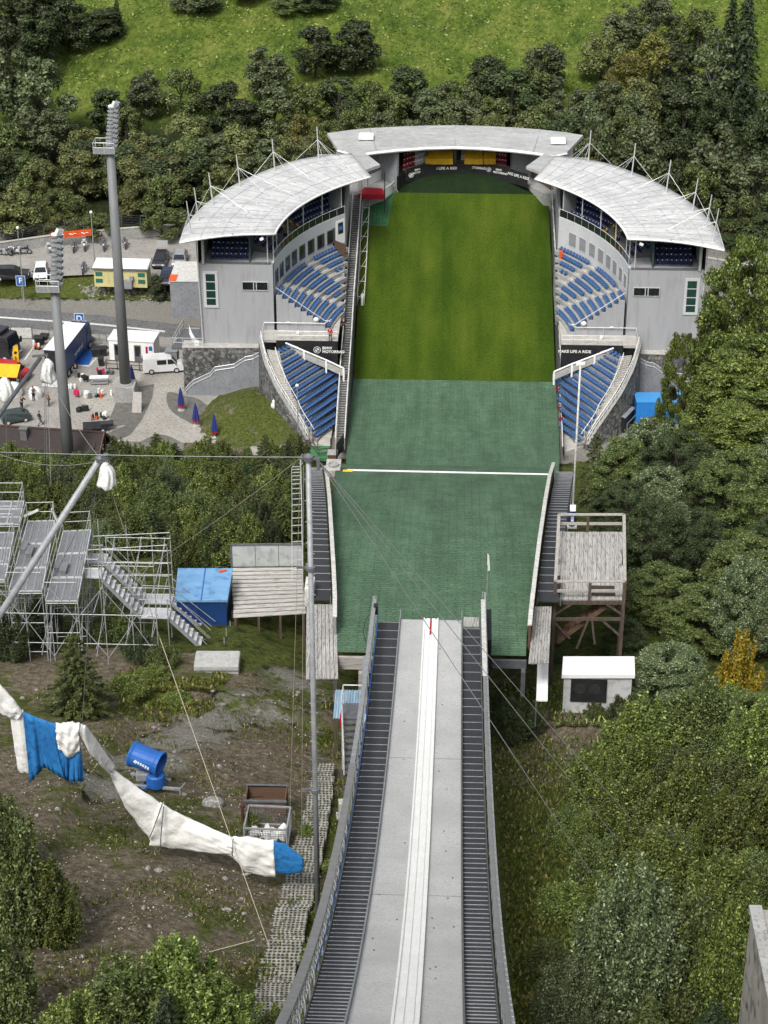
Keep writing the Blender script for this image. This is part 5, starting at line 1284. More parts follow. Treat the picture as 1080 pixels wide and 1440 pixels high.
# blue box lorry with white roof, open black rear
A = PZ(84,528,0); Bp = PZ(113,490,0); ang = math.degrees(math.atan2(Bp[1]-A[1],Bp[0]-A[0]))
t = block('lorry','dark blue box lorry with white roof and open black rear in the yard','lorry',96,512,11,2.5,3.8,ang)
m = MB(); m.hexa([(-4.6,-1.25,.95),(3.6,-1.25,.95),(3.6,1.25,.95),(-4.6,1.25,.95),(-4.6,-1.25,3.8),(3.6,-1.25,3.8),(3.6,1.25,3.8),(-4.6,1.25,3.8)]); bx=lb(t,m,'box_body',NAVY,.03)
m = MB(); m.box(-4.62,3.62,-1.27,1.27,3.8,3.86); lb(t,m,'roof',WHITE)
m = MB(); m.box(-4.65,-4.605,-1.15,1.15,1.05,3.7); lb(t,m,'open_rear',BLACK); 
for s_ in (-1,1):
    m = MB(); m.box(-4.7,-4.6,s_*1.2-.06,s_*1.2+.06,.95,3.82); lb(t,m,'rear_frame',STEEL)
m = MB(); m.hexa([(3.9,-1.22,.6),(5.9,-1.22,.6),(5.9,1.22,.6),(3.9,1.22,.6),(3.9,-1.18,3.3),(5.6,-1.12,3.2),(5.6,1.12,3.2),(3.9,1.18,3.3)]); cb=lb(t,m,'cab',NAVY,.1)
m = MB(); m.quad((5.88,-1.05,1.7),(5.88,1.05,1.7),(5.72,1.,2.8),(5.72,-1.,2.8)); lb(t,m,'windscreen',GLASS,par=cb); m = MB()
for s_ in (-1,1): m.quad((4.4,s_*1.24,1.8),(5.6,s_*1.24,1.8),(5.45,s_*1.19,2.7),(4.4,s_*1.19,2.7))
lb(t,m,'side_window',GLASS,par=cb); m = MB()
for k in range(5): m.cbox((5.2,-.8+.4*k,3.42),.16,.24,.2)
lb(t,m,'roof_lamps',STEEL,.02); m = MB(); m.box(-4.4,5.4,-.5,.5,.55,.95); m.box(-4.75,-4.5,-1.2,1.2,.45,.6); lb(t,m,'chassis',STEELD); wheels(t,(4.8,-2.2,-3.4),2.5,.5)
m = MB(); m.hexa([(-6.6,-1.1,.03),(-4.7,-1.1,.5),(-4.7,1.1,.5),(-6.6,1.1,.03),(-6.6,-1.1,.08),(-4.7,-1.1,.56),(-4.7,1.1,.56),(-6.6,1.1,.08)]); lb(t,m,'loading_ramp',ALU)
text_mesh('lettering','RACING',.6,ALU,bx,frame((-.2,-1.262,2.0),(1,0,0),(0,-1,0)),(0,0,0)) if False else None
m = MB(); 
for k,w in enumerate((.5,.28,.6,.35,.5,.3)): m.box(-.9+.55*k,-.9+.55*k+w*.8,-1.262,-1.252,1.5,1.5+.35+.1*(k%2))
lb(t,m,'side_print',ALU,par=bx)

# ---- yellow hut on the upper car park
t = block('yellow_hut','pale yellow hut with white roof and green windows on the upper car park','hut',173,398,7,3,2.7,-1.5,1.78)
m = MB(); m.box(-3.4,3.4,-1.4,1.4,0,2.5); lb(t,m,'wall',pm('pale_yellow_render',(.55,.50,.24,1),(.48,.43,.2,1),.6,.8,c3=(.4,.36,.18,1),fine=3),.02)
m = MB(); m.hexa([(-3.6,-1.6,2.5),(3.6,-1.6,2.5),(3.6,1.6,2.5),(-3.6,1.6,2.5),(-3.5,-1.5,2.7),(3.5,-1.5,2.7),(3.5,1.5,2.8),(-3.5,1.5,2.8)]); lb(t,m,'roof',WHITE); m = MB(); m.box(-3.65,3.65,-1.66,-1.6,2.4,2.62); lb(t,m,'fascia',STEELD)
for x in (-2.75,2.7):
    for z in (.55,1.45): m = MB(); m.box(x-.45,x+.45,-1.43,-1.4,z,z+.55); w=lb(t,m,'window',pm('green_shutter',(.02,.11,.08,1),(.03,.14,.1,1),3,.5))
m = MB(); m.box(.3,1.5,-2.0,-1.41,0,1.1); m.box(1.2,1.7,-1.8,-1.41,1.1,1.6); lb(t,m,'meter_box',GREYP,.03)
# grey block house
t = block('block_house','plain grey block house with pale roof edge beside the left grandstand','block house',263,446,5,5,5,0,0); m = MB(); m.box(-1.9,1.9,-.3,6,-.3,4.9); lb(t,m,'wall',GREYP); m = MB(); m.box(-2.0,2.0,-.4,6.1,4.9,5.05); lb(t,m,'roof',OFFW); m = MB(); m.box(-2.03,-1.1,-.42,1.5,5.05,5.12); lb(t,m,'rusty_flashing',ORANGE)
# retaining wall with fence at the far side of the car park, orange banner
def wall_fence(label, px, z, h, fh):
    P = [PZ(u,v,z) for u,v in px]; t = thing('retaining_wall',label,'wall',P[0]); m = MB()
    for a,b in zip(P[:-1],P[1:]): m.slab([a+V3(0,0,h),b+V3(0,0,h),b+V3(0,.3,h),a+V3(0,.3,h)],[a-V3(0,0,1),b-V3(0,0,1),b+V3(0,.3,-1),a+V3(0,.3,-1)])
    lb_ = m.build('wall',CONC,t,t.location); m = MB()
    for a,b in zip(P[:-1],P[1:]): m.beam(a+V3(0,.15,h+.04),b+V3(0,.15,h+.04),.42,.1)
    m.build('coping',CONCL,t,t.location); m = MB()
    for a,b in zip(P[:-1],P[1:]):
        n=max(2,int(np.linalg.norm(b-a)/2.2))
        for k in range(n): c=a+(b-a)*k/n+V3(0,1.3,h); m.beam(c-V3(0,0,.5),c+V3(0,0,fh),.06,.06)
        for hh in np.linspace(.1,fh,6): m.beam(a+V3(0,1.3,h+hh),b+V3(0,1.3,h+hh),.02,.02)
    m.build('fence',STEELD,t,t.location); return t
wall_fence('long grey retaining wall with wire fence behind the parked motorcycles',[(-300,372),(0,357),(90,344),(170,337),(250,331),(340,327)],1.8,1.5,1.3)
wall_fence('grey retaining wall climbing behind the right grandstand',[(975,372),(1010,378),(1045,384),(1120,398)],1.8,1.2,1.0)
A = PZ(72,336,3.2); B = PZ(129,331,3.2); t = thing('banner','long orange banner tied to the fence above the motorcycles','banner',A); m = MB(); n=12; Pa=[A+(B-A)*i/n+V3(0,-.1-.05*math.sin(i*2),0) for i in range(n+1)]; m.strip(Pa,[p+V3(0,0,.95) for p in Pa]); m.strip([p+V3(0,.03,.95) for p in Pa],[p+V3(0,.03,0) for p in Pa]); bo=m.build('cloth',ORANGE,t,A)
m = MB()
for k in range(3): c=A+(B-A)*(.2+.3*k)+V3(0,-.2,.5); m.cbox(c,.5,.02,.12,ry=.3); m.cbox(c+V3(.5,0,.1),.4,.02,.08)
m.build('white_print',WHITE,bo,A)
# lamp posts
def lamp_post(u,vb,vt,z,label,arm=0,double=False):
    b = PZ(u,vb,z); zt = CAM[2]+ray(u,vt)[2]/ray(u,vt)[1]*b[1]-z; t = thing('lamp_post',label,'street lamp',b); m = MB(); m.tube((0,0,0),(0,0,zt),.08,.05,8); m.tube((0,0,0),(0,0,.5),.13,.13,8); lb(t,m,'post',STEEL); m = MB()
    if arm: m.tube((0,0,zt),(arm,0,zt+.15),.045); m.cbox((arm*1.1,0,zt+.12),.7,.3,.14,ry=-.1)
    else: m.ball((0,0,zt+.15),.2,.2,.2)
    lb(t,m,'lamp_head',WHITE,.0); return t
lamp_post(134,383,300,1.8,'slim lamp post with round white head beside the yellow hut')
lamp_post(34,424,322,.8,'lamp post carrying a blue sign on the grass bank left of the masts')
lamp_post(1003,440,352,1.5,'slim post at the outer corner of the right grandstand')
lamp_post(420,641,544,.3,'slim dark lamp post in front of the left lower stand')
lamp_post(940,420,390,1.8,'street lamp with white arm head beyond the bright tree on the right',1.2)
def sign(u,v,txt,label,z,h):
    b = PZ(u,v,z); t = thing('road_sign',label,'sign',b); m = MB(); m.tube((0,0,0),(0,0,h+.5),.04); lb(t,m,'pole',STEEL); m = MB(); m.box(-.55,.55,-.07,-.05,h-.3,h+1.0); pl=lb(t,m,'plate',BLUE,.01); m = MB(); m.box(-.6,.6,-.049,-.03,h-.35,h+1.05); lb(t,m,'rim',WHITE,par=pl)
    text_mesh('letter',txt,1.0,WHITE,pl,frame((0,-.075,h+.38),(1,0,0),(0,-1,0)),(0,0,0),bold=.02)
sign(113.5,476,'D','blue square sign with a white letter above the blue lorry',.05,2.3); sign(31.5,421,'P','small blue parking sign on the grass bank below the black estate',.6,2.2)
# yard boundary: low fence and white board along the road
t = thing('wire_fence','wire fence with thin posts between the yard and the road','fence',PZ(0,466,0)); m = MB(); pts=[PZ(u,v,0) for u,v in ((-250,455),(0,473),(70,477),(140,482),(160,484))]
for a,b in zip(pts[:-1],pts[1:]):
    n=max(2,int(np.linalg.norm(b-a)/2.5))
    for k in range(n): c=a+(b-a)*k/n; m.beam(c,c+V3(0,0,1.6),.06,.06)
    for h in (.5,1.,1.5): m.beam(a+V3(0,0,h),b+V3(0,0,h),.02,.02)
m.build('fence',STEELD,t,t.location)
p = PZ(31,476,.05); m = MB(); m.cbox(p+V3(0,0,.75),2.5,.12,1.3); t=thing('white_board','white board panel standing at the road fence beside the black lorry','board',p); m.build('panel',OFFW,t,p); m=MB(); m.cbox(p+V3(-1.3,0,.8),.1,.16,1.7); m.cbox(p+V3(1.3,0,.8),.1,.16,1.7); m.build('posts',STEELD,t,p)
# rubble stones of the bank and stones along the fence
ST = pm('pale_stone',(.22,.21,.195,1),(.13,.127,.12,1),3,.9,.4,c3=(.4,.39,.37,1),fine=10)
m = MB()
for k in range(1100):
    u = rs.uniform(112,240); v = rs.uniform(400,440)
    if (u-160)*.12+400 > v+8: continue
    if v>427: continue
    p = hit(u,v,T,220,262,.3); s = rs.uniform(.06,.26)*rs.uniform(.6,1.2)
    if rs.random()<.3: s*=.5
    m.ball(p+V3(0,0,s*.3),s*rs.uniform(.8,1.4),s*rs.uniform(.8,1.3),s*.7,5,3)
tag(m.build('rubble',ST),kind='stuff')
for k,(u,v) in enumerate(((152,489),(145,491),(137,486),(66,483),(128,480))): 
    p=G0(u,v,0); m=MB(); m.ball(p+V3(0,0,.3),.6,.4,.4,8,5); tag(m.build('boulder',ST),'pale boulder in the row along the road fence','boulder','boulders along the road fence')

# ---- brown tiled roof house at lower left
def roof_mat():
    m = bpy.data.materials.new('brown_tiles'); m.use_nodes=True; nt=m.node_tree; N=nt.nodes; L=nt.links; b=N['Principled BSDF']; b.inputs['Roughness'].default_value=.7
    uv=N.new('ShaderNodeTexCoord'); br=N.new('ShaderNodeTexBrick'); br.inputs['Scale'].default_value=1; br.inputs['Brick Width'].default_value=.5; br.inputs['Row Height'].default_value=.36; br.inputs['Mortar Size'].default_value=.03
    br.inputs['Color1'].default_value=(.020,.012,.011,1); br.inputs['Color2'].default_value=(.028,.016,.015,1); br.inputs['Mortar'].default_value=(.008,.006,.005,1)
    mp=N.new('ShaderNodeMapping'); mp.inputs['Rotation'].default_value=(R(-38),0,0); L.new(uv.outputs['Object'],mp.inputs[0]); L.new(mp.outputs[0],br.inputs['Vector']); L.new(br.outputs['Color'],b.inputs['Base Color'])
    bp=N.new('ShaderNodeBump'); bp.inputs['Strength'].default_value=.5; L.new(br.outputs['Fac'],bp.inputs['Height']); L.new(bp.outputs[0],b.inputs['Normal']); return m
pr = PZ(132,601,5.2); t = thing('brown_roof_house','low house with dark brown tiled roof below the yard, its gable facing right','house',(pr[0]-10,pr[1]-3,.0),R(-6)); L_=22.
m = MB(); m.box(-L_/2+.6,L_/2-.6,-3.4,4.,-1,2.6); m.add([(L_/2-.6,-3.4,2.6),(L_/2-.6,4,2.6),(L_/2-.6,.3+2.7,4.6),(L_/2-.6,3,5.0)],[(0,1,3)]); lb(t,m,'wall',WOODB)
m = MB()
for s_,y1,z1 in ((-1,-4.4,.6),(1,7.6,1.6)): m.slab([(-L_/2,3,5.2),(-L_/2,y1,z1),(L_/2,y1,z1),(L_/2,3,5.2)] if s_<0 else [(-L_/2,y1,z1),(-L_/2,3,5.2),(L_/2,3,5.2),(L_/2,y1,z1)],[(-L_/2,3,5.0),(-L_/2,y1,z1-.2),(L_/2,y1,z1-.2),(L_/2,3,5.0)] if s_<0 else [(-L_/2,y1,z1-.2),(-L_/2,3,5.0),(L_/2,3,5.0),(L_/2,y1,z1-.2)])
rf = lb(t,m,'roof',roof_mat()); m = MB(); m.tube((-L_/2,3,5.2),(L_/2,3,5.2),.14,n=8); lb(t,m,'ridge',pm('ridge_brown',(.06,.03,.026,1)),par=rf); m=MB(); m.beam((L_/2+.05,3,5.15),(L_/2+.05,-4.4,.55),.12,.3); m.beam((L_/2+.05,3,5.15),(L_/2+.05,7.6,1.55),.12,.3); lb(t,m,'bargeboard',WOODB,par=rf)
m=MB(); m.box(2.2,2.9,1.6,2.3,3.8,5.6); m.box(2.1,3.,1.5,2.4,5.6,5.7); lb(t,m,'chimney',DKCONC,par=rf)
m = MB(); m.beam((L_/2,3,4.9),(L_/2,3,.2),.2,.2); m.beam((L_/2,1,2.),(L_/2,3,3.4),.15,.15); m.beam((L_/2,5,2.4),(L_/2,3,3.4),.15,.15); lb(t,m,'gable_posts',WOODBZ)

# ---- parasols
def parasol(u,v,label):
    p = G0(u,v,.05); t = thing('parasol',label,'parasol',p,rs.uniform(0,1),'closed parasols beside the yard paths'); m = MB(); m.lathe((0,0,0),[(.42,0),(.42,.09),(.08,.14),(.05,.4)],14); lb(t,m,'base',CONCL); m = MB(); m.tube((0,0,.1),(0,0,2.95),.03); lb(t,m,'pole',ALU)
    V=[];F=[];n=16;pr=[(.34,.55),(.36,.8),(.30,1.3),(.22,1.9),(.12,2.5),(.03,2.9)]
    def cl(a,b): 
        m=MB(); V=[(r*(1+.22*(1 if i%2 else -1))*math.cos(2*math.pi*i/n),r*(1+.22*(1 if i%2 else -1))*math.sin(2*math.pi*i/n),z) for r,z in pr[a:b] for i in range(n)]; k=b-a; m.add(V,[(j*n+i,j*n+(i+1)%n,(j+1)*n+(i+1)%n,(j+1)*n+i) for j in range(k-1) for i in range(n)]); return m
    c=lb(t,cl(1,6),'canopy',pm('parasol_blue',(.02,.03,.16,1),(.03,.045,.2,1),3,.7),smooth=False); lb(t,cl(0,2),'valance',RED,par=c)
parasol(255,577,'closed blue parasol with red hem, farthest of the three on the gravel strip'); parasol(276,599,'closed blue parasol with red hem, middle of the three on the gravel strip'); parasol(302,615,'closed blue parasol with red hem, nearest of the three on the gravel strip'); parasol(186.5,545,'closed blue parasol just behind the foot of the tall floodlight mast')
# ------------------------------------------------------------------ people
def skin_mesh(name, joints, edges, rad, mat, root_i=0, sub=1):
    me = bpy.data.meshes.new('tmp'); me.from_pydata([tuple(j) for j in joints], edges, []); me.update()
    o = bpy.data.objects.new('tmp', me); COL.objects.link(o)
    o.modifiers.new('skin','SKIN').use_smooth_shade = True
    sk = me.skin_vertices[0].data
    for i,r in enumerate(rad): sk[i].radius = (r,r) if not isinstance(r,tuple) else r
    for i in range(len(joints)): sk[i].use_root = (i==root_i)
    s = o.modifiers.new('sub','SUBSURF'); s.levels = sub; s.render_levels = sub
    bpy.context.view_layer.update()
    out = bpy.data.meshes.new_from_object(o.evaluated_get(bpy.context.evaluated_depsgraph_get()))
    bpy.data.objects.remove(o); out.materials.clear(); out.materials.append(mat); out.name = name
    out.polygons.foreach_set('use_smooth',[True]*len(out.polygons))
    return out
def link(me, name, par):
    o = bpy.data.objects.new(name, me); COL.objects.link(o); o.parent = par; return o
def person(loc, face, label, top, trousers, pose='stand', hair=HAIRM, shoe=BLACK, h=1.76, group=None):
    t = thing('person', label, 'person', loc, face, group); k = h/1.76
    # local: facing -y. joints
    st = .0; lift = .0
    if pose == 'walk': LA,LK,LH = (-.10,.30,.05),(-.10,-.02,.47),(-.09,0,.9); RA,RK,RH = (.10,-.32,.05),(.10,-.22,.5),(.09,0,.9)
    else: LA,LK,LH = (-.13,.02,.05),(-.12,-.01,.48),(-.09,0,.9); RA,RK,RH = (.13,.0,.05),(.12,-.02,.48),(.09,0,.9)
    lean = -.22 if pose=='bend' else 0.
    P = dict(pel=(0,0,.95),wai=(0,lean*.3,1.1),che=(0,lean*.8-.01,1.32),nec=(0,lean,1.5),hd0=(0,lean*1.1-.01,1.6),hd1=(0,lean*1.2-.02,1.71),
      ls=(-.18,lean*.9,1.43),rs=(.18,lean*.9,1.43))
    if pose=='walk': P.update(le=(-.25,-.08,1.17),lh=(-.24,-.26,.98),re=(.25,.12,1.17),rh=(.27,.10,.92))
    elif pose in('bend','work'): P.update(le=(-.25,-.12+lean,1.2),lh=(-.14,-.38+lean,1.12),re=(.25,-.12+lean,1.2),rh=(.14,-.38+lean,1.12))
    else: P.update(le=(-.26,.02,1.17),lh=(-.27,-.08,.92),re=(.26,.02,1.17),rh=(.27,-.08,.92))
    P.update(LA=LA,LK=LK,LH=LH,RA=RA,RK=RK,RH=RH,lt=(LA[0],LA[1]-.17,.03),rt=(RA[0],RA[1]-.17,.03))
    sc_=lambda q: tuple(c*k for c in q)
    def mk(name, keys, ed, rad, mat, sub=1):
        idx={n:i for i,n in enumerate(keys)}; return skin_mesh(name,[sc_(P[n]) for n in keys],[(idx[a],idx[b]) for a,b in ed],[(rad[n][0]*k,rad[n][1]*k) if isinstance(rad[n],tuple) else rad[n]*k for n in keys],mat,0,sub)
    # fingers: short chains from each palm
    for s_,hn,en in (('l','lh','le'),('r','rh','re')):
        a=V3(*P[hn]); d=a-V3(*P[en]); d/=np.linalg.norm(d); P[s_+'p']=tuple(a+d*.06)
        sd=np.cross(d,V3(0,1,.2)); sd/=np.linalg.norm(sd)
        for i in range(4): P[s_+'f%d'%i]=tuple(a+d*(.15+.012*(i in(1,2)))+sd*(i-1.5)*.02+V3(0,-.02,0))
        P[s_+'th']=tuple(a+d*.08+V3(0,-.05,0))
    keys=['pel','wai','che','nec','hd0','hd1','ls','le','lh','rs','re','rh','LH','LK','LA','RH','RK','RA','lt','rt','lp','rp']+[s_+f for s_ in 'lr' for f in('f0','f1','f2','f3','th')]
    ed=[('pel','wai'),('wai','che'),('che','nec'),('nec','hd0'),('hd0','hd1'),('che','ls'),('ls','le'),('le','lh'),('che','rs'),('rs','re'),('re','rh'),('pel','LH'),('LH','LK'),('LK','LA'),('pel','RH'),('RH','RK'),('RK','RA'),('LA','lt'),('RA','rt'),('lh','lp'),('rh','rp')]+[(s_+'p',s_+'f%d'%i) for s_ in 'lr' for i in range(4)]+[(s_+'p',s_+'th') for s_ in 'lr']
    rad=dict(pel=.12,wai=.115,che=.13,nec=.055,hd0=(.078,.085),hd1=(.083,.095),ls=.06,le=.042,lh=.03,rs=.06,re=.042,rh=.03,LH=.085,LK=.055,LA=.04,RH=.085,RK=.055,RA=.04,lt=.035,rt=.035,lp=(.022,.036),rp=(.022,.036))
    for s_ in 'lr':
        for f in ('f0','f1','f2','f3','th'): rad[s_+f]=.009
    link(mk('body',keys,ed,rad,SKIN),'body',t)
    P['lc']=tuple(V3(*P['le'])*.25+V3(*P['lh'])*.75); P['rc']=tuple(V3(*P['re'])*.25+V3(*P['rh'])*.75); P['hem']=(0,lean*.1,.92)
    kt=['hem','wai','che','ls','le','lc','rs','re','rc']; et=[('hem','wai'),('wai','che'),('che','ls'),('ls','le'),('le','lc'),('che','rs'),('rs','re'),('re','rc')]
    link(mk('jacket',kt,et,dict(hem=(.16,.13),wai=(.15,.125),che=(.17,.14),ls=.085,le=.06,lc=.05,rs=.085,re=.06,rc=.05),top),'jacket',t)
    P['lcf']=tuple(V3(*P['LK'])*.15+V3(*P['LA'])*.85); P['rcf']=tuple(V3(*P['RK'])*.15+V3(*P['RA'])*.85)
    kt=['pel','LH','LK','lcf','RH','RK','rcf']; et=[('pel','LH'),('LH','LK'),('LK','lcf'),('pel','RH'),('RH','RK'),('RK','rcf')]
    link(mk('trousers',kt,et,dict(pel=(.15,.13),LH=.105,LK=.075,lcf=.065,RH=.105,RK=.075,rcf=.065),trousers),'trousers',t)
    m=MB()
    for a in ('LA','RA'): q=P[a]; m.ball((q[0]*k,(q[1]-.07)*k,.05*k),.055*k,.15*k,.055*k,8,5)
    lb(t,m,'shoes',shoe,smooth=True)
    hx_,hy,hz=sc_(P['hd1']); m=MB(); m.ball((hx_,hy+.02*k,hz+.03*k),.098*k,.108*k,.085*k,10,6); lb(t,m,'hair',hair,smooth=True)
    m=MB(); m.ball((hx_-.033*k,hy-.098*k,hz-.02*k),.011*k,.006*k,.008*k,6,4); m.ball((hx_+.033*k,hy-.098*k,hz-.02*k),.011*k,.006*k,.008*k,6,4); m.cbox((hx_,hy-.095*k,hz-.1*k),.05*k,.012*k,.012*k); lb(t,m,'face_detail',HAIRM)
    m=MB(); m.ball((hx_,hy-.108*k,hz-.05*k),.014*k,.022*k,.022*k,6,4); m.ball((hx_-.09*k,hy,hz-.03*k),.012*k,.02*k,.03*k,6,4); m.ball((hx_+.09*k,hy,hz-.03*k),.012*k,.02*k,.03*k,6,4); lb(t,m,'nose_and_ears',SKIN,smooth=True)
    return t
CLB=pm('black_cloth',(.012,.012,.014,1),(.022,.022,.025,1),8,.9); CLR=pm('red_cloth',(.5,.015,.03,1),(.4,.012,.02,1),8,.9); CLW=pm('white_cloth',(.62,.62,.62,1),(.5,.5,.5,1),8,.9); CLG=pm('grey_cloth',(.1,.1,.11,1),(.14,.14,.15,1),8,.9); CLBR=pm('brown_cloth',(.2,.09,.06,1),(.15,.07,.05,1),8,.9); CLJ=pm('dark_denim',(.02,.03,.06,1),(.03,.04,.075,1),10,.9)
BLOND=pm('fair_hair',(.3,.2,.09,1),(.22,.14,.06,1),30,.7)
person(PZ(464.5,479.5,ZC),R(-20),'person in a red jacket standing on the left concourse above the logo banner',CLR,CLG)
person(PZ(483.0,466.0,ZC+.02),R(10),'person in black standing at the foot of the left seating terrace beside the stair',CLB,CLB)
person(G0(56.5,598),R(120),'person in black walking across the yard near the brown tiled roof',CLB,CLG,'walk')
person(G0(107,530),R(20),'person in black standing beside the rear of the blue lorry',CLB,CLG)
person(G0(47.5,563),R(60),'person in dark clothes standing left of the pole with the white bag',CLG,CLB,'work')
person(G0(69,571),R(-60),'person in a brown top carrying things across the middle of the yard',CLBR,CLB,'work',BLOND)
person(G0(31,576),R(150),'person in dark clothes at the camera table on the left of the yard',CLB,CLB,'bend')
person(G0(4,560),R(80),'person in a brown top at the left edge of the yard',CLBR,CLG,'work')
person(PZ(142,343,1.84),R(40),'person in dark clothes standing by the wall behind the motorcycles',CLB,CLG)
person(PZ(118,383-2,1.84),R(0),'person in dark clothes squatting by the lone motorcycle on the upper car park',CLB,CLB,'bend') if False else None

# ------------------------------------------------------------------ motorcycles
def motorcycle(p, ang, paint, label, group='motorcycles along the car park wall'):
    t = thing('motorcycle', label, 'motorcycle', p, ang, group)
    for x,r in ((.72,.33),(-.72,.32)):
        m=MB(); n=18
        V=[(x+rr*math.cos(2*math.pi*i/n),yy,.33+rr*math.sin(2*math.pi*i/n)) for rr,yy in ((r,-.05),(r,.05),(r-.11,.05),(r-.11,-.05)) for i in range(n)]
        m.add(V,[(j*n+i,j*n+(i+1)%n,((j+1)%4)*n+(i+1)%n,((j+1)%4)*n+i) for j in range(4) for i in range(n)]); w=lb(t,m,'wheel',RUBBER)
        m=MB(); 
        for k in range(5): a=k*2*math.pi/5; m.beam((x,0,.33),(x+(r-.1)*math.cos(a),0,.33+(r-.1)*math.sin(a)),.03,.03)
        m.wheel((x,0,.33),.13,.06); lb(t,m,'rim',ALU,par=w)
    m=MB(); m.tube((.72,-.09,.33),(.45,-.09,.95),.035); m.tube((.72,.09,.33),(.45,.09,.95),.035); m.tube((.42,-.38,1.08),(.48,0,1.02),.018); m.tube((.42,.38,1.08),(.48,0,1.02),.018); m.cbox((.42,-.42,1.2),.03,.12,.1); m.cbox((.42,.42,1.2),.03,.12,.1); lb(t,m,'fork_and_handlebar',STEELD)
    m=MB(); m.hexa([(-.35,-.2,.3),(.4,-.2,.3),(.4,.2,.3),(-.35,.2,.3),(-.25,-.17,.66),(.35,-.17,.66),(.35,.17,.66),(-.25,.17,.66)]); m.cbox((.05,-.27,.42),.25,.16,.2); m.cbox((.05,.27,.42),.25,.16,.2); m.tube((-.1,-.2,.35),(-.85,-.2,.45),.055); lb(t,m,'engine',STEEL,.02)
    m=MB(); m.hexa([(-.1,-.17,.68),(.5,-.14,.72),(.5,.14,.72),(-.1,.17,.68),(-.05,-.13,.9),(.42,-.12,1.0),(.42,.12,1.0),(-.05,.13,.9)]); lb(t,m,'tank',paint,.04)
    m=MB(); m.hexa([(.45,-.16,.75),(.75,-.08,.8),(.75,.08,.8),(.45,.16,.75),(.42,-.2,1.02),(.62,-.14,1.1),(.62,.14,1.1),(.42,.2,1.02)]); lb(t,m,'fairing',paint,.03)
    m=MB(); m.quad((.6,-.13,1.1),(.6,.13,1.1),(.48,.12,1.32),(.48,-.12,1.32)); lb(t,m,'screen',GLASS); m=MB(); m.cbox((.72,0,.93),.06,.18,.12); lb(t,m,'headlight',LAMPM,.02)
    m=MB(); m.hexa([(-.75,-.14,.75),(-.05,-.15,.7),(-.05,.15,.7),(-.75,.14,.75),(-.75,-.12,.86),(-.08,-.13,.8),(-.08,.13,.8),(-.75,.12,.86)]); lb(t,m,'seat',BLACK,.03)
    m=MB()
    for s_ in (-1,1): m.cbox((-.68,s_*.3,.66),.45,.2,.36)
    m.cbox((-.85,0,1.0),.36,.42,.3); lb(t,m,'luggage_case',STEELD if paint is not WCAR else ALU,.03)
    return t
for u,v,a,pt,lab in ((8,359,170,SILV,'silver touring motorcycle, leftmost of the row by the wall'),(20,357,165,WCAR,'white motorcycle second in the row by the wall'),(34,357,0,BLKCAR,'black motorcycle parked side-on, third in the row by the wall'),(70,356,-70,WCAR,'white motorcycle below the left end of the orange banner'),(104,353,-85,BLKCAR,'black motorcycle under the orange banner beside the mast head'),(119,351,-80,WCAR,'white motorcycle under the right end of the orange banner'),(146,351,-80,SILV,'grey motorcycle left of the tall floodlight mast'),(176,348,-80,REDCAR,'red motorcycle right of the tall floodlight mast'),(117.5,383,-88,DBLU,'lone motorcycle standing in the open car park above the bank')):
    motorcycle(PZ(u,v,1.84),R(a),pt,lab)
motorcycle(G0(157,634),R(165),SILV,'silver motorcycle parked by the gable of the brown tiled house',None)

# ------------------------------------------------------------------ things standing about in the yard
CLOTHW = pm('white_tarpaulin',(.72,.72,.70,1),(.6,.6,.58,1),1.6,.75,.35,9,c3=(.5,.5,.49,1),fine=6)
def covered(u,v,w,h,label,z=0.):
    """something wrapped in a white sheet: folded cone with creases"""
    p=G0(u,v,z); t=thing('covered_stand',label,'cover',p); n=18; pr=[(.5,.0),(.52,.3),(.5,.6),(.42,.85),(.2,1.0)]; r2=random.Random(int(u*7+v)); m=MB(); V=[]
    for j,(r,zz) in enumerate(pr):
        for i in range(n): a=2*math.pi*i/n; rr=r*w*(1+.13*math.sin(i*2.3+j*.6)+.08*r2.uniform(-1,1)); V.append((rr*math.cos(a),rr*math.sin(a),zz*h*(1+.03*r2.uniform(-1,1))))
    m.add(V,[(j*n+i,j*n+(i+1)%n,(j+1)*n+(i+1)%n,(j+1)*n+i) for j in range(len(pr)-1) for i in range(n)]+[tuple(range((len(pr)-1)*n,len(pr)*n))]); lb(t,m,'sheet',CLOTHW,smooth=True); m=MB()
    for a in range(3): m.tube((.3*w*math.cos(a*2.1),.3*w*math.sin(a*2.1),0),(0,0,h*.8),.03)
    lb(t,m,'legs',STEELD); return t
covered(50,559,1.5,1.3,'white sheet over a camera stand beside the standing person, left of the lorry ramp'); covered(19,556,2.0,1.6,'larger white sheet over equipment behind the round white table at the left of the yard')
def table(u,v,L,W,H,ang,label,topm=WHITE,cat='table',name='table',low=True):
    t=thing(name,label,cat,G0(u,v),R(ang)); m=MB(); m.box(-L/2,L/2,-W/2,W/2,H-.06,H); lb(t,m,'top',topm,.01)
    for x in (-L/2+.08,L/2-.08):
        for y in (-W/2+.08,W/2-.08): m=MB(); m.tube((x,y,0),(x,y,H-.06),.03); lb(t,m,'leg',STEEL)
    if low: m=MB(); m.box(-L/2+.1,L/2-.1,-W/2+.1,W/2-.1,.15,.2); lb(t,m,'shelf',STEEL)
    return t
table(140,540,2.2,.8,.95,6,'long white-topped metal table frame in the yard right of the leaning mast')
t=thing('round_table','round white table top on a black stand among the camera gear',"table",G0(20,558)); m=MB(); m.tube((0,0,0),(0,0,.9),.05); m.cbox((0,0,.05),.6,.6,.06); lb(t,m,'stand',BLACK); m=MB(); m.lathe((0,0,.9),[(.7,0),(.72,.04),(.7,.08)],20); lb(t,m,'top',WHITE)
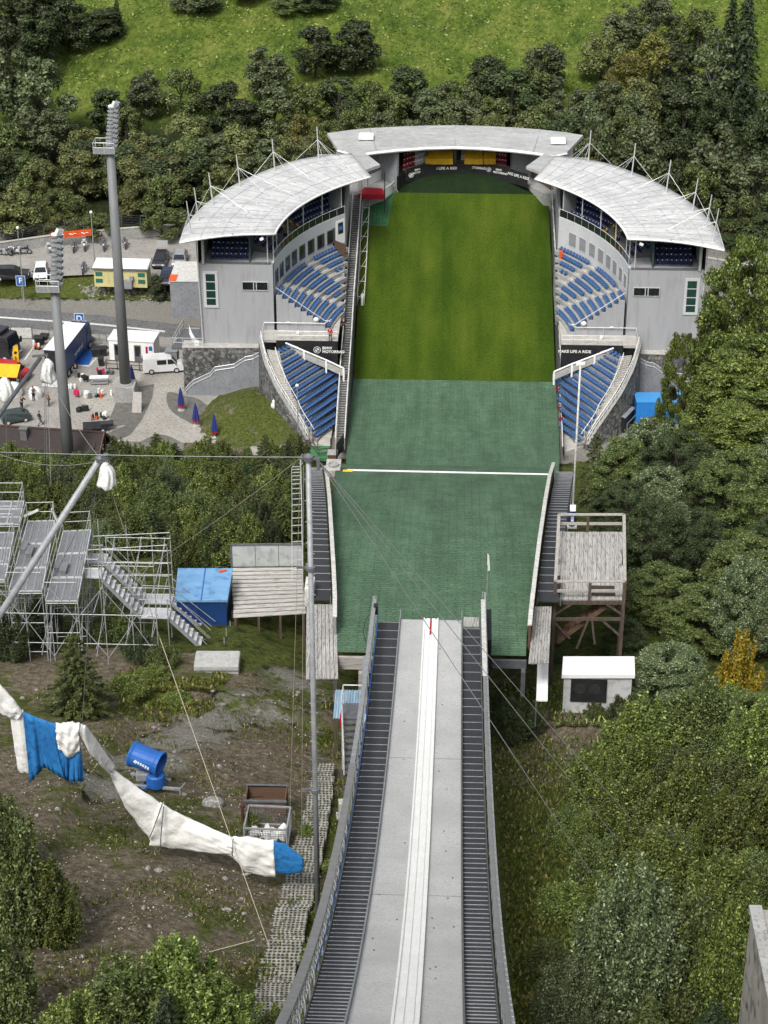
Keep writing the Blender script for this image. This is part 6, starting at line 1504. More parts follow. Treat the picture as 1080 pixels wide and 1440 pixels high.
def heap(u,v,parts,label,cat='gear',name='gear_pile'):
    t=thing(name,label,cat,G0(u,v)); r2=random.Random(int(u*13+v))
    for k,(mat,n,sx) in enumerate(parts):
        m=MB()
        for i in range(n):
            x,y=r2.uniform(-.5,.5)*sx*1.4,r2.uniform(-.4,.4)*sx; s=r2.uniform(.35,.68)*sx; hh=r2.uniform(.35,.75); z0=.25*k if k else 0
            if r2.random()<.5: m.cbox((x,y,z0+hh/2),s,s*r2.uniform(.5,.9),hh,rz=r2.uniform(0,3))
            else: m.lathe((x,y,z0),[(s*.35,0),(s*.42,hh*.3),(s*.4,hh*.8),(s*.2,hh)],10)
        lb(t,m,['box','bag','cover','case'][k%4],mat,.03)
    return t
PINK=pm('pink_cloth',(.5,.03,.10,1),(.4,.02,.08,1),5,.8); TEAL=pm('teal_can',(.15,.4,.45,1),(.1,.3,.35,1),4,.6)
heap(118,535,[(CLOTHW,4,.9),(CLB,4,1.1)],'white and black folding chairs and bags beside the person at the lorry'); heap(141,526,[(CLB,4,.9),(PINK,2,.8)],'black bags with a red bag behind the long white table'); heap(156,526,[(STEELD,5,.7)],'grey coil of hoses and tools right of the long white table')
heap(115,558,[(CLOTHW,3,.9),(PINK,3,.9)],'pink-red bundle on a white crate in the middle of the yard'); heap(124,559,[(CLG,3,.6),(CLOTHW,1,.5)],'small pale basin of gear right of the pink-red bundle')
heap(137,558,[(BLACK,2,.8),(TEAL,2,.5)],'black speaker boxes with a pale teal can in the yard'); heap(144,557,[(ORANGE,2,.8),(CLOTHW,2,.6)],'orange box with a white lid right of the black speaker boxes')
heap(115,578,[(BLACK,4,1.),(pm('straw',(.4,.3,.17,1),(.3,.22,.12,1),4,.9),2,.8)],'black crates topped with a tan mat in the lower yard'); heap(146,588,[(BLACK,3,.9),(CLOTHW,2,.8)],'black drum case with white cover near the gravel bed'); heap(133,590,[(ORANGE,2,.6),(CLB,2,.5)],'orange bundle on a dark stand left of the black drum case')
heap(102,547,[(CLOTHW,4,.7)],'white folding chair frames in front of the leaning mast'); heap(52,492,[(CLB,3,.9),(ORANGE,2,.7),(CLOTHW,2,.7)],'mixed pile of bags and an orange box on the parking bay'); heap(162,556,[(CLOTHW,2,.8),(BLACK,2,.6)],'white sledge with black runners left of the mast footing'); heap(26,582,[(CLB,5,1.2),(CLOTHW,2,.7)],'black camera cases below the round white table')
t=thing('black_platform','low black platform trailer with railing on the lower yard','trailer',G0(136,604),R(10)); m=MB(); m.box(-1.5,1.3,-.9,.9,.45,.6); lb(t,m,'deck',BLACK,.02); m=MB(); m.box(.5,1.9,-.7,.3,.6,.95); lb(t,m,'engine_box',BLKCAR,.08); wheels(t,(-.7,.7),1.7,.24); m=MB(); m.tube((1.3,0,.5),(2.4,0,.4),.04); lb(t,m,'drawbar',STEELD)
t=thing('cart','small dark covered car nose showing above the brown roof','cart',G0(22,592),R(25)); m=profile_body([(-1.6,.3),(1.6,.3),(1.7,.7),(1.3,.95),(.7,1.35),(-1.2,1.4),(-1.6,.9)],1.6,.2,1.4); lb(t,m,'body',pm('dark_green_paint',(.03,.045,.045,1),(.04,.055,.055,1),2,.4),.04); wheels(t,(1.,-1.),1.6,.28); m=MB(); m.quad((1.32,-.6,.97),(1.32,.6,.97),(.74,.55,1.34),(.74,-.55,1.34)); lb(t,m,'windscreen',GLASS)
t=thing('awning','yellow folding awning at the left edge of the yard','awning',G0(6,545)); m=MB(); m.slab([(-1.8,-1.2,2.),(1.9,-1.2,1.9),(1.9,1.1,2.5),(-1.8,1.1,2.6)],[(-1.8,-1.2,1.95),(1.9,-1.2,1.85),(1.9,1.1,2.45),(-1.8,1.1,2.55)]); lb(t,m,'cloth',YELLOW); m=MB()
for x in (-1.7,1.8):
    for y in (-1.1,1.0): m.tube((x,y,0),(x,y,2.),.03)
lb(t,m,'posts',STEEL)
# right yard beyond the lower stand
t=thing('container','bright blue flat-topped container half hidden by the trees below the right grandstand','container',G0(928,590),R(2)); m=MB(); m.box(-2.9,2.9,-1.2,1.3,.1,2.7); lb(t,m,'wall',pm('container_blue',(.02,.17,.5,1),(.025,.2,.56,1),.8,.5),.03); m=MB(); m.box(-2.95,2.95,-1.25,1.35,2.7,2.78); lb(t,m,'roof',pm('container_roof_blue',(.045,.24,.55,1),(.055,.27,.58,1),.8,.5)); m=MB()
for k in range(12): m.box(-2.7+.48*k,-2.55+.48*k,-1.24,-1.2,.2,2.6)
lb(t,m,'corrugation',pm('container_blue'  ,(.02,.17,.5,1)))
t=thing('round_tank','grey round concrete tank with pale rim beside the blue container','tank',G0(933,530,.0)); t.location=tuple(PZ(933,534,0)); m=MB(); m.lathe((0,0,0),[(1.2,0),(1.2,1.5),(1.35,1.55),(1.35,2.0),(1.15,2.0),(1.1,1.7)],24); lb(t,m,'ring',CONC,smooth=False)
t=thing('grey_tank','round grey concrete ring with white inside beside the right grandstand base','tank',tuple(PZ(851,538,0))); m=MB(); m.lathe((0,0,0),[(1.3,0),(1.3,2.2),(1.1,2.2),(1.1,1.9)],24); lb(t,m,'ring',CONC); m=MB(); m.lathe((0,0,1.8),[(1.08,0),(1.0,.12)],20); lb(t,m,'lining',CONCL)
m=MB(); P=[PZ(u,v,0) for u,v in ((893,570),(903,540),(915,560))]; m.box(P[0][0]-.15,P[0][0]+.15,P[0][1],P[1][1]+4,-.2,2.4); tag(m.build('concrete_wall',CONC),'low pale concrete wall beside the blue container','wall')
t=thing('dark_shed','small dark lean-to against the stone wall of the right lower stand','shed',tuple(PZ(877,598,0)),R(65)); m=MB(); m.box(-1.4,1.4,-.6,.6,0,1.7); lb(t,m,'wall',BLACK); m=MB(); m.slab([(-1.5,-.7,1.7),(1.5,-.7,1.7),(1.5,.7,2.),(-1.5,.7,2.)],[(-1.5,-.7,1.64),(1.5,-.7,1.64),(1.5,.7,1.94),(-1.5,.7,1.94)]); lb(t,m,'roof',GREYP); m=MB(); m.path([(-1.6,-1.,0),(-1.6,-1.,1.1),(1.6,-1.,1.1),(1.6,-1.,0)],.04); lb(t,m,'rail',STEEL)
# utility box and marker by the left stone wall, gate at stand foot
m=MB(); p=PZ(385,582,1.2); m.cbox(p+V3(0,0,.3),.15,.15,1.2); m.ball(p+V3(0,0,1.0),.3,.25,.45); m.ball(p+V3(.1,0,1.5),.25,.2,.3); tag(m.build('hydrant',WHITE,smooth=True),'white covered hydrant standing at the left stone wall','hydrant')
t=thing('green_landing','green matted landing at the foot of the left lower stand','landing',PZ(440,632,.1)); m=MB(); P=[PZ(u,v,.25) for u,v in ((416,640),(418,627),(464,627),(462,645))]; P=[P[3],P[2],P[1],P[0]]; m.slab(P,[p-V3(0,0,.4) for p in P]); m.build('mat',MATSL if False else pm('green_carpet',(.04,.15,.06,1),(.055,.18,.08,1),1,.9),t,t.location); m=MB()
for u,v in ((418,640),(420,622),(440,622),(447,632),(465,630)): p=PZ(u,v,.1); m.beam(p,p+V3(0,0,1.2),.09,.09)
q=[PZ(u,v,1.2) for u,v in ((418,640),(420,622),(440,622),(447,632),(465,630))]
for a,b in zip(q[:-1],q[1:]): m.beam(a,b,.09,.12); m.beam(a-V3(0,0,.5),b-V3(0,0,.5),.07,.1)
m.build('railing',WOODBZ,t,t.location)
m=MB(); P=[hx(u,v) for u,v in ((474,652),(474,640),(483,628),(486,622))]
for a,b in zip(P[:-1],P[1:]): m.slab([a+V3(0,0,1.4),b+V3(0,0,1.4),b+V3(-.1,0,1.4),a+V3(-.1,0,1.4)],[a-V3(0,0,.3),b-V3(0,0,.3),b+V3(-.1,0,-.3),a+V3(-.1,0,-.3)])
tag(m.build('black_board',BLACK),'black angled banner board where the left stair meets the lower mats','board')
# ------------------------------------------------------------------ masts with cables on the slope
def pegs(m, a, b, n, s=.14):
    a=V3(*a); b=V3(*b)
    for k in range(1,n): p=a+(b-a)*k/n; sg=1 if k%2 else -1; m.beam(p,p+V3(sg*s,-.03,0),.025,.025)
mb_ = ground(448,1330); mb_[2]-=.3
mt_ = PY(440,643,mb_[1]); mt_[0]=mb_[0]-.02
t = thing('net_mast','tall slim galvanised mast with climbing pegs standing left of the inrun','mast',mb_)
H = mt_[2]-mb_[2]; m=MB(); m.tube(mb_,mt_,.10,.085,10); pole_=m.build('pole',STEEL,t,mb_,True)
m=MB(); pegs(m,mb_,mt_,52); m.build('climbing_peg',STEEL,t,mb_)
m=MB()
for f in (.36,.8): m=MB(); p=mb_+(mt_-mb_)*f; m.lathe(p,[(.15,-.08),(.17,-.06),(.17,.06),(.15,.08)],12); m.beam(p+V3(-.45,0,0),p+V3(.12,0,0),.06,.06); m.build('collar',STEELD,t,mb_)
for f in (.43,.40,.38): m=MB(); p=mb_+(mt_-mb_)*f; m.beam(p+V3(-.3,-.05,.0),p+V3(.35+.9*(.43-f)*10*.2,-.05,-.06),.03,.03); m.build('crossbar',STEELD,t,mb_)
m=MB(); m.lathe(mt_,[(.16,-.1),(.16,.05),(.05,.12)],10); m.beam(mt_+V3(-.25,0,-.05),mt_+V3(.35,0,-.05),.07,.07); m.cbox(mt_+V3(.3,0,-.25),.1,.1,.4); m.build('head_fitting',STEELD,t,mb_)
def cable(pts,label,r=.014,mat=STEELD,sag=.0,name='cable',cat='cable',group=None):
    a,b=V3(*pts[0]),V3(*pts[-1]); P=[]
    if len(pts)==2: P=[a+(b-a)*s-V3(0,0,sag*4*s*(1-s)) for s in np.linspace(0,1,14)]
    else: P=[V3(*p) for p in pts]
    m=MB(); m.path(P,r,4); return tag(m.build(name,mat),label,cat,group)
ROPE=pm('pale_rope',(.42,.38,.28,1),(.34,.3,.22,1),20,.9); WIRE=pm('bright_wire',(.42,.43,.44,1),(.34,.35,.36,1),10,.4,metal=.4)
for (u,v),lb_ in (((857,1266),'lower of three stay wires crossing from the slim mast to the bushes on the right'),((905,1228),'middle of three stay wires crossing from the slim mast to the bushes on the right'),((942,1214),'upper of three stay wires crossing from the slim mast to the bushes on the right')):
    cable([mt_+V3(.3,0,-.1),ground(u,v)],lb_,.013,WIRE)
lm_t = PY(141,645,61.); lm_b = ground(-190,1160)
t = thing('leaning_mast','tilted galvanised mast crossing the scaffold stand, white bag at its tip','mast',lm_b); m=MB(); m.tube(lm_b,lm_t,.15,.115,10); m.build('pole',STEEL,t,lm_b,True); m=MB(); pegs(m,lm_b,lm_t,46,.17); m.build('climbing_peg',STEEL,t,lm_b)
m=MB(); m.lathe(lm_t,[(.15,-.1),(.17,.06),(.08,.14)],10); m.beam(lm_t+V3(-.1,0,.05),lm_t+V3(.3,0,.1),.08,.08); m.cbox(lm_t+V3(.2,-.05,.1),.16,.16,.22); m.path([lm_t+V3(.05,-.1,.15),lm_t+V3(.25,-.15,.2),lm_t+V3(.35,-.1,-.1)],.03); m.build('head_fitting',STEELD,t,lm_b)
def bag(top,w,h,label):
    t=thing('white_bag',label,'bag',top); n=44; r2=random.Random(int(abs(top[0])*31)); ph=[r2.uniform(0,6) for _ in range(6)]; V=[]; pr=[(.10,.04),(.22,-.06),(.34,-.17),(.42,-.32),(.44,-.5),(.47,-.68),(.50,-.84),(.46,-.93),(.36,-.97)]
    for j,(r,z) in enumerate(pr):
        for i in range(n): a=2*math.pi*i/n; f=1-j/9; rr=r*w*(1+.20*(.5-abs(math.sin(4*a+ph[0]+.25*j)))+.13*f*math.sin(11*a+ph[1])+.10*math.sin(2*a+ph[2]+j*.5)); V.append((top[0]+rr*math.cos(a)+.05*w*math.sin(j+ph[3]),top[1]+rr*math.sin(a),top[2]+h*(z+.06*(j>5)*math.sin(3*a+ph[4]))))
    m=MB(); k=len(pr); m.add(V,[(j*n+i,j*n+(i+1)%n,(j+1)*n+(i+1)%n,(j+1)*n+i) for j in range(k-1) for i in range(n)]+[tuple(range(n))[::-1],tuple(range((k-1)*n,k*n))]); m.build('sheet',CLOTHW,t,top,True); m=MB(); m.path([top+V3(.14*w*math.cos(a),.14*w*math.sin(a),-.02) for a in np.linspace(0,6.28,10)],.02); m.tube(top,top+V3(0,0,.3),.02); m.build('tie',ROPE,t,top); return t
bag(PY(149,652,60.9),.62,.92,'white sheet bag hanging at the tip of the near leaning mast')
b2 = PY(57,503,118.); a2 = ground(-150,790)
t = thing('leaning_mast','thinner tilted mast farther back, leaning over the brown tiled roof','mast',a2); m=MB(); m.tube(a2,b2,.17,.13,10); m.build('pole',STEELD,t,a2,True); m=MB(); m.beam(b2+V3(-.5,0,.1),b2+V3(.5,0,.2),.14,.14); m.tube(b2,b2+V3(-1.2,0,-1.6),.05); m.build('head_fitting',STEELD,t,a2)
bag(PY(66,506,117.9),1.0,1.55,'white sheet bag hanging from the tip of the farther leaning mast'); bag(PY(7,532,117.),1.05,1.5,'white sheet bag hanging at the far left above the yellow awning')
k=PY(66,525,117.9); m=MB(); m.ball(PY(61,533,117.8),.18,.18,.25,6,4); m.ball(PY(66,531,117.8),.15,.15,.2,6,4); tag(m.build('pulley_block',STEELD),'dark pulley blocks under the bag of the farther leaning mast','pulley')
for u,vb,lb_ in ((62.5,690,'left of the rope falls hanging from the farther white bag'),(66.5,700,'middle of the rope falls hanging from the farther white bag'),(73,720,'right of the rope falls hanging from the farther white bag')):
    cable([PY(63+(u-62)*.3,532,117.8),ground(u,vb)],lb_,.016,WIRE)
cable([PY(8,548,117),ground(10,700)],'rope hanging from the white bag at the far left',.016,WIRE)
cable([lm_t,PY(58,500,118.)],'thin wire from the near leaning mast to the farther one',.013,WIRE,.6); cable([lm_t+V3(0,0,-.1),PY(-30,625,80)],'thin wire from the near leaning mast running out to the left',.012,WIRE,.5)
cable([PY(-20,1015-380,62),mt_],'long level wire from the left edge to the top of the slim mast',.011,WIRE,.05)
cable([lm_t+V3(.15,0,-.6),PY(225,898,63.5),ground(382,1340)],'pale guy rope from the near leaning mast down to a ground peg',.014,ROPE)
cable([lm_t+V3(.1,0,-.7),ground(52,858)],'thin dark rope from the near leaning mast down to the scaffold',.011,STEELD)
cable([mt_+V3(-.2,0,0),PY(197,803,88.)],'pale yellow rope from the slim mast to the scaffold stair',.014,ROPE,.15)
cable([PY(134,690,61),PY(116,1014,60)],'dark rope from the white bag down to the knotted net',.010,STEELD)
cable([mt_+V3(-.25,0,-.3),ground(405,1230)],'thin fall rope hanging left of the slim mast',.008,ROPE); cable([mt_+V3(-.15,0,-.3),ground(424,1240)],'second thin fall rope close beside the slim mast',.008,ROPE)
# peg with rope at lower left
p=ground(360,1352); t=thing('ground_peg','dark steel peg with a pale rope tied to it in the lower left grass','peg',p); m=MB(); m.tube(p-V3(0,0,.3),p+V3(0,0,1.0),.025); m.build('peg',STEELD,t,p); m=MB(); m.path([p+V3(0,0,.95),ground(294,1342)+V3(0,0,.1)],.013); m.build('rope',ROPE,t,p)

# ------------------------------------------------------------------ rolled wind net lying on the slope
NETW = pm('white_net_cloth',(.70,.695,.67,1),(.62,.615,.59,1),.8,.8,1.,4,c3=(.56,.55,.52,1),fine=2.2); NETB = pm('blue_net_cloth',(.012,.12,.33,1),(.02,.17,.42,1),1.4,.8,.4,8,c3=(.01,.08,.24,1),fine=5)
wn = thing('wind_net','long rolled wind net of tied white sheeting with blue net showing, sagging across the slope','wind net',ground(330,1190))
def drape(name, top, bot, ys, mat, depth=.3, seed=0, par=wn, n=40, fold=1., sub=14):
    """closed, creased cloth tube between a top and a bottom edge given along its run"""
    r2=np.random.default_rng(seed); k=len(top); S=np.linspace(0,k-1,(k-1)*sub+1); V=[]; ph=r2.uniform(0,6,6)
    for s in S:
        ut,vt=[np.interp(s,range(k),[q[i] for q in top]) for i in (0,1)]; ub,vb=[np.interp(s,range(k),[q[i] for q in bot]) for i in (0,1)]; y=np.interp(s,range(k),ys)
        A=PY(ut,vt,y); B=PY(ub,vb,y); c=(A+B)/2; h=(A-B)/2; d=V3(0,-1,.25); L=np.linalg.norm(h)
        for i in range(n):
            a=2*math.pi*i/n; e=abs(s-round(s)) if k<3 else min(s,k-1-s); nt_=max(0,1-e*2.2); w=fold*(.16*(1-abs(math.sin(4*a+s*1.7+ph[0]+.8*math.sin(s*3+ph[3]))))*(.5+nt_)+.10*(1-abs(math.sin(7*a-s*2.6+ph[1])))+.09*nt_*math.sin(13*a+ph[4])+.05*math.sin(3*a+s*4.1+ph[2])+.04*math.sin(s*9+2*a+ph[5]))
            V.append(c+h*math.cos(a)*(1+.35*w)+d*min(depth*.5,L*.8+.03)*math.sin(a)*(1+2.2*w))
    m=MB(); kk=len(S); m.add(V,[(j*n+i,j*n+(i+1)%n,(j+1)*n+(i+1)%n,(j+1)*n+i) for j in range(kk-1) for i in range(n)]+[tuple(range(n))[::-1],tuple(range((kk-1)*n,kk*n))]); return m.build(name,mat,par,par.location,True)
def gy_(u,v,d=0): return ground(u,v)[1]-d
drape('white_sleeve',[(-30,940),(0,962),(20,985),(32,1002)],[(-30,975),(0,1002),(14,1010),(26,1010)],[60,60,60,60.1],NETW,.3,1)
drape('white_sleeve',[(14,1000),(27,1000),(33,1000)],[(26,1084),(38,1087),(50,1083)],[60.2,60.1,60.2],NETW,.16,2)
def hang(name, top, bot, y, mat, seed, rows=10, amp=.12):
    r2=np.random.default_rng(seed); n=36; V=[]; T0=[np.interp(np.linspace(0,len(top)-1,n),range(len(top)),[q[i] for q in top]) for i in (0,1)]; B0=[np.interp(np.linspace(0,len(bot)-1,n),range(len(bot)),[q[i] for q in bot]) for i in (0,1)]
    for j in range(rows):
        s=j/(rows-1)
        for i in range(n): V.append(PY(T0[0][i]*(1-s)+B0[0][i]*s,T0[1][i]*(1-s)+B0[1][i]*s,y-.04-amp*s**.6*(math.sin(i*.62+seed+s*1.9+1.1*math.sin(i*.23+seed))*(.6+.5*math.sin(i*.31+seed*2))+.55*math.sin(i*1.7+s*4+2*math.sin(i*.4))*s+.6*math.sin(i*.27+s*2.))))
    F=[(j*n+i,j*n+i+1,(j+1)*n+i+1,(j+1)*n+i) for j in range(rows-1) for i in range(n-1)]; m=MB(); m.add(V,F); o=m.build(name,mat,wn,wn.location,True); md=o.modifiers.new('thickness','SOLIDIFY'); md.thickness=.03; return o
hang('blue_net',[(32,1000),(55,1010),(80,1018)],[(42,1101),(62,1078),(88,1094),(98,1098)],60.0,NETB,3)
hang('blue_net',[(78,1045),(100,1052),(114,1052)],[(84,1085),(100,1099),(119,1098)],59.95,NETB,8)
drape('knotted_sleeve',[(79,1018),(95,1017),(112,1018)],[(83,1050),(97,1066),(113,1055)],[59.9,59.8,59.9],NETW,.3,5,fold=1.7)
drape('white_sleeve',[(112,1019),(120,1020),(140,1047),(162,1079)],[(112,1030),(126,1058),(146,1080),(155,1090)],[59.9,60,60.6,61.2],NETW,.28,6)
drape('white_sleeve',[(157,1080),(180,1098),(226,1130),(230,1132)],[(157,1092),(176,1135),(208,1175),(213,1186)],[61.2,61.4,61.6,61.6],NETW,.32,7)
drape('white_sleeve',[(225,1130),(262,1150),(300,1166),(329,1180)],[(210,1188),(240,1192),(290,1198),(327,1203)],[61.5,61.5,61.2,61],NETW,.34,9)
drape('white_sleeve',[(327,1178),(350,1178),(385,1184)],[(326,1202),(345,1225),(388,1233)],[61,60.8,60.7],NETW,.3,10,fold=1.5)
drape('blue_tail',[(384,1184),(400,1186),(425,1205),(426,1208)],[(387,1226),(405,1230),(424,1226),(427,1222)],[60.7,60.6,60.5,60.5],NETB,.2,11)
m=MB()
for (u,v,u2,v2,y) in ((156,1079,156,1093,61.0),(228,1131,210,1178,61.2),(230,1134,226,1192,61.2),(113,1019,112,1034,59.6),(328,1179,327,1203,60.7)): a=PY(u,v,y); b=PY(u2,v2,y); m=MB(); m.path([a,a*.6+b*.4+V3(0,-.2,0),a*.3+b*.7+V3(0,-.19,0),b],.022); m.build('tie_cord',STEELD,wn,wn.location)
p=ground(345,1232); m=MB(); m.cbox(p+V3(-.05,0,.05),.6,.12,.05,rz=.5); tag(m.build('loose_board',WOODG),'loose pale board lying under the right end of the wind net','board')

# ------------------------------------------------------------------ snow gun
p=ground(208,1108); t=thing('snow_gun','blue fan snow gun on a wheeled frame standing on the bare slope','snow gun',p,R(-12))
m=MB(); n=20; c0=V3(-.62,.05,1.62); c1_=V3(.72,-.15,1.42); 
def drum(m,a,b,pr,n=20):
    d=b-a; L=np.linalg.norm(d); d=d/L; x=np.cross(d,V3(0,0,1)); x/=np.linalg.norm(x); y=np.cross(x,d); V=[a+d*L*s+r*(math.cos(2*math.pi*i/n)*x+math.sin(2*math.pi*i/n)*y) for r,s in pr for i in range(n)]; k=len(pr); m.add(V,[(j*n+i,j*n+(i+1)%n,(j+1)*n+(i+1)%n,(j+1)*n+i) for j in range(k-1) for i in range(n)])
drum(m,c0,c1_,[(.42,0),(.56,.02),(.57,.07),(.52,.14),(.5,.3),(.48,.86),(.53,.9),(.53,1.0),(.45,1.0),(.42,.8),(.01,.78)]); dr=lb(t,m,'barrel',BLUE,smooth=False)
m=MB(); drum(m,c0,c1_,[(.01,.02),(.42,.02)]); lb(t,m,'rear_grille',BLACK,par=dr); m=MB(); d_=(c1_-c0)/np.linalg.norm(c1_-c0)
for k in range(5):
    m.cbox(c0+d_*(.5+.11*k)+V3(0,-.5,.05-.02*k),.075,.02,.12,ry=.14)
m.cbox(c0+d_*.36+V3(0,-.5,.06),.14,.02,.14,ry=.8); lb(t,m,'lettering',WHITE,par=dr)
m=MB(); m.tube(c0+d_*.7+V3(0,0,-.45),V3(.05,0,.7),.12); m.cbox((-.1,-.15,.75),.6,.45,.35,rz=.3); lb(t,m,'motor',STEEL,.04)
m=MB(); m.lathe((.42,-.12,.3),[(.36,0),(.4,.05),(.4,.55),(.34,.62)],18); lb(t,m,'compressor',BLUE,.0); m=MB(); m.beam((-.9,-.35,.25),(1.5,-.2,.35),.1,.1); m.beam((-.9,.45,.25),(.9,.35,.3),.1,.1); m.beam((-.2,-.6,.2),(-.2,.6,.2),.1,.1); m.beam((1.5,-.2,.35),(1.5,-.2,-.2),.06,.06); m.beam((1.45,-.2,.3),(1.75,-.25,.75),.05,.05); lb(t,m,'frame',STEEL); m=MB()
for y in (-.6,.6): m.wheel((-.2,y,.15),.26,.16)
lb(t,m,'wheel',RUBBER); m=MB(); m.path([(.3,-.3,.6),(.1,-.6,.4),(-.4,-.5,.2),(-.9,-.3,.05)],.04); lb(t,m,'hose',BLUE)
# ------------------------------------------------------------------ crates and small things on the left slope
p=ground(377,1178); t=thing('mesh_crate','steel mesh crate half full of white sheeting','crate',p,R(-2)); m=MB(); w,d,h=.85,.75,1.0
for x in (-w,w):
    for y in (-d,d): m.beam((x,y,0),(x,y,h),.07,.07)
for z in (.1,h):
    m.beam((-w,-d,z),(w,-d,z),.06,.07); m.beam((-w,d,z),(w,d,z),.06,.07); m.beam((-w,-d,z),(-w,d,z),.06,.07); m.beam((w,-d,z),(w,d,z),.06,.07)
lb(t,m,'frame',STEEL); m=MB()
for i in range(17):
    x=-w+2*w*i/16; m.beam((x,d,.1),(x,d,h),.012,.012); m.beam((x,-d,.1),(x,-d,h),.012,.012)
for i in range(9): z=.1+(h-.1)*i/8; m.beam((-w,d,z),(w,d,z),.012,.012); m.beam((-w,-d,z),(w,-d,z),.012,.012); m.beam((-w,-d,z),(-w,d,z),.012,.012); m.beam((w,-d,z),(w,d,z),.012,.012)
lb(t,m,'mesh',STEELD); m=MB(); m.box(-w,w,-d,d,.03,.1); lb(t,m,'floor',WOODB); m=MB(); r2=random.Random(5); n=12; V=[(-.75+1.5*i/n,-.65+.9*j/8,.18+.3*r2.random()+.15*math.sin(i*1.3)) for j in range(9) for i in range(n+1)]; m.add(V,[(j*(n+1)+i,j*(n+1)+i+1,(j+1)*(n+1)+i+1,(j+1)*(n+1)+i) for j in range(8) for i in range(n)]); tag(lb(t,m,'sheeting',CLOTHW,smooth=True))
p=ground(375,1136); t=thing('wooden_box','rusty brown open wooden box behind the mesh crate','box',p); m=MB(); m.box(-.85,.85,-.55,-.5,0,.75); m.box(-.85,.85,.5,.55,0,.75); m.box(-.85,-.8,-.5,.5,0,.75); m.box(.8,.85,-.5,.5,0,.75); m.box(-.8,.8,-.5,.5,.05,.1); lb(t,m,'sides',WOODB); m=MB(); m.box(-.9,.9,-.6,-.5,.7,.78); m.box(-.9,.9,.5,.6,.7,.78); lb(t,m,'rim',STEELD)
p=ground(342,1166); m=MB(); m.tube(p-V3(0,0,.2),p+V3(0,0,1.1),.06); m.lathe(p+V3(0,0,1.1),[(.1,0),(.1,.1),(.04,.14)],8); tag(m.build('hydrant_pipe',pm('rust_brown',(.08,.03,.02,1),(.05,.02,.015,1),6,.8)),'short dark rusty standpipe left of the mesh crate','pipe')
p=ground(300,1134); m=MB(); m.ball(p+V3(0,0,.15),.5,.35,.32,9,6); o=m.build('boulder',ST,smooth=True); tag(o,'single pale boulder on the slope left of the mesh crate','boulder')
p=ground(306,940); t=thing('crash_mat','pale thick foam mat lying at the foot of the scaffold stair','mat',p,R(2)); m=MB(); m.box(-1.12,1.12,-.7,.75,.05,.6); lb(t,m,'mat',pm('grey_mat_cover',(.40,.40,.39,1),(.33,.33,.32,1),2,.7,c3=(.28,.28,.26,1),fine=6),.08); m=MB(); m.box(-1.14,1.14,-.715,-.7,.28,.34); lb(t,m,'seam',STEELD)
p=ground(483,1152); t=thing('concrete_post','short square concrete marker post left of the inrun','post',p,R(8)); m=MB(); m.box(-.2,.2,-.2,.2,-.2,.95); lb(t,m,'post',CONCL,.03); m=MB(); m.box(-.3,.3,-.3,.3,-.2,.2); lb(t,m,'foot',CONC,.03)
# small steel stair and blue sheet roof beside the take-off
p=ground(500,1092); t=thing('steel_stair','small steel step tower with railing left of the take-off','stair',p); tp_=PY(497,1010,77.5); dx=0
m=MB(); nb=MB(); ns=9; A=p+V3(0,0,.1); B=tp_
for k in range(ns): c=A+(B-A)*(k+.5)/ns; m.cbox(c,1.0,.32,.05)
m.build('treads',STEELD,t,p); m=MB()
for s_ in (-.52,.52): m.beam(A+V3(s_,0,0),B+V3(s_,0,0),.06,.16); m.path([A+V3(s_,0,1.),B+V3(s_,0,1.),B+V3(s_,1.2,1.)],.03); m.beam(A+V3(s_,0,0),A+V3(s_,0,1.),.05,.05); m.beam(B+V3(s_,0,-3.),B+V3(s_,0,1.),.05,.05); m.beam(B+V3(s_,1.2,-3.),B+V3(s_,1.2,1.),.05,.05)
m.path([B+V3(-.52,1.2,1.),B+V3(.52,1.2,1.)],.03); m.build('frame',ALU,t,p); m=MB(); m.cbox(B+V3(0,.6,-.03),1.1,1.25,.06); m.build('landing',STEELD,t,p)
p=PY(492,992,79.); t=thing('sheet_roof','small lean-to with pale blue corrugated sheet roof under the take-off','shelter',(p[0],p[1],T(p[0],p[1]))); m=MB(); n=24
V=[(p[0]-.72+1.5*i/n,p[1]+yy,p[2]+zz+.03*(1 if i%2 else -1)) for yy,zz in ((-.9,-.12),(.9,.25)) for i in range(n+1)]; m.add(V,[(i,i+1,n+2+i,n+1+i) for i in range(n)]); m.build('sheet',pm('pale_blue_sheet',(.22,.33,.42,1),(.32,.42,.5,1),3,.5,stretch=(6,.4,1),c3=(.14,.2,.28,1),fine=4),t,t.location); m=MB()
for x in (-.65,.65):
    for y in (-.8,.8): m.beam((p[0]+x,p[1]+y,T(p[0],p[1])-.3),(p[0]+x,p[1]+y,p[2]-.15),.07,.07)
m.build('posts',WOODBZ,t,t.location); m=MB(); q=PY(481,1013,78.2); m.cbox(q,.2,.2,.7); tag(m.build('fire_extinguisher',RED,bevel=.05),'small red canister beside the steel step tower','canister')
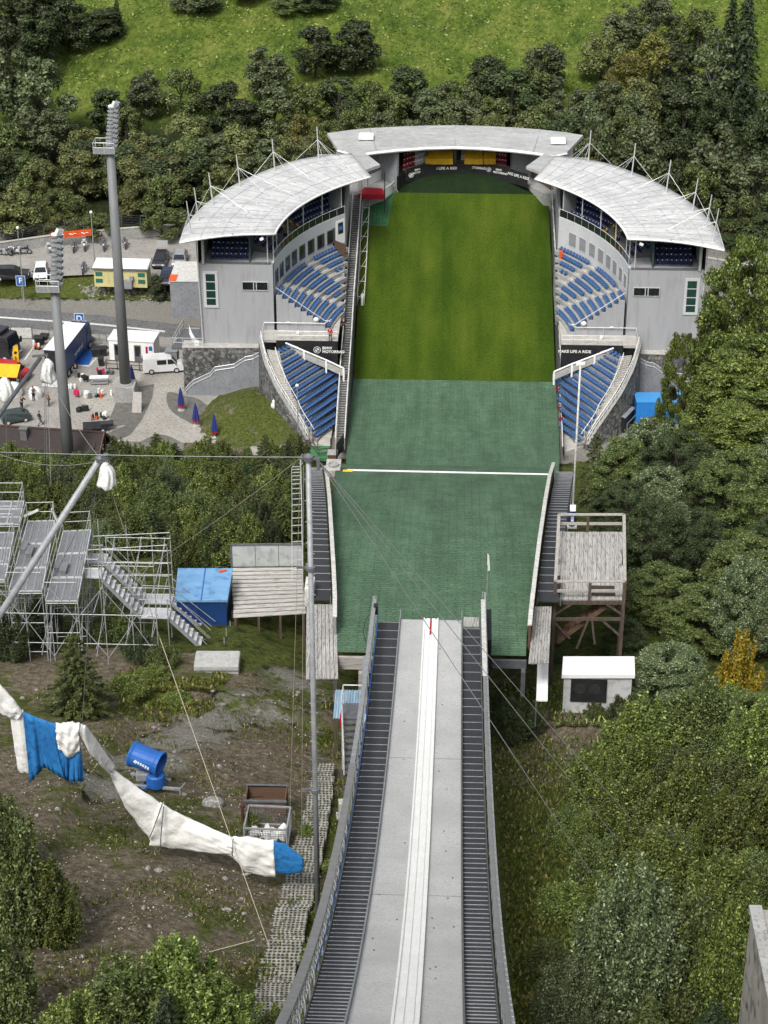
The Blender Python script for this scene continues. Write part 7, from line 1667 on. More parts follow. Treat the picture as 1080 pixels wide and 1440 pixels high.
# perforated paver steps beside the inrun
def paver_material():
    m=bpy.data.materials.new('perforated_pavers'); m.use_nodes=True; nt=m.node_tree; N=nt.nodes; L=nt.links; b=N['Principled BSDF']; b.inputs['Roughness'].default_value=.9
    uv=N.new('ShaderNodeUVMap'); mp=N.new('ShaderNodeMapping'); mp.inputs['Scale'].default_value=(1,1,1); L.new(uv.outputs[0],mp.inputs[0])
    ch=N.new('ShaderNodeTexVoronoi'); ch.inputs['Scale'].default_value=6.5; ch.inputs['Randomness'].default_value=.18; L.new(mp.outputs[0],ch.inputs['Vector'])
    r=N.new('ShaderNodeValToRGB'); e=r.color_ramp.elements; e[0].position=.33; e[0].color=(.035,.04,.022,1); e[1].position=.42; e[1].color=(.30,.285,.25,1); L.new(ch.outputs['Distance'],r.inputs[0])
    n=N.new('ShaderNodeTexNoise'); n.inputs['Scale'].default_value=2.5; n.inputs['Detail'].default_value=6; L.new(uv.outputs[0],n.inputs['Vector']); r2=N.new('ShaderNodeMapRange'); r2.inputs[1].default_value=.35; r2.inputs[2].default_value=.65; r2.inputs[3].default_value=.55; r2.inputs[4].default_value=1.15; L.new(n.outputs['Fac'],r2.inputs[0])
    mu=N.new('ShaderNodeMixRGB'); mu.blend_type='MULTIPLY'; mu.inputs[0].default_value=1; L.new(r.outputs[0],mu.inputs[1]); L.new(r2.outputs[0],mu.inputs[2]); L.new(mu.outputs[0],b.inputs['Base Color'])
    bp=N.new('ShaderNodeBump'); bp.inputs['Strength'].default_value=.8; bp.inputs['Distance'].default_value=.05; L.new(r.outputs[0],bp.inputs['Height']); L.new(bp.outputs[0],b.inputs['Normal']); return m
cl=[(457,1080),(452,1110),(446,1145),(438,1180),(430,1215),(421,1250),(412,1290),(402,1330),(390,1375),(378,1420),(366,1470),(356,1510)]
cp=[ground(u,v) for u,v in cl]; s=np.linspace(0,1,len(cp)); W=.62
fp_=lambda t_: V3(*[np.interp(t_,s,[q[i] for q in cp]) for i in range(3)])
V=[];F=[];UV=[]; tot=sum(np.linalg.norm(cp[i+1]-cp[i]) for i in range(len(cp)-1)); ns=int(tot/.62); r2=random.Random(9)
for k in range(ns):
    a=fp_(k/ns); b=fp_((k+.96)/ns); j=r2.uniform(-.05,.05); w=W*(1-.25*(1-min(k/ns*3,1))); z=max(a[2],b[2],Tn(a[0]+w,a[1]),Tn(a[0]-w,a[1]))+.05; b0=len(V)
    P=[(a[0]-w+j,a[1],z),(a[0]+w+j,a[1],z),(b[0]+w+j,b[1],z+.02),(b[0]-w+j,b[1],z+.02)]; V+=P+[(x,y,zz-.3) for x,y,zz in P]
    F+=[(b0+3,b0+2,b0+1,b0),(b0,b0+1,b0+5,b0+4),(b0+1,b0+2,b0+6,b0+5),(b0+2,b0+3,b0+7,b0+6),(b0+3,b0,b0+4,b0+7)]; UV+=[(0,k*.63),(2*w,k*.63),(2*w,k*.63+.6),(0,k*.63+.6)]*2
me=bpy.data.meshes.new('paver_path'); me.from_pydata(V,[],F); ul=me.uv_layers.new(name='UVMap'); li=np.array([l.vertex_index for l in me.loops]); ul.data.foreach_set('uv',np.array(UV,dtype=np.float32)[li].ravel()); me.materials.append(paver_material()); o=bpy.data.objects.new('paver_path',me); COL.objects.link(o); tag(o,kind='structure')

# ------------------------------------------------------------------ scaffold stand
sf=thing('scaffold_stand','galvanised scaffold spectator stand with stepped plank decks on the left slope','scaffold',ground(110,960)); so_=sf.location
up=MB(); lg=MB(); br=MB(); gd=MB()
DECK=pm('scaffold_deck',(.17,.18,.19,1),(.23,.24,.25,1),2,.6,metal=.3,c3=(.13,.135,.14,1),fine=22,stretch=(1,.4,1))
def deck(px, yf):
    """px: far-left, far-right, near-right, near-left"""
    nl=PY(*px[3],yf); z=nl[2]; P=[PZ(u,v,z) for u,v in px]; fl,fr_,nr,nl=P
    m=MB(); fm=MB(); k=4
    for i in range(k):
        f0,f1=(i+.02)/k,(i+.98)/k; q=lambda f,s:(nl+(nr-nl)*f)*(1-s)+(fl+(fr_-fl)*f)*s
        for s0,s1 in ((0,.32),(.325,.66),(.665,1)):
            A=[q(f0,s0),q(f1,s0),q(f1,s1),q(f0,s1)]; m.slab(A,[p-V3(0,0,.05) for p in A])
            for f in (f0,f1): fm.beam(q(f,s0)+V3(0,0,.012),q(f,s1)+V3(0,0,.012),.04,.05)
            for s_ in (s0+.004,s1-.004): fm.beam(q(f0,s_)+V3(0,0,.012),q(f1,s_)+V3(0,0,.012),.05,.05)
    d=m.build('deck',DECK,sf,so_); fm.build('deck_frame',ALU,d,so_)
    # uprights and ledgers below, guard rails round the far end and sides
    for f in (0,1):
        for s_ in (0,.33,.66,1):
            p=(nl+(nr-nl)*f)*(1-s_)+(fl+(fr_-fl)*f)*s_; gz=Tn(p[0],p[1])
            up.tube((p[0],p[1],gz),(p[0],p[1],z+(1.15 if s_ in(1,.66,.33) and True else 1.1)),.024,n=6)
            zz=z-.1
            while zz>gz+.4:
                if s_<1: q2=(nl+(nr-nl)*f)*(1-s_-.33)+(fl+(fr_-fl)*f)*(s_+.33); lg.tube((p[0],p[1],zz),(q2[0],q2[1],zz),.02,n=5)
                if f==0: q2=(nl+(nr-nl))*(1-s_)+(fl+(fr_-fl))*s_; lg.tube((p[0],p[1],zz),(q2[0],q2[1],zz),.02,n=5)
                zz-=1.7
            if s_<1: q2=(nl+(nr-nl)*f)*(1-s_-.33)+(fl+(fr_-fl)*f)*(s_+.33); br.tube((p[0],p[1],gz+.3),(q2[0],q2[1],z-.1),.019,n=5)
    for h in (.55,1.1):
        gd.path([nl+V3(0,0,h),nr+V3(0,0,h)],.02,5) if h>1 else None; gd.path([fl+V3(0,0,h),fr_+V3(0,0,h)],.02,5); gd.path([nr+V3(0,0,h),fr_+V3(0,0,h)],.02,5); gd.path([nl+V3(0,0,h),fl+V3(0,0,h)],.02,5)
    return fl,fr_,nr,nl,z
DA=deck([(89,747),(128,745),(109,846),(64,846)],86.)
DB=deck([(39,733),(77,732),(59,832),(12,832)],86.4)
DC=deck([(-34,705),(34,705),(27,738),(-44,738)],92.5)
DD=deck([(-26,749),(20,749),(7,816),(-40,816)],87.)
DE=deck([(-66,790),(-30,790),(-55,880),(-95,880)],85.)
# small raised step boxes on the two front decks
for (u,v),dk in (((72,768),DA),((80,772),DA),((34,762),DB),((42,768),DB)):
    p=PZ(u+10 if dk is DA else u,v+25 if dk is DA else v+5,dk[4]+.25); m=MB(); m.cbox(p,.34,.9,.06); m.cbox(p-V3(0,0,.15),.3,.85,.2); m.build('step_plank',DECK,sf,so_)
# bracing field below, to the right up to the stair end
y0_,y1_=86.2,93.2
for xi,u in enumerate((-30,5,40,75,110,150,188,222)):
    for yy in (86.2,88.6,91,93.2):
        b=PY(u,900,yy); gz=Tn(b[0],yy); top=min(DA[4]-.2 if u<130 else DA[4]-.6-(u-130)*.004, 999)
        if u>=140: top={150:51.2,188:50.9,222:50.4}[u]
        up.tube((b[0],yy,gz),(b[0],yy,top),.024,n=6)
us=[PY(u,900,89)[0] for u in (-30,5,40,75,110,150,188,222)]
for yy in (86.2,91):
    sx_=[PY(u,900,yy)[0] for u in (-30,5,40,75,110,150,188,222)]
    for z in np.arange(44.6,51.,1.7):
        for a,b in zip(sx_[:-1],sx_[1:]):
            if z>Tn(a,yy)+.15 and z<51.2: lg.tube((a,yy,z),(b,yy,z),.02,n=5)
    for i,(a,b) in enumerate(zip(sx_[:-1],sx_[1:])):
        z0=Tn(a,yy)+.3; 
        if i%2: br.tube((a,yy,z0),(b,yy,z0+2.1),.019,n=5); br.tube((b,yy,z0+2.1),(a,yy,z0+4.),.019,n=5)
        else: br.tube((b,yy,z0),(a,yy,z0+2.1),.019,n=5); br.tube((a,yy,z0+2.1),(b,yy,z0+4.),.019,n=5)
for i,xx in enumerate(us):
    for z in (45.6,47.7,49.8):
        if z>Tn(xx,88)+.2: lg.tube((xx,86.2,z),(xx,93.2,z),.02,n=5)
    br.tube((xx,86.2,Tn(xx,86.2)+.4),(xx,93.2,50.2),.019,n=5); br.tube((xx,93.2,Tn(xx,93)+.4),(xx,86.2,49.6),.019,n=5)
# two parallel stair flights with landings
def flight(p0,p1,w,nst):
    m=MB(); 
    for k in range(nst): c=p0+(p1-p0)*(k+.5)/nst; m.cbox(c,.30,w,.05)
    s=m.build('stair_tread',ALU,sf,so_); m=MB()
    for y in (-w/2,w/2): m.beam(p0+V3(0,y,-.05),p1+V3(0,y,-.05),.05,.18)
    m.build('stringer',STEEL,s,so_)
    for y in (-w/2,w/2):
        for h in (.55,1.05): gd.tube(p0+V3(0,y,h),p1+V3(0,y,h),.02,n=5)
def landing(c,l,w): m=MB(); m.cbox(c,l,w,.06); m.build('stair_landing',ALU,sf,so_)
for y,pa,pb,pc,pd,pe in ((92.6,(126,786),(148,786),(203,842),(242,842),(305,892)),(89.6,(122,806),(142,806),(199,862),(238,862),(296,916))):
    A,B,C_,D_,E_=[PY(*q,y) for q in (pa,pb,pc,pd,pe)]
    A[2]=B[2]; D_[2]=C_[2]
    landing((A+B)/2,B[0]-A[0]+.2,1.0); flight(B,C_,.8,9); landing((C_+D_)/2,D_[0]-C_[0]+.1,1.0); flight(D_,E_,.8,9); landing(E_+V3(.45,0,-.05),.9,1.0)
    for p in (A,B,C_,D_,E_+V3(.8,0,0)):
        for yy in (-.5,.5): up.tube((p[0],p[1]+yy,Tn(p[0],p[1])),(p[0],p[1]+yy,p[2]+1.15),.028,n=6)
    for h in (.55,1.1): gd.tube(C_+V3(0,-.5,h),D_+V3(0,-.5,h),.02,n=5); gd.tube(A+V3(0,-.5,h),B+V3(0,-.5,h),.02,n=5); gd.tube(A+V3(0,.5,h+.5),D_+V3(0,.5,h+3.2-.55*0),.02,n=5) if h<1 else None
    for h in np.linspace(1.2,3.4,4): gd.tube((B[0],B[1]+.5,C_[2]+h),(D_[0],D_[1]+.5,C_[2]+h),.02,n=5)
    up.tube((D_[0],D_[1]+.5,C_[2]),(D_[0],D_[1]+.5,C_[2]+3.6),.024,n=6)
SCF=pm('scaffold_tube',(.30,.31,.32,1),(.42,.43,.44,1),1.5,.45,metal=.2,c3=(.2,.2,.21,1),fine=8)
for q in (lg,br,gd): up.add(q.v,q.f)
up.build('tube_frame',SCF,sf,so_)
for px,y in ((((322,897),(386,905),(382,911),(318,905)),89),(((320,912),(358,918),(352,925),(314,919)),87.5)):
    z=PY(*px[0],y+1)[2]; P=[PZ(u,v,z) for u,v in px]; P=[P[3],P[2],P[1],P[0]]; P[1][2]-=.5; P[2][2]-=.5; m=MB(); m.slab(P,[p-V3(0,0,.08) for p in P]); m.build('ramp_plank',ALU,sf,so_)
for (u0,v0,u1,v1,y) in ((34,726,54,717,93.5),(73,715,81,734,93.)): m=MB(); m.beam(PY(u0,v0,y),PY(u1,v1,y),.12,.1); m.build('loose_plank',OFFW,sf,so_)
# ------------------------------------------------------------------ blue hut and slatted wooden deck
nl=PY(248,843,92.3); z=nl[2]; P=[nl,PZ(318,843,z),PZ(325,800,z),PZ(252,800,z)]; gz=Tn(nl[0],92.3)-.3
t=thing('blue_hut','blue box hut with light blue roof behind the scaffold stair','hut',(nl[0],nl[1],gz)); m=MB(); m.slab([p-V3(0,0,.08) for p in P],[V3(p[0],p[1],gz) for p in P]); m.build('wall',pm('hut_blue',(.009,.035,.12,1),(.012,.045,.15,1),1,.5),t,t.location); m=MB(); Q=[P[0]+V3(-.08,-.08,0),P[1]+V3(.08,-.08,0),P[2]+V3(.08,.08,0),P[3]+V3(-.08,.08,0)]; m.slab(Q,[p-V3(0,0,.12) for p in Q]); r_=m.build('roof',SKYBLUE,t,t.location); m=MB(); m.beam((P[0]+P[1])/2+V3(0,-.08,.015),(P[2]+P[3])/2+V3(0,.08,.015),.05,.03); m.build('roof_seam',BLUE,r_,t.location); m=MB(); m.cbox(P[2]*.85+P[3]*.15+V3(0,-.3,.05),.4,.12,.08,rz=.5); m.build('orange_patch',ORANGE,r_,t.location)
m=MB(); m.box(P[0][0]+.2,P[0][0]+1.1,P[0][1]-.03,P[0][1]-.001,gz+.2,z-.35); m.build('door',NAVY,t,t.location)
# slatted deck rising towards the back panel
t=thing('slatted_deck','weathered white slatted wooden deck with pale back panel left of the mats','deck',ground(378,872)); A=hit(328,868,Hf,70,200,.05) ; y_=A[1]
fl_=[PY(328,868,92.),PY(430,862,92.)]; bk=[PY(327,797,98.4),PY(425,796,98.4)]; m=MB(); ns=12
for k in range(ns):
    s0=k/ns; s1=(k+.70)/ns; jj=rs.uniform(-.03,.03); a=fl_[0]+(bk[0]-fl_[0])*s0; b=fl_[1]+(bk[1]-fl_[1])*s0; c=fl_[1]+(bk[1]-fl_[1])*s1; d=fl_[0]+(bk[0]-fl_[0])*s1
    Q=[a+V3(jj,0,0),b+V3(jj,0,0),c+V3(jj,0,0),d+V3(jj,0,0)]; m.slab(Q,[p-V3(0,0,.05) for p in Q])
m.build('slats',wood('bleached_wood',(.54,.52,.49,1),(.38,.365,.34,1),(.14,.13,.12,1),'x'),t,t.location); m=MB()
for f in (.03,.35,.65,.97): a=fl_[0]+(fl_[1]-fl_[0])*f; b=bk[0]+(bk[1]-bk[0])*f; m.beam(a-V3(0,0,.14),b-V3(0,0,.14),.12,.16); m.beam(a-V3(0,0,.14),V3(a[0],a[1],Tn(a[0],a[1])-.2),.12,.12,(0,1,0)); m.beam(b-V3(0,0,.14),V3(b[0],b[1],Tn(b[0],b[1])-.2),.12,.12,(0,1,0))
m.build('bearers',WOODBZ,t,t.location); m=MB(); h=PY(327,766,98.4)[2]-bk[0][2]
for k in range(3): a=bk[0]+(bk[1]-bk[0])*(k+.01)/3; b=bk[0]+(bk[1]-bk[0])*(k+.99)/3; m.slab([a+V3(0,0,h),b+V3(0,0,h),b+V3(0,.05,h),a+V3(0,.05,h)],[a,b,b+V3(0,.05,0),a+V3(0,.05,0)])
m.build('back_panel',pm('pale_sheet',(.42,.44,.43,1),(.33,.35,.35,1),.9,.6,c3=(.27,.29,.28,1),fine=3),t,t.location); m=MB(); m.beam(bk[0]+V3(-.05,0,h),bk[1]+V3(.05,0,h),.1,.08); m.beam(bk[0]+V3(-.05,0,-.3),bk[0]+V3(-.05,0,h),.1,.1); m.build('frame',STEELD,t,t.location)
c=hit(434,846,lambda x,y:HILL(y),70,200,.05); m=MB(); m.box(c[0]-.2,c[0]+.25,c[1],c[1]+1.2,c[2]-.3,c[2]+.75); tag(m.build('white_cabinet',OFFW,bevel=.04),'narrow white cabinet standing behind the slim mast at the plank deck','cabinet')

# ------------------------------------------------------------------ wooden tower on the right
z=PY(780,843,88.5)[2]; P=[PZ(780,843,z),PZ(877,843,z),PZ(876,748,z),PZ(785,748,z)]
t=thing('wooden_tower','weathered wooden judges tower with plank deck, railing and inner stair on the right','tower',(P[0][0],P[0][1],Tn(P[0][0],P[0][1]))); o=t.location; m=MB(); n=15
for k in range(n): f0,f1=(k+.03)/n,(k+.97)/n; Q=[P[0]+(P[1]-P[0])*f0,P[0]+(P[1]-P[0])*f1,P[3]+(P[2]-P[3])*f1,P[3]+(P[2]-P[3])*f0]; j=rs.uniform(0,.02); m.slab([q+V3(0,0,j) for q in Q],[q-V3(0,0,.06) for q in Q])
m.build('deck',WOODG,t,o); m=MB()
for a,b in ((0,1),(1,2),(2,3),(3,0)): m.beam(P[a]-V3(0,0,.17),P[b]-V3(0,0,.17),.12,.2)
m.beam((P[0]+P[3])/2-V3(0,0,.17),(P[1]+P[2])/2-V3(0,0,.17),.1,.2); m.build('joists',WOODBZ,t,o)
mid=[(P[0]+P[3])/2,(P[1]+P[2])/2]
for i,p in enumerate(P+mid): m=MB(); m.beam(V3(p[0],p[1],Tn(p[0],p[1])-.3),p+V3(0,0,1.06 if True else 0),.16,.16,(0,1,0)); m.build('post',WOODBZ,t,o)
q=(P[0]+P[1])/2; m=MB(); m.beam(q-V3(0,0,.2),q+V3(0,0,1.06),.13,.13,(0,1,0)); m.build('post',WOODBZ,t,o); q=P[3]*.55+P[2]*.45; m=MB(); m.beam(q-V3(0,0,.2),q+V3(0,0,1.06),.13,.13,(0,1,0)); m.build('post',WOODBZ,t,o)
m=MB()
for h in (.5,1.05):
    for a,b in ((0,1),(1,2),(2,3),(3,0)):
        if h<1 and (a,b) in((1,2),(3,0)): continue
        m.beam(P[a]+V3(0,0,h),P[b]+V3(0,0,h),.16 if h>1 else .08,.07 if h>1 else .14)
m.build('railing',pm('pale_rail_wood',(.40,.38,.35,1),(.3,.28,.25,1),2,.85,stretch=(3,3,3),c3=(.2,.18,.16,1),fine=6),t,o)
m=MB(); zb=Tn(P[0][0],P[0][1])
for a,b in ((P[0],P[1]),(P[3],P[2])):
    m.beam(V3(a[0],a[1],z-1.15),V3(b[0],b[1],z-1.15),.1,.16); m.beam(V3(a[0],a[1],z-.9),a*.75+b*.25-V3(0,0,.25),.1,.1); m.beam(V3(b[0],b[1],z-.9),b*.75+a*.25-V3(0,0,.25),.1,.1); m.beam(V3(a[0],a[1],z-1.3)*1,V3(*(a*.75+b*.25-V3(0,0,2.3))),.08,.1); m.beam(V3(b[0],b[1],z-2.2),b*.7+a*.3-V3(0,0,1.2),.1,.1)
m.beam(V3(P[0][0],P[0][1],zb+.2),V3(P[3][0],P[3][1],z-.4),.1,.1); m.beam(V3(P[1][0],P[1][1],zb+.2),V3(P[2][0],P[2][1],z-.4),.1,.1); q=(P[0]+P[1])/2; m.beam(q-V3(0,0,1.2),q+V3(-.5,0,-2.9),.1,.1); m.beam(q-V3(-.2,0,1.2),q+V3(.4,0,-2.6),.1,.1); m.build('brace',WOODBZ,t,o)
m=MB(); a=P[0]+V3(.25,.7,-2.7); b=P[0]*.15+P[1]*.85+V3(0,.7,-.3)
for s_ in (-.4,.4): m.beam(a+V3(0,s_,0),b+V3(0,s_,0),.07,.22)
for k in range(9): c=a+(b-a)*(k+.5)/9; m.cbox(c,.28,.8,.05)
m.build('inner_stair',WOODB,t,o); m=MB(); q=P[1]*.8+P[0]*.2+V3(-.6,.0,.0); m.box(q[0]-.3,q[0]+.9,q[1]+.3,q[1]+1.3,z+.022,z+.03); m.build('hatch',pm('hatch_dark',(.03,.02,.015,1),(.05,.035,.025,1),3,.9),t,o)
# camera pole at the tower's far corner
p=PZ(804,741,z); t=thing('camera_pole','tall white pole with a dark blue wrapped foot behind the wooden tower','pole',p); tp_=PY(817,512,p[1]); m=MB(); m.tube(p,V3(p[0]+.03,p[1],tp_[2]),.062,.05,10); m.build('pole',OFFW,t,p,True); m=MB(); m.box(p[0]-.25,p[0]+.25,p[1]-.2,p[1]+.2,p[2],p[2]+.12); m.build('foot',WHITE,t,p); m=MB(); m.lathe(p+V3(0,0,.12),[(.2,0),(.22,.2),(.2,.8),(.14,1.0)],12); m.build('wrap',NAVY,t,p); m=MB(); m.cbox(p+V3(0,-.2,1.25),.3,.3,.25); m.cbox(p+V3(0,-.23,.6),.16,.02,.3); m.build('control_box',WHITE,t,p,bevel=.03); m=MB(); m.beam(V3(p[0]-.2,p[1],tp_[2]),V3(p[0]+.25,p[1],tp_[2]+.05),.12,.14); m.build('head',WHITE,t,p)
# white sloping plank panel and hut
a=PY(757,985,81.5); b=PY(757,902,84.); t=thing('leaning_sheet','long white sheet panel leaning at the end of the right plank deck','panel',a); m=MB(); Q=[PY(754,985,81.5),PY(770,985,81.5),PY(772,902,85.5),PY(757,902,85.5)]; m.slab(Q,[q-V3(0,0,.06) for q in Q]); m.build('sheet',pm('bright_white',(.82,.82,.82,1),(.76,.76,.76,1),2,.4),t,a); m=MB(); m.beam(Q[0]-V3(0,0,1.5),Q[0],.07,.07,(0,1,0)); m.beam(Q[3]-V3(0,0,1.),Q[3],.07,.07,(0,1,0)); m.build('legs',STEELD,t,a)
z=PY(791,948,84.)[2]; P=[PZ(u,v,z) for u,v in ((790,949),(893,949),(892,923),(792,923))]
p=(P[0]+P[1])/2; gz=Tn(p[0],p[1])-.3; t=thing('white_hut','small white hut with bright flat roof and dark vent window below the wooden tower','hut',(p[0],p[1],gz)); o=t.location; B=[P[0]+V3(.12,.12,0),P[1]+V3(-.12,.12,0),P[2]+V3(-.12,-.12,0),P[3]+V3(.12,-.12,0)]; m=MB(); m.slab([q-V3(0,0,.2) for q in B],[V3(q[0],q[1],gz) for q in B]); m.build('wall',GREYP if False else pm('hut_white',(.5,.5,.5,1),(.42,.42,.42,1),1,.6,c3=(.36,.36,.35,1),fine=4),t,o); m=MB(); m.slab(P,[q-V3(0,0,.2) for q in P]); m.build('roof',pm('bright_white',(.82,.82,.82,1)),t,o)
x0=B[0][0]; y_=B[0][1]; m=MB(); m.box(x0+.35,x0+2.1,y_-.03,y_-.001,z-1.6,z-.3); w_=m.build('window',BLACK,t,o); m=MB()
for xx in (.8,1.5): m.tube((x0+xx,y_-.05,z-.85),(x0+xx,y_-.03,z-.85),.3,n=16)
m.build('vent',RUBBER,w_,o)
# concrete structure in the lower right corner
p=PY(1046,1440,44.); 
t=thing('concrete_block','weathered pale concrete tower corner at the lower right edge','concrete wall',ground(1075,1440)); zt=PY(1056,1279,46.)[2]; A=PZ(1056,1279,zt); A2=PZ(1083,1300,zt); m=MB(); q=[(A[0],A[1]),(A[0]+.12,A[1]-8),(A[0]+6,A[1]-8),(A[0]+6,A[1])]; m.prism([q[0],q[1],q[2],q[3]],zt-12,zt); m.build('wall',pm('old_concrete',(.36,.34,.31,1),(.24,.225,.2,1),.8,.9,.5,9,c3=(.10,.09,.075,1),fine=2.2),t,t.location); m=MB(); m.prism([(A[0]-.06,A[1]+.06),(A[0]+.06,A[1]-8),(A[0]+.4,A[1]-8),(A[0]+.3,A[1]+.06)],zt+.005,zt+.12); m.build('coping',CONC,t,t.location)
# ------------------------------------------------------------------ vegetation
def leaf_mat(name, c1, c2, c3=None, hv=.25, trans=.25):
    m=bpy.data.materials.new(name); m.use_nodes=True; nt=m.node_tree; N=nt.nodes; L=nt.links; b=N['Principled BSDF']; b.inputs['Roughness'].default_value=.48; b.inputs['Specular IOR Level'].default_value=.4
    ge=N.new('ShaderNodeNewGeometry'); oi=N.new('ShaderNodeObjectInfo'); tc=N.new('ShaderNodeTexCoord')
    n=N.new('ShaderNodeTexNoise'); n.inputs['Scale'].default_value=.55; n.inputs['Detail'].default_value=3; L.new(tc.outputs['Object'],n.inputs['Vector'])
    mr=N.new('ShaderNodeMapRange'); mr.inputs[1].default_value=.35; mr.inputs[2].default_value=.65; L.new(n.outputs['Fac'],mr.inputs[0])
    mx=N.new('ShaderNodeMixRGB'); mx.inputs[1].default_value=c1; mx.inputs[2].default_value=c2; L.new(mr.outputs[0],mx.inputs[0]); out=mx.outputs[0]
    if c3:
        gt=N.new('ShaderNodeMath'); gt.operation='GREATER_THAN'; gt.inputs[1].default_value=.87; L.new(ge.outputs['Random Per Island'],gt.inputs[0]); m3=N.new('ShaderNodeMixRGB'); m3.inputs[2].default_value=c3; L.new(gt.outputs[0],m3.inputs[0]); L.new(out,m3.inputs[1]); out=m3.outputs[0]
    hs=N.new('ShaderNodeHueSaturation'); L.new(out,hs.inputs['Color'])
    v=N.new('ShaderNodeMath'); v.operation='MULTIPLY_ADD'; L.new(ge.outputs['Random Per Island'],v.inputs[0]); v.inputs[1].default_value=1.15; v.inputs[2].default_value=.42
    v2=N.new('ShaderNodeMath'); v2.operation='MULTIPLY_ADD'; L.new(oi.outputs['Random'],v2.inputs[0]); v2.inputs[1].default_value=hv*2; v2.inputs[2].default_value=1-hv
    v3=N.new('ShaderNodeMath'); v3.operation='MULTIPLY'; L.new(v.outputs[0],v3.inputs[0]); L.new(v2.outputs[0],v3.inputs[1]); L.new(v3.outputs[0],hs.inputs['Value'])
    h2=N.new('ShaderNodeMath'); h2.operation='MULTIPLY_ADD'; L.new(oi.outputs['Random'],h2.inputs[0]); h2.inputs[1].default_value=.02; h2.inputs[2].default_value=.49; L.new(h2.outputs[0],hs.inputs['Hue'])
    L.new(hs.outputs[0],b.inputs['Base Color'])
    tr=N.new('ShaderNodeBsdfTranslucent'); L.new(hs.outputs[0],tr.inputs['Color']); ms=N.new('ShaderNodeMixShader'); ms.inputs[0].default_value=trans; L.new(b.outputs[0],ms.inputs[1]); L.new(tr.outputs[0],ms.inputs[2]); L.new(ms.outputs[0],N['Material Output'].inputs['Surface']); return m
BARK=pm('bark',(.05,.04,.03,1),(.09,.075,.06,1),3,.95,.5,stretch=(3,3,.6)); BIRCHB=pm('birch_bark',(.5,.49,.46,1),(.3,.29,.27,1),3,.9,stretch=(1,1,4),c3=(.05,.05,.045,1),fine=6)
LM=dict(olive=leaf_mat('olive_leaves',(.10,.115,.036,1),(.145,.155,.05,1)),grey=leaf_mat('grey_green_leaves',(.082,.105,.045,1),(.115,.138,.06,1)),dark=leaf_mat('dark_leaves',(.040,.058,.021,1),(.060,.080,.028,1)),mid=leaf_mat('mid_green_leaves',(.072,.10,.028,1),(.105,.13,.036,1),(.15,.18,.06,1)),bright=leaf_mat('bright_leaves',(.075,.105,.022,1),(.105,.132,.026,1),(.16,.17,.04,1)),gold=leaf_mat('golden_leaves',(.13,.135,.03,1),(.17,.165,.035,1)),yellow=leaf_mat('autumn_leaves',(.42,.30,.02,1),(.30,.25,.022,1),(.13,.14,.014,1)),needle=leaf_mat('needles',(.024,.042,.016,1),(.038,.056,.02,1)),yneedle=leaf_mat('young_needles',(.06,.085,.02,1),(.085,.10,.024,1)),shrub=leaf_mat('shrub_leaves',(.085,.125,.026,1),(.135,.17,.036,1),(.24,.28,.08,1)),silver=leaf_mat('silvery_leaves',(.085,.12,.048,1),(.12,.15,.062,1),(.22,.25,.15,1)))
def quads_mesh(name, C, Nn, size, rg, aspect=.55, fold=0.):
    """leaf-shaped quads at C facing Nn"""
    n=len(C); r=rg.normal(size=(n,3)); t=np.cross(Nn,r); t/=np.linalg.norm(t,axis=1,keepdims=True)+1e-9; b=np.cross(Nn,t); s=(size*rg.uniform(.6,1.3,n))[:,None]
    V=np.stack([C-t*s*.5,C+b*s*aspect*.5-Nn*s*fold,C+t*s*.5,C-b*s*aspect*.5-Nn*s*fold],1).reshape(-1,3)
    me=bpy.data.meshes.new(name); me.vertices.add(4*n); me.vertices.foreach_set('co',V.astype(np.float32).ravel()); me.loops.add(4*n); me.loops.foreach_set('vertex_index',np.arange(4*n,dtype=np.int32)); me.polygons.add(n); me.polygons.foreach_set('loop_start',np.arange(0,4*n,4,dtype=np.int32)); me.polygons.foreach_set('loop_total',np.full(n,4,dtype=np.int32)); me.update(calc_edges=True); return me
def nrm(a): return a/(np.linalg.norm(a,axis=1,keepdims=True)+1e-9)
def lobed(seed, n, size, env, lobes, lr, up=.35, rnd=.7, flat=.85, fill=.25, aspect=.6):
    """crown of foliage lobes; env(z01)->radius profile; height 10"""
    rg=np.random.default_rng(seed); LC=[]; 
    for k in range(lobes):
        z=rg.uniform(0,1)**.8; R_=env(z); a=rg.uniform(0,2*math.pi); q=rg.uniform(.35,.95)**.6*R_; LC.append((q*math.cos(a),q*math.sin(a),1.6+7.6*z,rg.uniform(*lr)*(1.15-.45*z)))
    LC=np.array(LC); w=LC[:,3]**2; idx=rg.choice(len(LC),n,p=w/w.sum()); d=nrm(rg.normal(size=(n,3))+np.array([0,0,up])); rr=LC[idx,3]*np.where(rg.uniform(size=n)<fill,rg.uniform(.2,.85,n),rg.normal(.95,.13,n))*(1+.14*np.sin(d[:,0]*7+idx)+.12*np.sin(d[:,1]*9+d[:,2]*8+idx*2))
    C=LC[idx,:3]+d*rr[:,None]*np.array([1,1,flat]); keep=C[:,2]>.3; C=C[keep]; d=d[keep]
    Nn=nrm(d*.75+rg.normal(size=d.shape)*rnd*.6+np.array([0,0,.35])); return C,Nn,LC,rg
def trunk_mb(LC, r0=.22, h=9., n=10, rg=None, mult=1):
    m=MB(); m.path([(0,0,-.8),(.05,0,h*.3),(-.08,.05,h*.6),(.03,-.03,h*.92)],[r0*1.25,r0,r0*.6,r0*.12],7)
    for k in range(min(n,len(LC))):
        c=LC[k]; z0=max(1.,c[2]*.55-.2); m.path([(0,0,z0),(c[0]*.5,c[1]*.5,(z0+c[2])*.5+.2),(c[0],c[1],c[2])],[r0*.4,r0*.25,r0*.07],5)
    return m
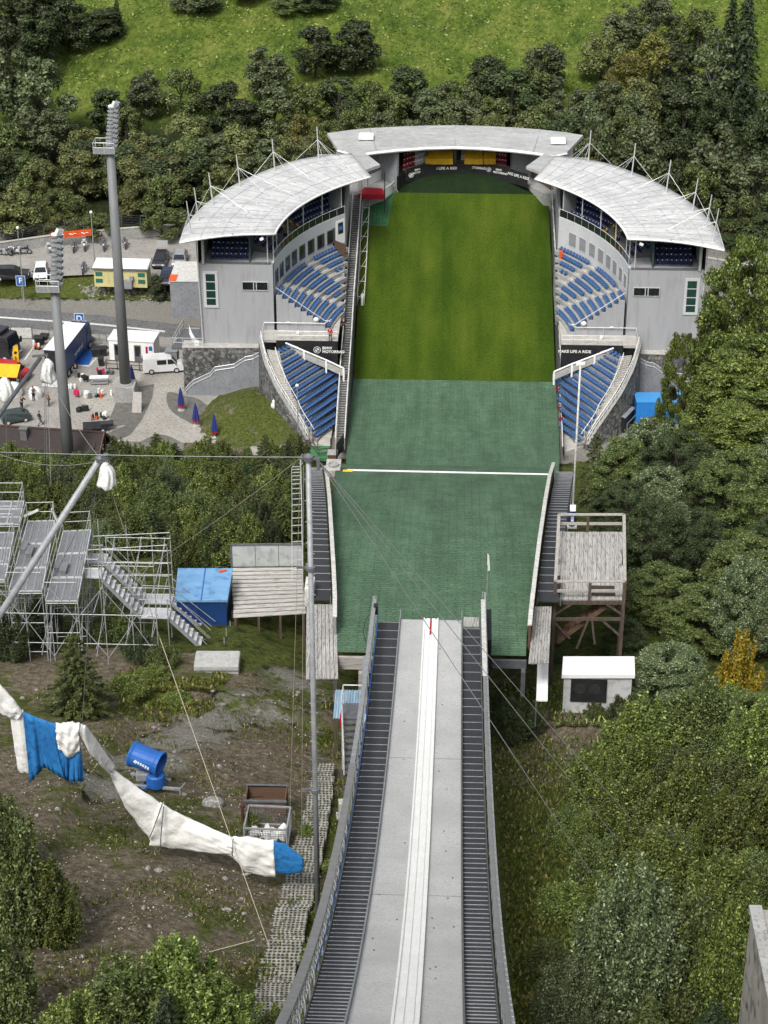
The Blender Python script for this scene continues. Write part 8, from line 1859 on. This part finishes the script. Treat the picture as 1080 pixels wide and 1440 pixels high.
KIND={}
def reg(kind, C, Nn, LC, rg, size, leaf, bark=BARK, r0=.22, h=9., aspect=.6, nl=10, width=None):
    me=quads_mesh('crown',C,Nn,size,rg,aspect); me.materials.append(LM[leaf]); tm=trunk_mb(LC,r0,h,nl).build('trunk',bark); tme=tm.data; bpy.data.objects.remove(tm)
    wd=np.percentile(np.abs(C[:,:2]).max(1),97)*2; KIND.setdefault(kind,[]).append((me,tme,wd,C[:,2].max()))
dome=lambda z: 3.6*math.sqrt(max(.05,1-(abs(z-.35)/.72)**2)); egg=lambda z: 2.9*(1-abs(z-.4)/.75)**.55 if abs(z-.4)<.74 else .3; col_=lambda z: 1.8*(1-z**2.2)+.25; wide=lambda z: 4.6*(1-z**2)**.5+.3
for s in range(3):
    a=lobed(10+s,9500,.42,dome,26,(1.0,1.55),up=.5,rnd=.55); reg('olive',*a,.42,'olive',nl=8)
    a=lobed(20+s,9500,.40,egg,40,(.6,1.15),up=.25,rnd=.9,fill=.4); reg('grey',*a,.40,'grey',nl=10)
    a=lobed(30+s,9500,.42,egg,34,(.7,1.3),up=.3,rnd=.9); reg('dark',*a,.42,'dark',nl=8)
    a=lobed(40+s,9000,.42,dome,36,(.7,1.3),up=.3,rnd=.85); reg('mid',*a,.42,'mid',nl=8)
a=lobed(51,9500,.40,dome,28,(.9,1.5),up=.5); reg('gold',*a,.40,'gold',nl=8)
a=lobed(52,7500,.34,lambda z:1.9*(1-abs(z-.5)/.62)**.5 if abs(z-.5)<.6 else .3,36,(.45,.85),up=.1,rnd=1.,fill=.5); reg('birch',*a,.34,'grey',BIRCHB,.2,9.4,nl=12)
def spruce(seed, n, size, wid=2.2, layers=26, leaf='needle', kind='spruce', droop=.25, r0=.16):
    rg=np.random.default_rng(seed); C=[];D=[]
    for k in range(layers):
        z=.5+9.3*(k/layers)**.95; R_=wid*(1-(z/10.1))**.85+.12; nb=max(5,int(9*R_/wid)+3); a0=rg.uniform(0,6)
        for j in range(nb):
            a=a0+j*2*math.pi/nb+rg.uniform(-.2,.2); L_=R_*rg.uniform(.75,1.12); q=max(8,int(n*(L_+.2)/(layers*9*1.2*wid*.55))); s=rg.uniform(.08,1,q)**.75; side=rg.normal(size=q)*.16*L_*(1.1-s); zz=z+.12*L_*s*2*(1-s)-droop*L_*s*s+rg.normal(size=q)*.05
            C.append(np.stack([np.cos(a)*s*L_-np.sin(a)*side,np.sin(a)*s*L_+np.cos(a)*side,zz],1)); D.append(np.stack([np.cos(a)*.35+rg.normal(size=q)*.4,np.sin(a)*.35+rg.normal(size=q)*.4,np.full(q,.9)],1))
    C=np.concatenate(C); D=nrm(np.concatenate(D)); me=quads_mesh('crown',C,D,size,rg,.35); me.materials.append(LM[leaf]); m=MB(); m.path([(0,0,-.6),(0,0,5),(0,0,9.9)],[r0,r0*.6,.02],6); tm=m.build('trunk',BARK); tme=tm.data; bpy.data.objects.remove(tm); KIND.setdefault(kind,[]).append((me,tme,wid*1.9,9.9))
spruce(61,9000,.42); spruce(62,9000,.42,1.9); spruce(63,11000,.34,2.9,18,'yneedle','sapling',.05,.12); spruce(64,9000,.34,3.3,16,'needle','sapling_dark',.0,.12)
# near trees: many small leaves
NL=.16
a=lobed(71,120000,.13,dome,230,(.3,.72),up=.35,rnd=1.1,fill=.5,flat=.5); reg('big_bright',*a,.135,'bright',r0=.1,nl=16,aspect=.6)
a=lobed(76,120000,.13,egg,220,(.28,.7),up=.35,rnd=1.1,fill=.5,flat=.5); reg('big_bright',*a,.135,'bright',r0=.1,nl=16,aspect=.6)
a=lobed(72,80000,.15,egg,150,(.3,.75),up=.2,rnd=1.,fill=.4); reg('near_mid',*a,.155,'mid',r0=.12,nl=24)
a=lobed(73,80000,.15,dome,150,(.3,.75),up=.2,rnd=1.,fill=.4); reg('near_mid',*a,.155,'mid',r0=.12,nl=24)
a=lobed(74,80000,.15,dome,150,(.3,.75),up=.15,rnd=1.,fill=.4); reg('near_dark',*a,.155,'dark',r0=.12,nl=24)
a=lobed(75,80000,.15,egg,150,(.3,.75),up=.15,rnd=1.1,fill=.45); reg('near_silver',*a,.15,'silver',r0=.12,nl=24)
def shrub(seed, n, size, stems, leaf, kind, spread=3.6, aspect=.5):
    """many upright twigs carrying leaves"""
    rg=np.random.default_rng(seed); C=[];D=[];m=MB()
    for k in range(stems):
        a=rg.uniform(0,6.28); q=rg.uniform(0,1)**.6*spread; top=np.array([q*math.cos(a)*1.15,q*math.sin(a)*1.15,10*(1-.5*(q/spread)**2)*rg.uniform(.72,1.03)]); base=np.array([q*.35*math.cos(a),q*.35*math.sin(a),-.4]); mid=(base+top)/2+np.array([math.cos(a),math.sin(a),0])*.5; m.path([base,mid,top],[.09,.06,.02],4)
        c=n//stems; s=rg.uniform(.18,1.02,c)[:,None]**.8; p=base*(1-s)**2+2*mid*s*(1-s)+top*s**2; wd=(.95*(1-s)+.22)*(1.0); ang=rg.uniform(0,6.28,c); rr=np.abs(rg.normal(size=c))*wd[:,0]; off_=np.stack([np.cos(ang)*rr,np.sin(ang)*rr,rg.normal(size=c)*.25],1); C.append(p+off_); D.append(nrm(off_*.5+rg.normal(size=(c,3))*.6+np.array([0,0,.6])))
    C=np.concatenate(C);D=np.concatenate(D);ok=C[:,2]>.1;C=C[ok];D=D[ok]; me=quads_mesh('crown',C,D,size,rg,aspect); me.materials.append(LM[leaf]); tm=m.build('trunk',BARK); tme=tm.data; bpy.data.objects.remove(tm); KIND.setdefault(kind,[]).append((me,tme,spread*2.3,10.))
shrub(81,34000,.38,60,'shrub','shrub'); shrub(82,34000,.37,54,'shrub','shrub',4.2); shrub(83,34000,.33,56,'mid','shrub_mid'); shrub(84,44000,.27,60,'silver','shrub_silver',4.2); shrub(85,26000,.38,46,'bright','shrub_bright',3.8); shrub(86,12000,.5,26,'yellow','shrub_yellow',3.8); shrub(87,32000,.32,52,'dark','shrub_dark',4.0)
_cnt={}
def plant(kind, x, y, h, w, label, group=None, name=None, cat='tree', zoff=0.):
    L_=KIND[kind]; i=_cnt.get(kind,0); _cnt[kind]=i+1; me,tme,wd,top=L_[i%len(L_)]; z=Tn(x,y)-.1+zoff; t=thing(name or 'tree',label,cat,(x,y,z),rs.uniform(0,6.28),group); sz=h/top; sw=w/wd; t.scale=(sw*rs.uniform(.93,1.07),sw*rs.uniform(.93,1.07),sz)
    for nm_,d in (('trunk',tme),('crown',me)): o=bpy.data.objects.new(nm_,d); COL.objects.link(o); o.parent=t
    return t
def tree_at(u, vtop, y, wpx, kind, label, group=None, name=None, cat='tree', hmin=2.):
    q=PY(u,vtop,y); z=Tn(q[0],y); h=q[2]-z
    if 259<y<325:
        while y>260.5 and h<1.12*wpx*y*1.06/FPX: y-=.75; q=PY(u,vtop,y); z=Tn(q[0],y); h=q[2]-z
    h=max(h,hmin); dep=PX((q[0],y,z+h/2))[2]; return plant(kind,q[0],y,h,wpx*dep/FPX,label,group,name,cat)
GB='trees of the belt behind the stadium'
KL=dict(olive='rounded olive willow crown in the tree belt {}',grey='loose grey-green tree in the tree belt {}',dark='dense dark green tree in the tree belt {}',mid='mid green bushy tree in the tree belt {}',gold='yellowish round-topped tree in the tree belt {}',spruce='dark pointed spruce in the tree belt {}')
def zone(u): return 'left of the tall floodlight mast' if u<150 else 'right of the tall floodlight mast' if u<270 else 'behind the left grandstand roof' if u<460 else 'behind the end stand roof' if u<800 else 'behind the right grandstand roof' if u<960 else 'at the right edge of the photo'
belt=[(18,262,272,70,'olive'),(57,226,276,62,'olive'),(107,212,274,66,'olive'),(83,264,271,50,'mid'),(117,178,284,62,'olive'),(103,275,270,46,'mid'),(50,316,268,34,'gold'),(197,185,280,60,'olive'),(187,218,274,60,'olive'),(230,213,274,72,'olive'),(190,252,270,52,'olive'),(230,246,271,60,'mid'),(263,158,286,70,'olive'),(270,200,276,64,'olive'),(307,230,274,58,'olive'),(337,175,284,70,'olive'),(330,205,277,60,'olive'),(375,185,281,64,'mid'),(427,156,284,60,'gold'),(400,190,277,50,'olive'),(440,190,279,50,'olive'),(300,262,268,50,'mid'),(140,300,268,50,'mid'),(225,290,268,60,'mid'),(20,300,268,60,'grey'),(85,300,268,50,'olive'),
 (57,82,292,70,'grey'),(10,60,298,60,'grey'),(35,150,284,64,'grey'),(75,150,286,60,'grey'),(8,190,280,50,'dark'),(150,122,300,58,'dark'),(200,100,308,56,'grey'),(253,95,310,66,'mid'),(313,112,306,66,'dark'),(175,150,296,50,'mid'),(375,62,316,66,'grey'),(385,122,300,66,'grey'),(443,38,318,62,'dark'),(500,27,322,66,'dark'),(345,135,300,56,'dark'),(430,118,304,60,'mid'),(475,110,304,62,'dark'),(520,112,302,60,'mid'),(573,92,306,66,'dark'),(545,128,296,60,'mid'),(610,118,300,60,'grey'),(640,110,304,60,'mid'),(687,78,312,72,'dark'),(660,125,296,64,'grey'),(720,100,304,66,'dark'),(700,135,292,64,'mid'),(767,62,312,70,'grey'),(745,95,304,60,'mid'),(800,122,294,66,'grey'),(760,140,288,56,'mid'),(740,160,284,50,'olive'),(685,158,284,50,'olive'),(590,152,286,54,'grey'),(500,150,287,60,'mid'),(540,158,284,50,'grey'),(465,165,283,50,'mid'),(630,158,285,50,'mid'),
 (847,40,316,66,'olive'),(887,72,304,72,'gold'),(920,46,308,78,'gold'),(855,110,296,60,'grey'),(905,110,294,70,'olive'),(880,6,322,60,'grey'),(925,-10,322,60,'grey'),(960,60,306,60,'dark'),(985,12,322,60,'mid'),(965,120,292,56,'dark'),(1005,130,290,50,'dark'),(840,155,286,60,'dark'),(880,160,284,56,'mid'),(907,168,276,88,'grey'),(950,185,276,60,'dark'),(1013,176,272,84,'grey'),(985,230,268,60,'mid'),(1063,222,268,70,'grey'),(1045,275,264,60,'mid'),(1070,300,262,50,'dark'),(945,240,268,50,'dark'),(1075,150,284,60,'dark'),(1030,310,262,54,'dark'),(1075,340,260,46,'mid'),(990,290,264,46,'dark')]
for u,v,y,w,k in belt: tree_at(u,v,y,w,k,KL[k].format(zone(u)),GB)
tree_at(837,188,277,40,'gold','small round yellow-green bush standing just behind the right grandstand roof link')
tree_at(1012,34,300,60,'birch','tall birch with a white trunk showing, beside the big spruce at the upper right')
tree_at(1056,-40,300,62,'spruce','tall dark spruce at the upper right edge beside the birch'); tree_at(1032,-10,306,50,'spruce','second dark spruce close left of the tallest one at the upper right')
for u,v,y,w in ((20,-60,318,90),(60,-50,326,84),(95,-5,322,56),(5,20,306,60),(50,20,314,70)): tree_at(u,v,y,w,'dark','tall dark tree of the group at the upper left corner of the meadow','dark trees at the upper left corner')
tree_at(145,11,326,62,'dark','dark dome-shaped bush alone on the meadow at the upper left',None,'bush','bush'); tree_at(163,-5,327,22,'spruce','small spruce leaning into the dark bush on the meadow')
tree_at(275,-16,334,66,'grey','broad open shrub at the top of the meadow left of centre',None,'bush','bush'); tree_at(402,-6,335,60,'mid','left shrub of the pair at the top edge of the meadow',None,'bush','bush'); tree_at(445,-14,335,60,'dark','right dark shrub of the pair at the top edge of the meadow',None,'bush','bush'); tree_at(350,-40,338,60,'dark','dark bush cut by the top edge of the photo',None,'bush','bush')
# fill behind the front rows so that no ground shows through
for k in range(58):
    u=rs.uniform(-60,1140); y=rs.uniform(272,306); v=ip(u,[-60,80,150,350,480,640,800,900,1140],[110,190,165,150,140,140,110,80,60])+rs.uniform(10,45)+(306-y)*1.2
    tree_at(u,v,y,rs.uniform(46,70),rs.choice(['dark','mid','dark','grey']),'plain tree in the shaded belt {}'.format(zone(u)),GB)
tree_at(220,386,243,24,'dark','slender dark tree standing on the rubble bank beside the grey block house')
# ---- right side woods
for u,v,y,w,l in ((1078,338,158,170,'tallest bright green tree at the right edge beside the right grandstand'),(1032,412,166,120,'bright green tree directly before the right grandstand outer wall'),(965,470,160,64,'slender bright tree reaching across the lower wall of the right grandstand'),(1062,480,148,170,'broad bright green tree at the right edge above the dark woods'),(1020,545,152,110,'bright green tree right of the blue container'),(1070,560,136,150,'bright green tree at the right edge in front of the broad one')): tree_at(u,v,y,w,'big_bright',l)
RS=[(918,592,150,96,'near_silver','grey-green willow in front of the blue container'),(840,603,148,66,'sapling','small yellowish larch beside the white camera pole'),(868,640,138,70,'near_mid','bushy green tree right of the larch and camera pole'),(960,610,128,110,'near_dark','dark tree under the large bright tree'),(1040,640,118,130,'near_mid','tall green tree at the right edge below the large bright tree'),(930,660,118,100,'near_silver','greyish tree right of the wooden tower rail'),(905,735,108,90,'near_dark','very dark tree directly right of the wooden tower'),(975,720,108,110,'near_dark','dark tree in the deep shade right of the wooden tower'),(1060,760,100,130,'near_mid','leafy tree at the right edge level with the wooden tower'),(930,800,98,110,'near_mid','light-topped green tree right of the tower foot'),(1000,830,94,120,'near_mid','broad green tree right of the white hut'),(880,890,93,60,'near_dark','dark bush between tower foot and white hut'),(945,910,86,110,'near_silver','greyish tree leaning over the white hut roof'),(1065,985,80,110,'near_mid','green tree at the right edge below the yellow shrub')]
for u,v,y,w,k,l in RS: tree_at(u,v,y,w,k,l)
tree_at(1052,880,84,72,'shrub_yellow','golden yellow autumn shrub at the right edge',None,'bush','bush')
def bush_at(u, vb, hpx, wpx, kind, label, group=None, name='bush', cat='bush'):
    p=ground(u,vb); dep=PX(p)[2]; return plant(kind,p[0],p[1],hpx*dep/FPX/.86,wpx*dep/FPX,label,group,name,cat)
RB=[(725,1040,60,80,'shrub_dark','dark bush under the right end of the mats'),(885,1012,40,70,'shrub_dark','dark bush before the white hut'),(838,1008,24,40,'shrub_mid','low green bush left of the white hut'),
 (900,1090,110,120,'shrub','green bush in the thicket below the white hut'),(985,1080,130,120,'shrub_mid','tall green bush in the thicket near the right edge'),(1060,1110,130,110,'shrub','bright-tipped bush at the right edge of the thicket'),(830,1130,80,80,'shrub','bush at the left front of the thicket beside the bare earth'),(800,1190,60,70,'shrub_mid','low bush beside the bare earth patch'),(880,1180,100,110,'shrub','bush in the middle of the right thicket'),(965,1180,120,110,'shrub_bright','bright yellow-green bush in the right thicket'),(1045,1210,120,110,'shrub_bright','bright yellow-green bush at the right edge of the thicket'),(840,1260,90,90,'shrub_mid','bush where the stay wires end'),(925,1270,110,110,'shrub','bush behind the big silvery shrub'),(1010,1300,110,110,'shrub','bush left of the concrete corner'),(1060,1270,80,80,'shrub_mid','bush just above the concrete corner'),
 (790,1290,50,80,'shrub','low leafy bush at the edge of the grass strip'),(770,1370,50,70,'shrub_mid','small bush on the lower grass strip')]
for q in RB: bush_at(*q)
bush_at(880,1430,240,190,'shrub_silver','big silvery green shrub in the lower right foreground'); bush_at(800,1450,120,110,'shrub_silver','smaller silvery shrub left of the big one in the lower right'); bush_at(960,1430,190,130,'shrub_mid','green shrub right of the big silvery one'); bush_at(1015,1450,190,100,'shrub','leafy shrub beside the concrete corner'); bush_at(830,1540,110,150,'shrub_dark','dark shrub cut by the lower edge at the right')
plant('sapling',*ground(905,1500)[:2],3.1,2.2,'young spruce with pale shoots at the lower right edge',None,'spruce_sapling'); plant('sapling_dark',*ground(1000,1480)[:2],2.2,1.8,'dark young spruce beside the concrete corner',None,'spruce_sapling')
GR='bushes filling the right thicket'
for k in range(34):
    u=rs.uniform(800,1100); v=rs.uniform(1030,1330)
    if u<(850 if v<1180 else 805): continue
    h=rs.uniform(42,88); k_=rs.choice(['shrub','shrub_mid','shrub','shrub_bright','shrub_bright','shrub_silver']); bush_at(u,v,h,h*rs.uniform(.9,1.2),k_,{'shrub':'leafy green bush','shrub_mid':'mid green bush','shrub_bright':'bright yellow-green bush','shrub_silver':'grey-green bush'}[k_]+' in the '+('upper' if v<1180 else 'lower')+(' left' if u<930 else ' right')+' part of the right-hand thicket',GR)
for k in range(16):
    u=rs.uniform(870,1120); y=rs.uniform(84,150); v=720-2900*math.tan(PITCH-math.atan((103-Tn(PY(u,800,y)[0],y))/y)); tree_at(u,v-rs.uniform(90,150)*90/y,y,rs.uniform(80,120)*90/y,rs.choice(['near_mid','near_dark','near_silver','near_dark']),'leafy tree in the '+('upper' if y>118 else 'lower')+' part of the right-hand woods '+('near the wooden tower' if u<980 else 'at the photo edge'),'trees of the right-hand woods')
# ---- left slope
plant('sapling',*ground(112,1005)[:2],4.6,3.7,'young dark-green conifer in front of the scaffold stand',None,'spruce_sapling')
for u,vb,h,w,k,l in ((30,1325,195,125,'shrub_mid','big dark bush at the left edge below the wind net'),(75,1330,130,90,'shrub_bright','yellow-green bush right of the big dark bush at the left edge'),(10,1220,110,90,'shrub_mid','bush behind the big dark bush at the left edge'),(5,1440,150,120,'shrub_mid','bush at the lower left corner'),(255,1460,150,150,'shrub','large grey-green bush in the lower left foreground'),(180,1470,130,140,'shrub_mid','green bush left of the large grey-green bush at the bottom'),(315,1470,100,110,'shrub','bush right of the large grey-green bush at the bottom'),(110,1500,110,120,'shrub','low bush at the bottom edge left'),(395,1450,40,60,'shrub','weeds at the paver path by the lower edge'),(440,1370,50,40,'shrub','weeds growing between paver path and inrun')): bush_at(u,vb,h,w,k,l)
plant('sapling_dark',*ground(238,1500)[:2],3.2,1.7,'small spruce sapling inside the lower left bushes',None,'spruce_sapling')
GL='bushes and young trees on the slope below the yard'
pts=[]
for k in range(1600):
    if len(pts)>=185: break
    u=rs.uniform(-60,440); v=rs.uniform(650,800); 
    if v>785 and u<245: continue
    if u<150 and v<662: continue
    if u<140 and v>740: continue
    if 322<u<430 and v>772: continue
    if u>422 and v>680: continue
    if u>436: continue
    if any((u-a)**2+((v-b)*1.4)**2<15**2 for a,b in pts): continue
    pts.append((u,v))
for u,v in sorted(pts,key=lambda q:q[1]):
    k=rs.choices(['shrub','shrub_mid','shrub_bright','sapling','shrub_dark','shrub_silver','sapling_dark'],[6,5,4,4,1,2,1])[0]; h=rs.uniform(34,62)*(.7+.5*(v-640)/150)
    lab={'shrub':'leafy green bush','shrub_mid':'mid green bush','shrub_bright':'bright yellow-green bush','sapling':'young yellowish conifer','shrub_dark':'dark bush','shrub_silver':'grey-green bush','sapling_dark':'young dark conifer'}[k]+' on the '+('upper' if v>712 else 'lower')+' slope '+('left of the white bag' if u<75 else 'below the white bag' if u<165 else 'right of the white bag' if u<225 else 'behind the scaffold stair' if u<275 else 'behind the blue hut' if u<330 else 'behind the slatted deck' if u<385 else 'beside the pale railing')
    bush_at(u,v,h,h*rs.uniform(.8,1.15),k,lab,GL,'bush' if 'sapling' not in k else 'young_conifer','bush' if 'sapling' not in k else 'tree')
for u,v,h,w,k,l in ((375,700,90,60,'sapling','bright young conifer above the slatted deck'),(400,770,70,70,'sapling','spreading light green conifer directly behind the slatted deck'),(290,770,80,70,'shrub_mid','bush behind the blue hut'),(175,700,80,60,'sapling','young conifer right of the leaning mast tip'),(230,935,30,50,'shrub_mid','low weeds by the scaffold foot'),(60,900,60,60,'shrub_dark','dark bush inside the scaffold'),(20,925,70,80,'shrub_dark','dark bush under the left scaffold decks'),(160,900,50,60,'shrub_mid','green bush under the scaffold stair'),(200,930,40,60,'shrub_dark','low dark bush at the right scaffold foot')): bush_at(u,v,h,w,k,l)
for u,v,h,w in ((500,1160,30,40),(470,1230,26,40),(450,1300,26,30),(215,960,22,60),(180,975,24,60),(250,990,18,50),(640+60,1010,40,40),(430,1180,24,26),(350,1165,24,30)): bush_at(u,v,h,w,'shrub' if u<640 else 'shrub_dark','small clump of weeds on the open slope','weeds on the open slopes','weed_clump','weeds')
# low cover over the mid slopes on the right under the trees
# ---- stuff: grass blades, litter and stones
def blades(name, n, poly, hgt, wid, mat, seed, dens=None, lean=.5):
    rg=np.random.default_rng(seed); P=[]; 
    us=[p[0] for p in poly]; vs_=[p[1] for p in poly]; k=0
    def inside(u,v):
        c=False; j=len(poly)-1
        for i in range(len(poly)):
            if (poly[i][1]>v)!=(poly[j][1]>v) and u<(poly[j][0]-poly[i][0])*(v-poly[i][1])/(poly[j][1]-poly[i][1])+poly[i][0]: c=not c
            j=i
        return c
    while len(P)<n and k<n*6:
        k+=1; u=rg.uniform(min(us),max(us)); v=rg.uniform(min(vs_),max(vs_))
        if not inside(u,v): continue
        P.append((u,v))
    # coarse ground hits on a lattice, then plain lookups
    C=[]
    for u,v in P:
        d=ray(u,v); lo,hi=25.,250.
        # bisect along the ray (the slope falls away steadily)
        for _ in range(18):
            y=(lo+hi)/2; q=CAM+d*(y/d[1])
            if q[2]>T(q[0],q[1]): lo=y
            else: hi=y
        C.append(CAM+d*(hi/d[1]))
    C=np.array(C)
    if dens is not None:
        k_=dens(C[:,0],C[:,1])>rg.uniform(size=len(C)); C=C[k_]
    C[:,2]=[Tn(x,y) for x,y,_ in C]; n=len(C); a=rg.uniform(0,6.28,n); t=np.stack([np.cos(a),np.sin(a),np.zeros(n)],1); h=hgt*rg.uniform(.5,1.3,n)[:,None]; w=wid*rg.uniform(.6,1.3,n)[:,None]; ln=np.stack([rg.normal(size=n),rg.normal(size=n),np.full(n,1.6)],1); ln[:,:2]*=lean; ln=nrm(ln)
    V=np.stack([C-t*w*.5,C+t*w*.5,C+ln*h+t*w*.2,C+ln*h-t*w*.2],1).reshape(-1,3); me=bpy.data.meshes.new(name); me.vertices.add(4*n); me.vertices.foreach_set('co',V.astype(np.float32).ravel()); me.loops.add(4*n); me.loops.foreach_set('vertex_index',np.arange(4*n,dtype=np.int32)); me.polygons.add(n); me.polygons.foreach_set('loop_start',np.arange(0,4*n,4,dtype=np.int32)); me.polygons.foreach_set('loop_total',np.full(n,4,dtype=np.int32)); me.update(calc_edges=True); me.materials.append(mat); o=bpy.data.objects.new(name,me); COL.objects.link(o); return tag(o,kind='stuff')
GRM=leaf_mat('grass_blades',(.085,.115,.022,1),(.13,.15,.032,1),(.22,.18,.07,1),0.,.2); DRY=leaf_mat('dry_litter',(.10,.075,.045,1),(.16,.125,.08,1),(.30,.27,.21,1),0.,.1)
patch=lambda s,lo: (lambda x,y: np.clip((vnoise(x,y,s,4)-lo)*2.2,0,1))
blades('grass',9000,[(690,1000),(760,1000),(790,1080),(800,1300),(800,1440),(725,1440)],.17,.10,GRM,1)
blades('grass',15000,[(0,940),(440,960),(470,1100),(420,1300),(350,1440),(60,1440),(60,1250),(120,1080)],.15,.07,GRM,2,patch(.8,.05))
blades('grass',7000,[(455,960),(525,960),(510,1080),(470,1240),(400,1440),(340,1440),(420,1240),(440,1100)],.16,.09,GRM,3,patch(1.1,-.3))
blades('grass',5000,[(150,940),(330,930),(300,1000),(180,1060)],.2,.14,GRM,4,patch(.7,-.2))
blades('leaf_litter',20000,[(0,1050),(200,1000),(440,960),(440,1150),(380,1300),(330,1440),(60,1440),(60,1250)],.05,.09,DRY,5,patch(.9,-.7),2.5)
rg=np.random.default_rng(55); m=MB()
for k in range(420):
    u=rg.uniform(0,450); v=rg.uniform(960,1400); p=ground(u,v,.8) if False else None
    d=ray(u,v); lo,hi=25.,120.
    for _ in range(16):
        y=(lo+hi)/2; q=CAM+d*(y/d[1])
        if q[2]>T(q[0],q[1]): lo=y
        else: hi=y
    x,y=(CAM+d*(hi/d[1]))[:2]
    if x>-3.4: continue
    s_=.025+.14*rg.uniform()**7; m.ball((x,y,Tn(x,y)+s_*.2),s_*rg.uniform(.8,1.5),s_*rg.uniform(.8,1.3),s_*.7,6,4)
tag(m.build('stones',ST),kind='stuff')
blades('leaf_litter',1800,[(740,1010),(830,1000),(800,1120),(740,1180)],.05,.12,DRY,6,None,2.5)
blades('undergrowth',14000,[(690,960),(1080,960),(1080,1440),(790,1440),(800,1100)],.26,.09,LM['shrub'],7,None,1.0)
# meadow tussocks
rg=np.random.default_rng(77); n=60000; xs=rg.uniform(-95,110,n); ys=rg.uniform(305,385,n); zs=np.array([Tn(a,b) for a,b in zip(xs,ys)]); k_=rg.uniform(size=n)<np.clip((vnoise(xs,ys*1.8,.5,9)+.65),0.05,1); C=np.stack([xs,ys,zs+.06],1)[k_]
D=nrm(np.stack([rg.normal(size=len(C))*.5,rg.normal(size=len(C))*.5-.3,np.full(len(C),1.)],1)); me=quads_mesh('meadow_grass',C,D,.55,rg,.5); MG=leaf_mat('meadow_tufts',(.09,.145,.02,1),(.145,.19,.03,1),(.20,.20,.06,1),0.,.2); me.materials.append(MG); o=bpy.data.objects.new('meadow_grass',me); COL.objects.link(o); tag(o,kind='stuff')

_NTH=['leftmost','second from left','third from left','fourth from left','fifth from left','sixth from left','seventh from left','eighth from left','ninth from left','tenth from left','eleventh from left','twelfth from left','thirteenth from left']
_NUM=['','','two','three','four','five','six','seven','eight','nine','ten','eleven','twelve','thirteen','fourteen']
_by={}
for o in list(bpy.data.objects):
    if o.parent is None and o.get('label'): _by.setdefault(o['label'],[]).append(o)
for l_,os_ in _by.items():
    if len(os_)>1 and len(l_.split())>15: l_=l_.replace('in the tree belt ','in the belt ')
    if 2<=len(os_)<=14:
        os_.sort(key=lambda o: PX(o.location)[0]); n_=len(os_)
        for i,o in enumerate(os_): o['label']='%s of the %s: %s'%('rightmost' if i==n_-1 else _NTH[i],_NUM[n_],l_) if len(l_.split())<=11-(0<i<n_-1)*2 else '%s %s'%('rightmost' if i==n_-1 else _NTH[i].replace(' from left',''),l_)
# ------------------------------------------------------------------ daylight
w=bpy.data.worlds.new('World'); sc.world=w; w.use_nodes=True; nt=w.node_tree; bg=nt.nodes['Background']; sk=nt.nodes.new('ShaderNodeTexSky'); sk.sky_type='NISHITA'; sk.sun_disc=False; SE,SA=R(52),R(200); sk.sun_elevation=SE; sk.sun_rotation=SA; sk.air_density=1.; sk.dust_density=4.; sk.ozone_density=1.; hs=nt.nodes.new('ShaderNodeHueSaturation'); hs.inputs['Saturation'].default_value=.3; nt.links.new(sk.outputs[0],hs.inputs['Color']); nt.links.new(hs.outputs[0],bg.inputs[0]); bg.inputs[1].default_value=.135
sd=bpy.data.lights.new('sun','SUN'); so=bpy.data.objects.new('sun',sd); COL.objects.link(so); sd.energy=2.0; sd.angle=R(16); sd.color=(1,.97,.92)
d=Vector((math.sin(SA)*math.cos(SE),math.cos(SA)*math.cos(SE),math.sin(SE))); so.rotation_euler=(-d).to_track_quat('-Z','Y').to_euler(); so.location=(0,0,200)
vs=sc.view_settings; sc.display_settings.display_device='sRGB'; vs.view_transform='Standard'; vs.look='None'; vs.exposure=0.55; vs.gamma=1; vs.use_curve_mapping=False
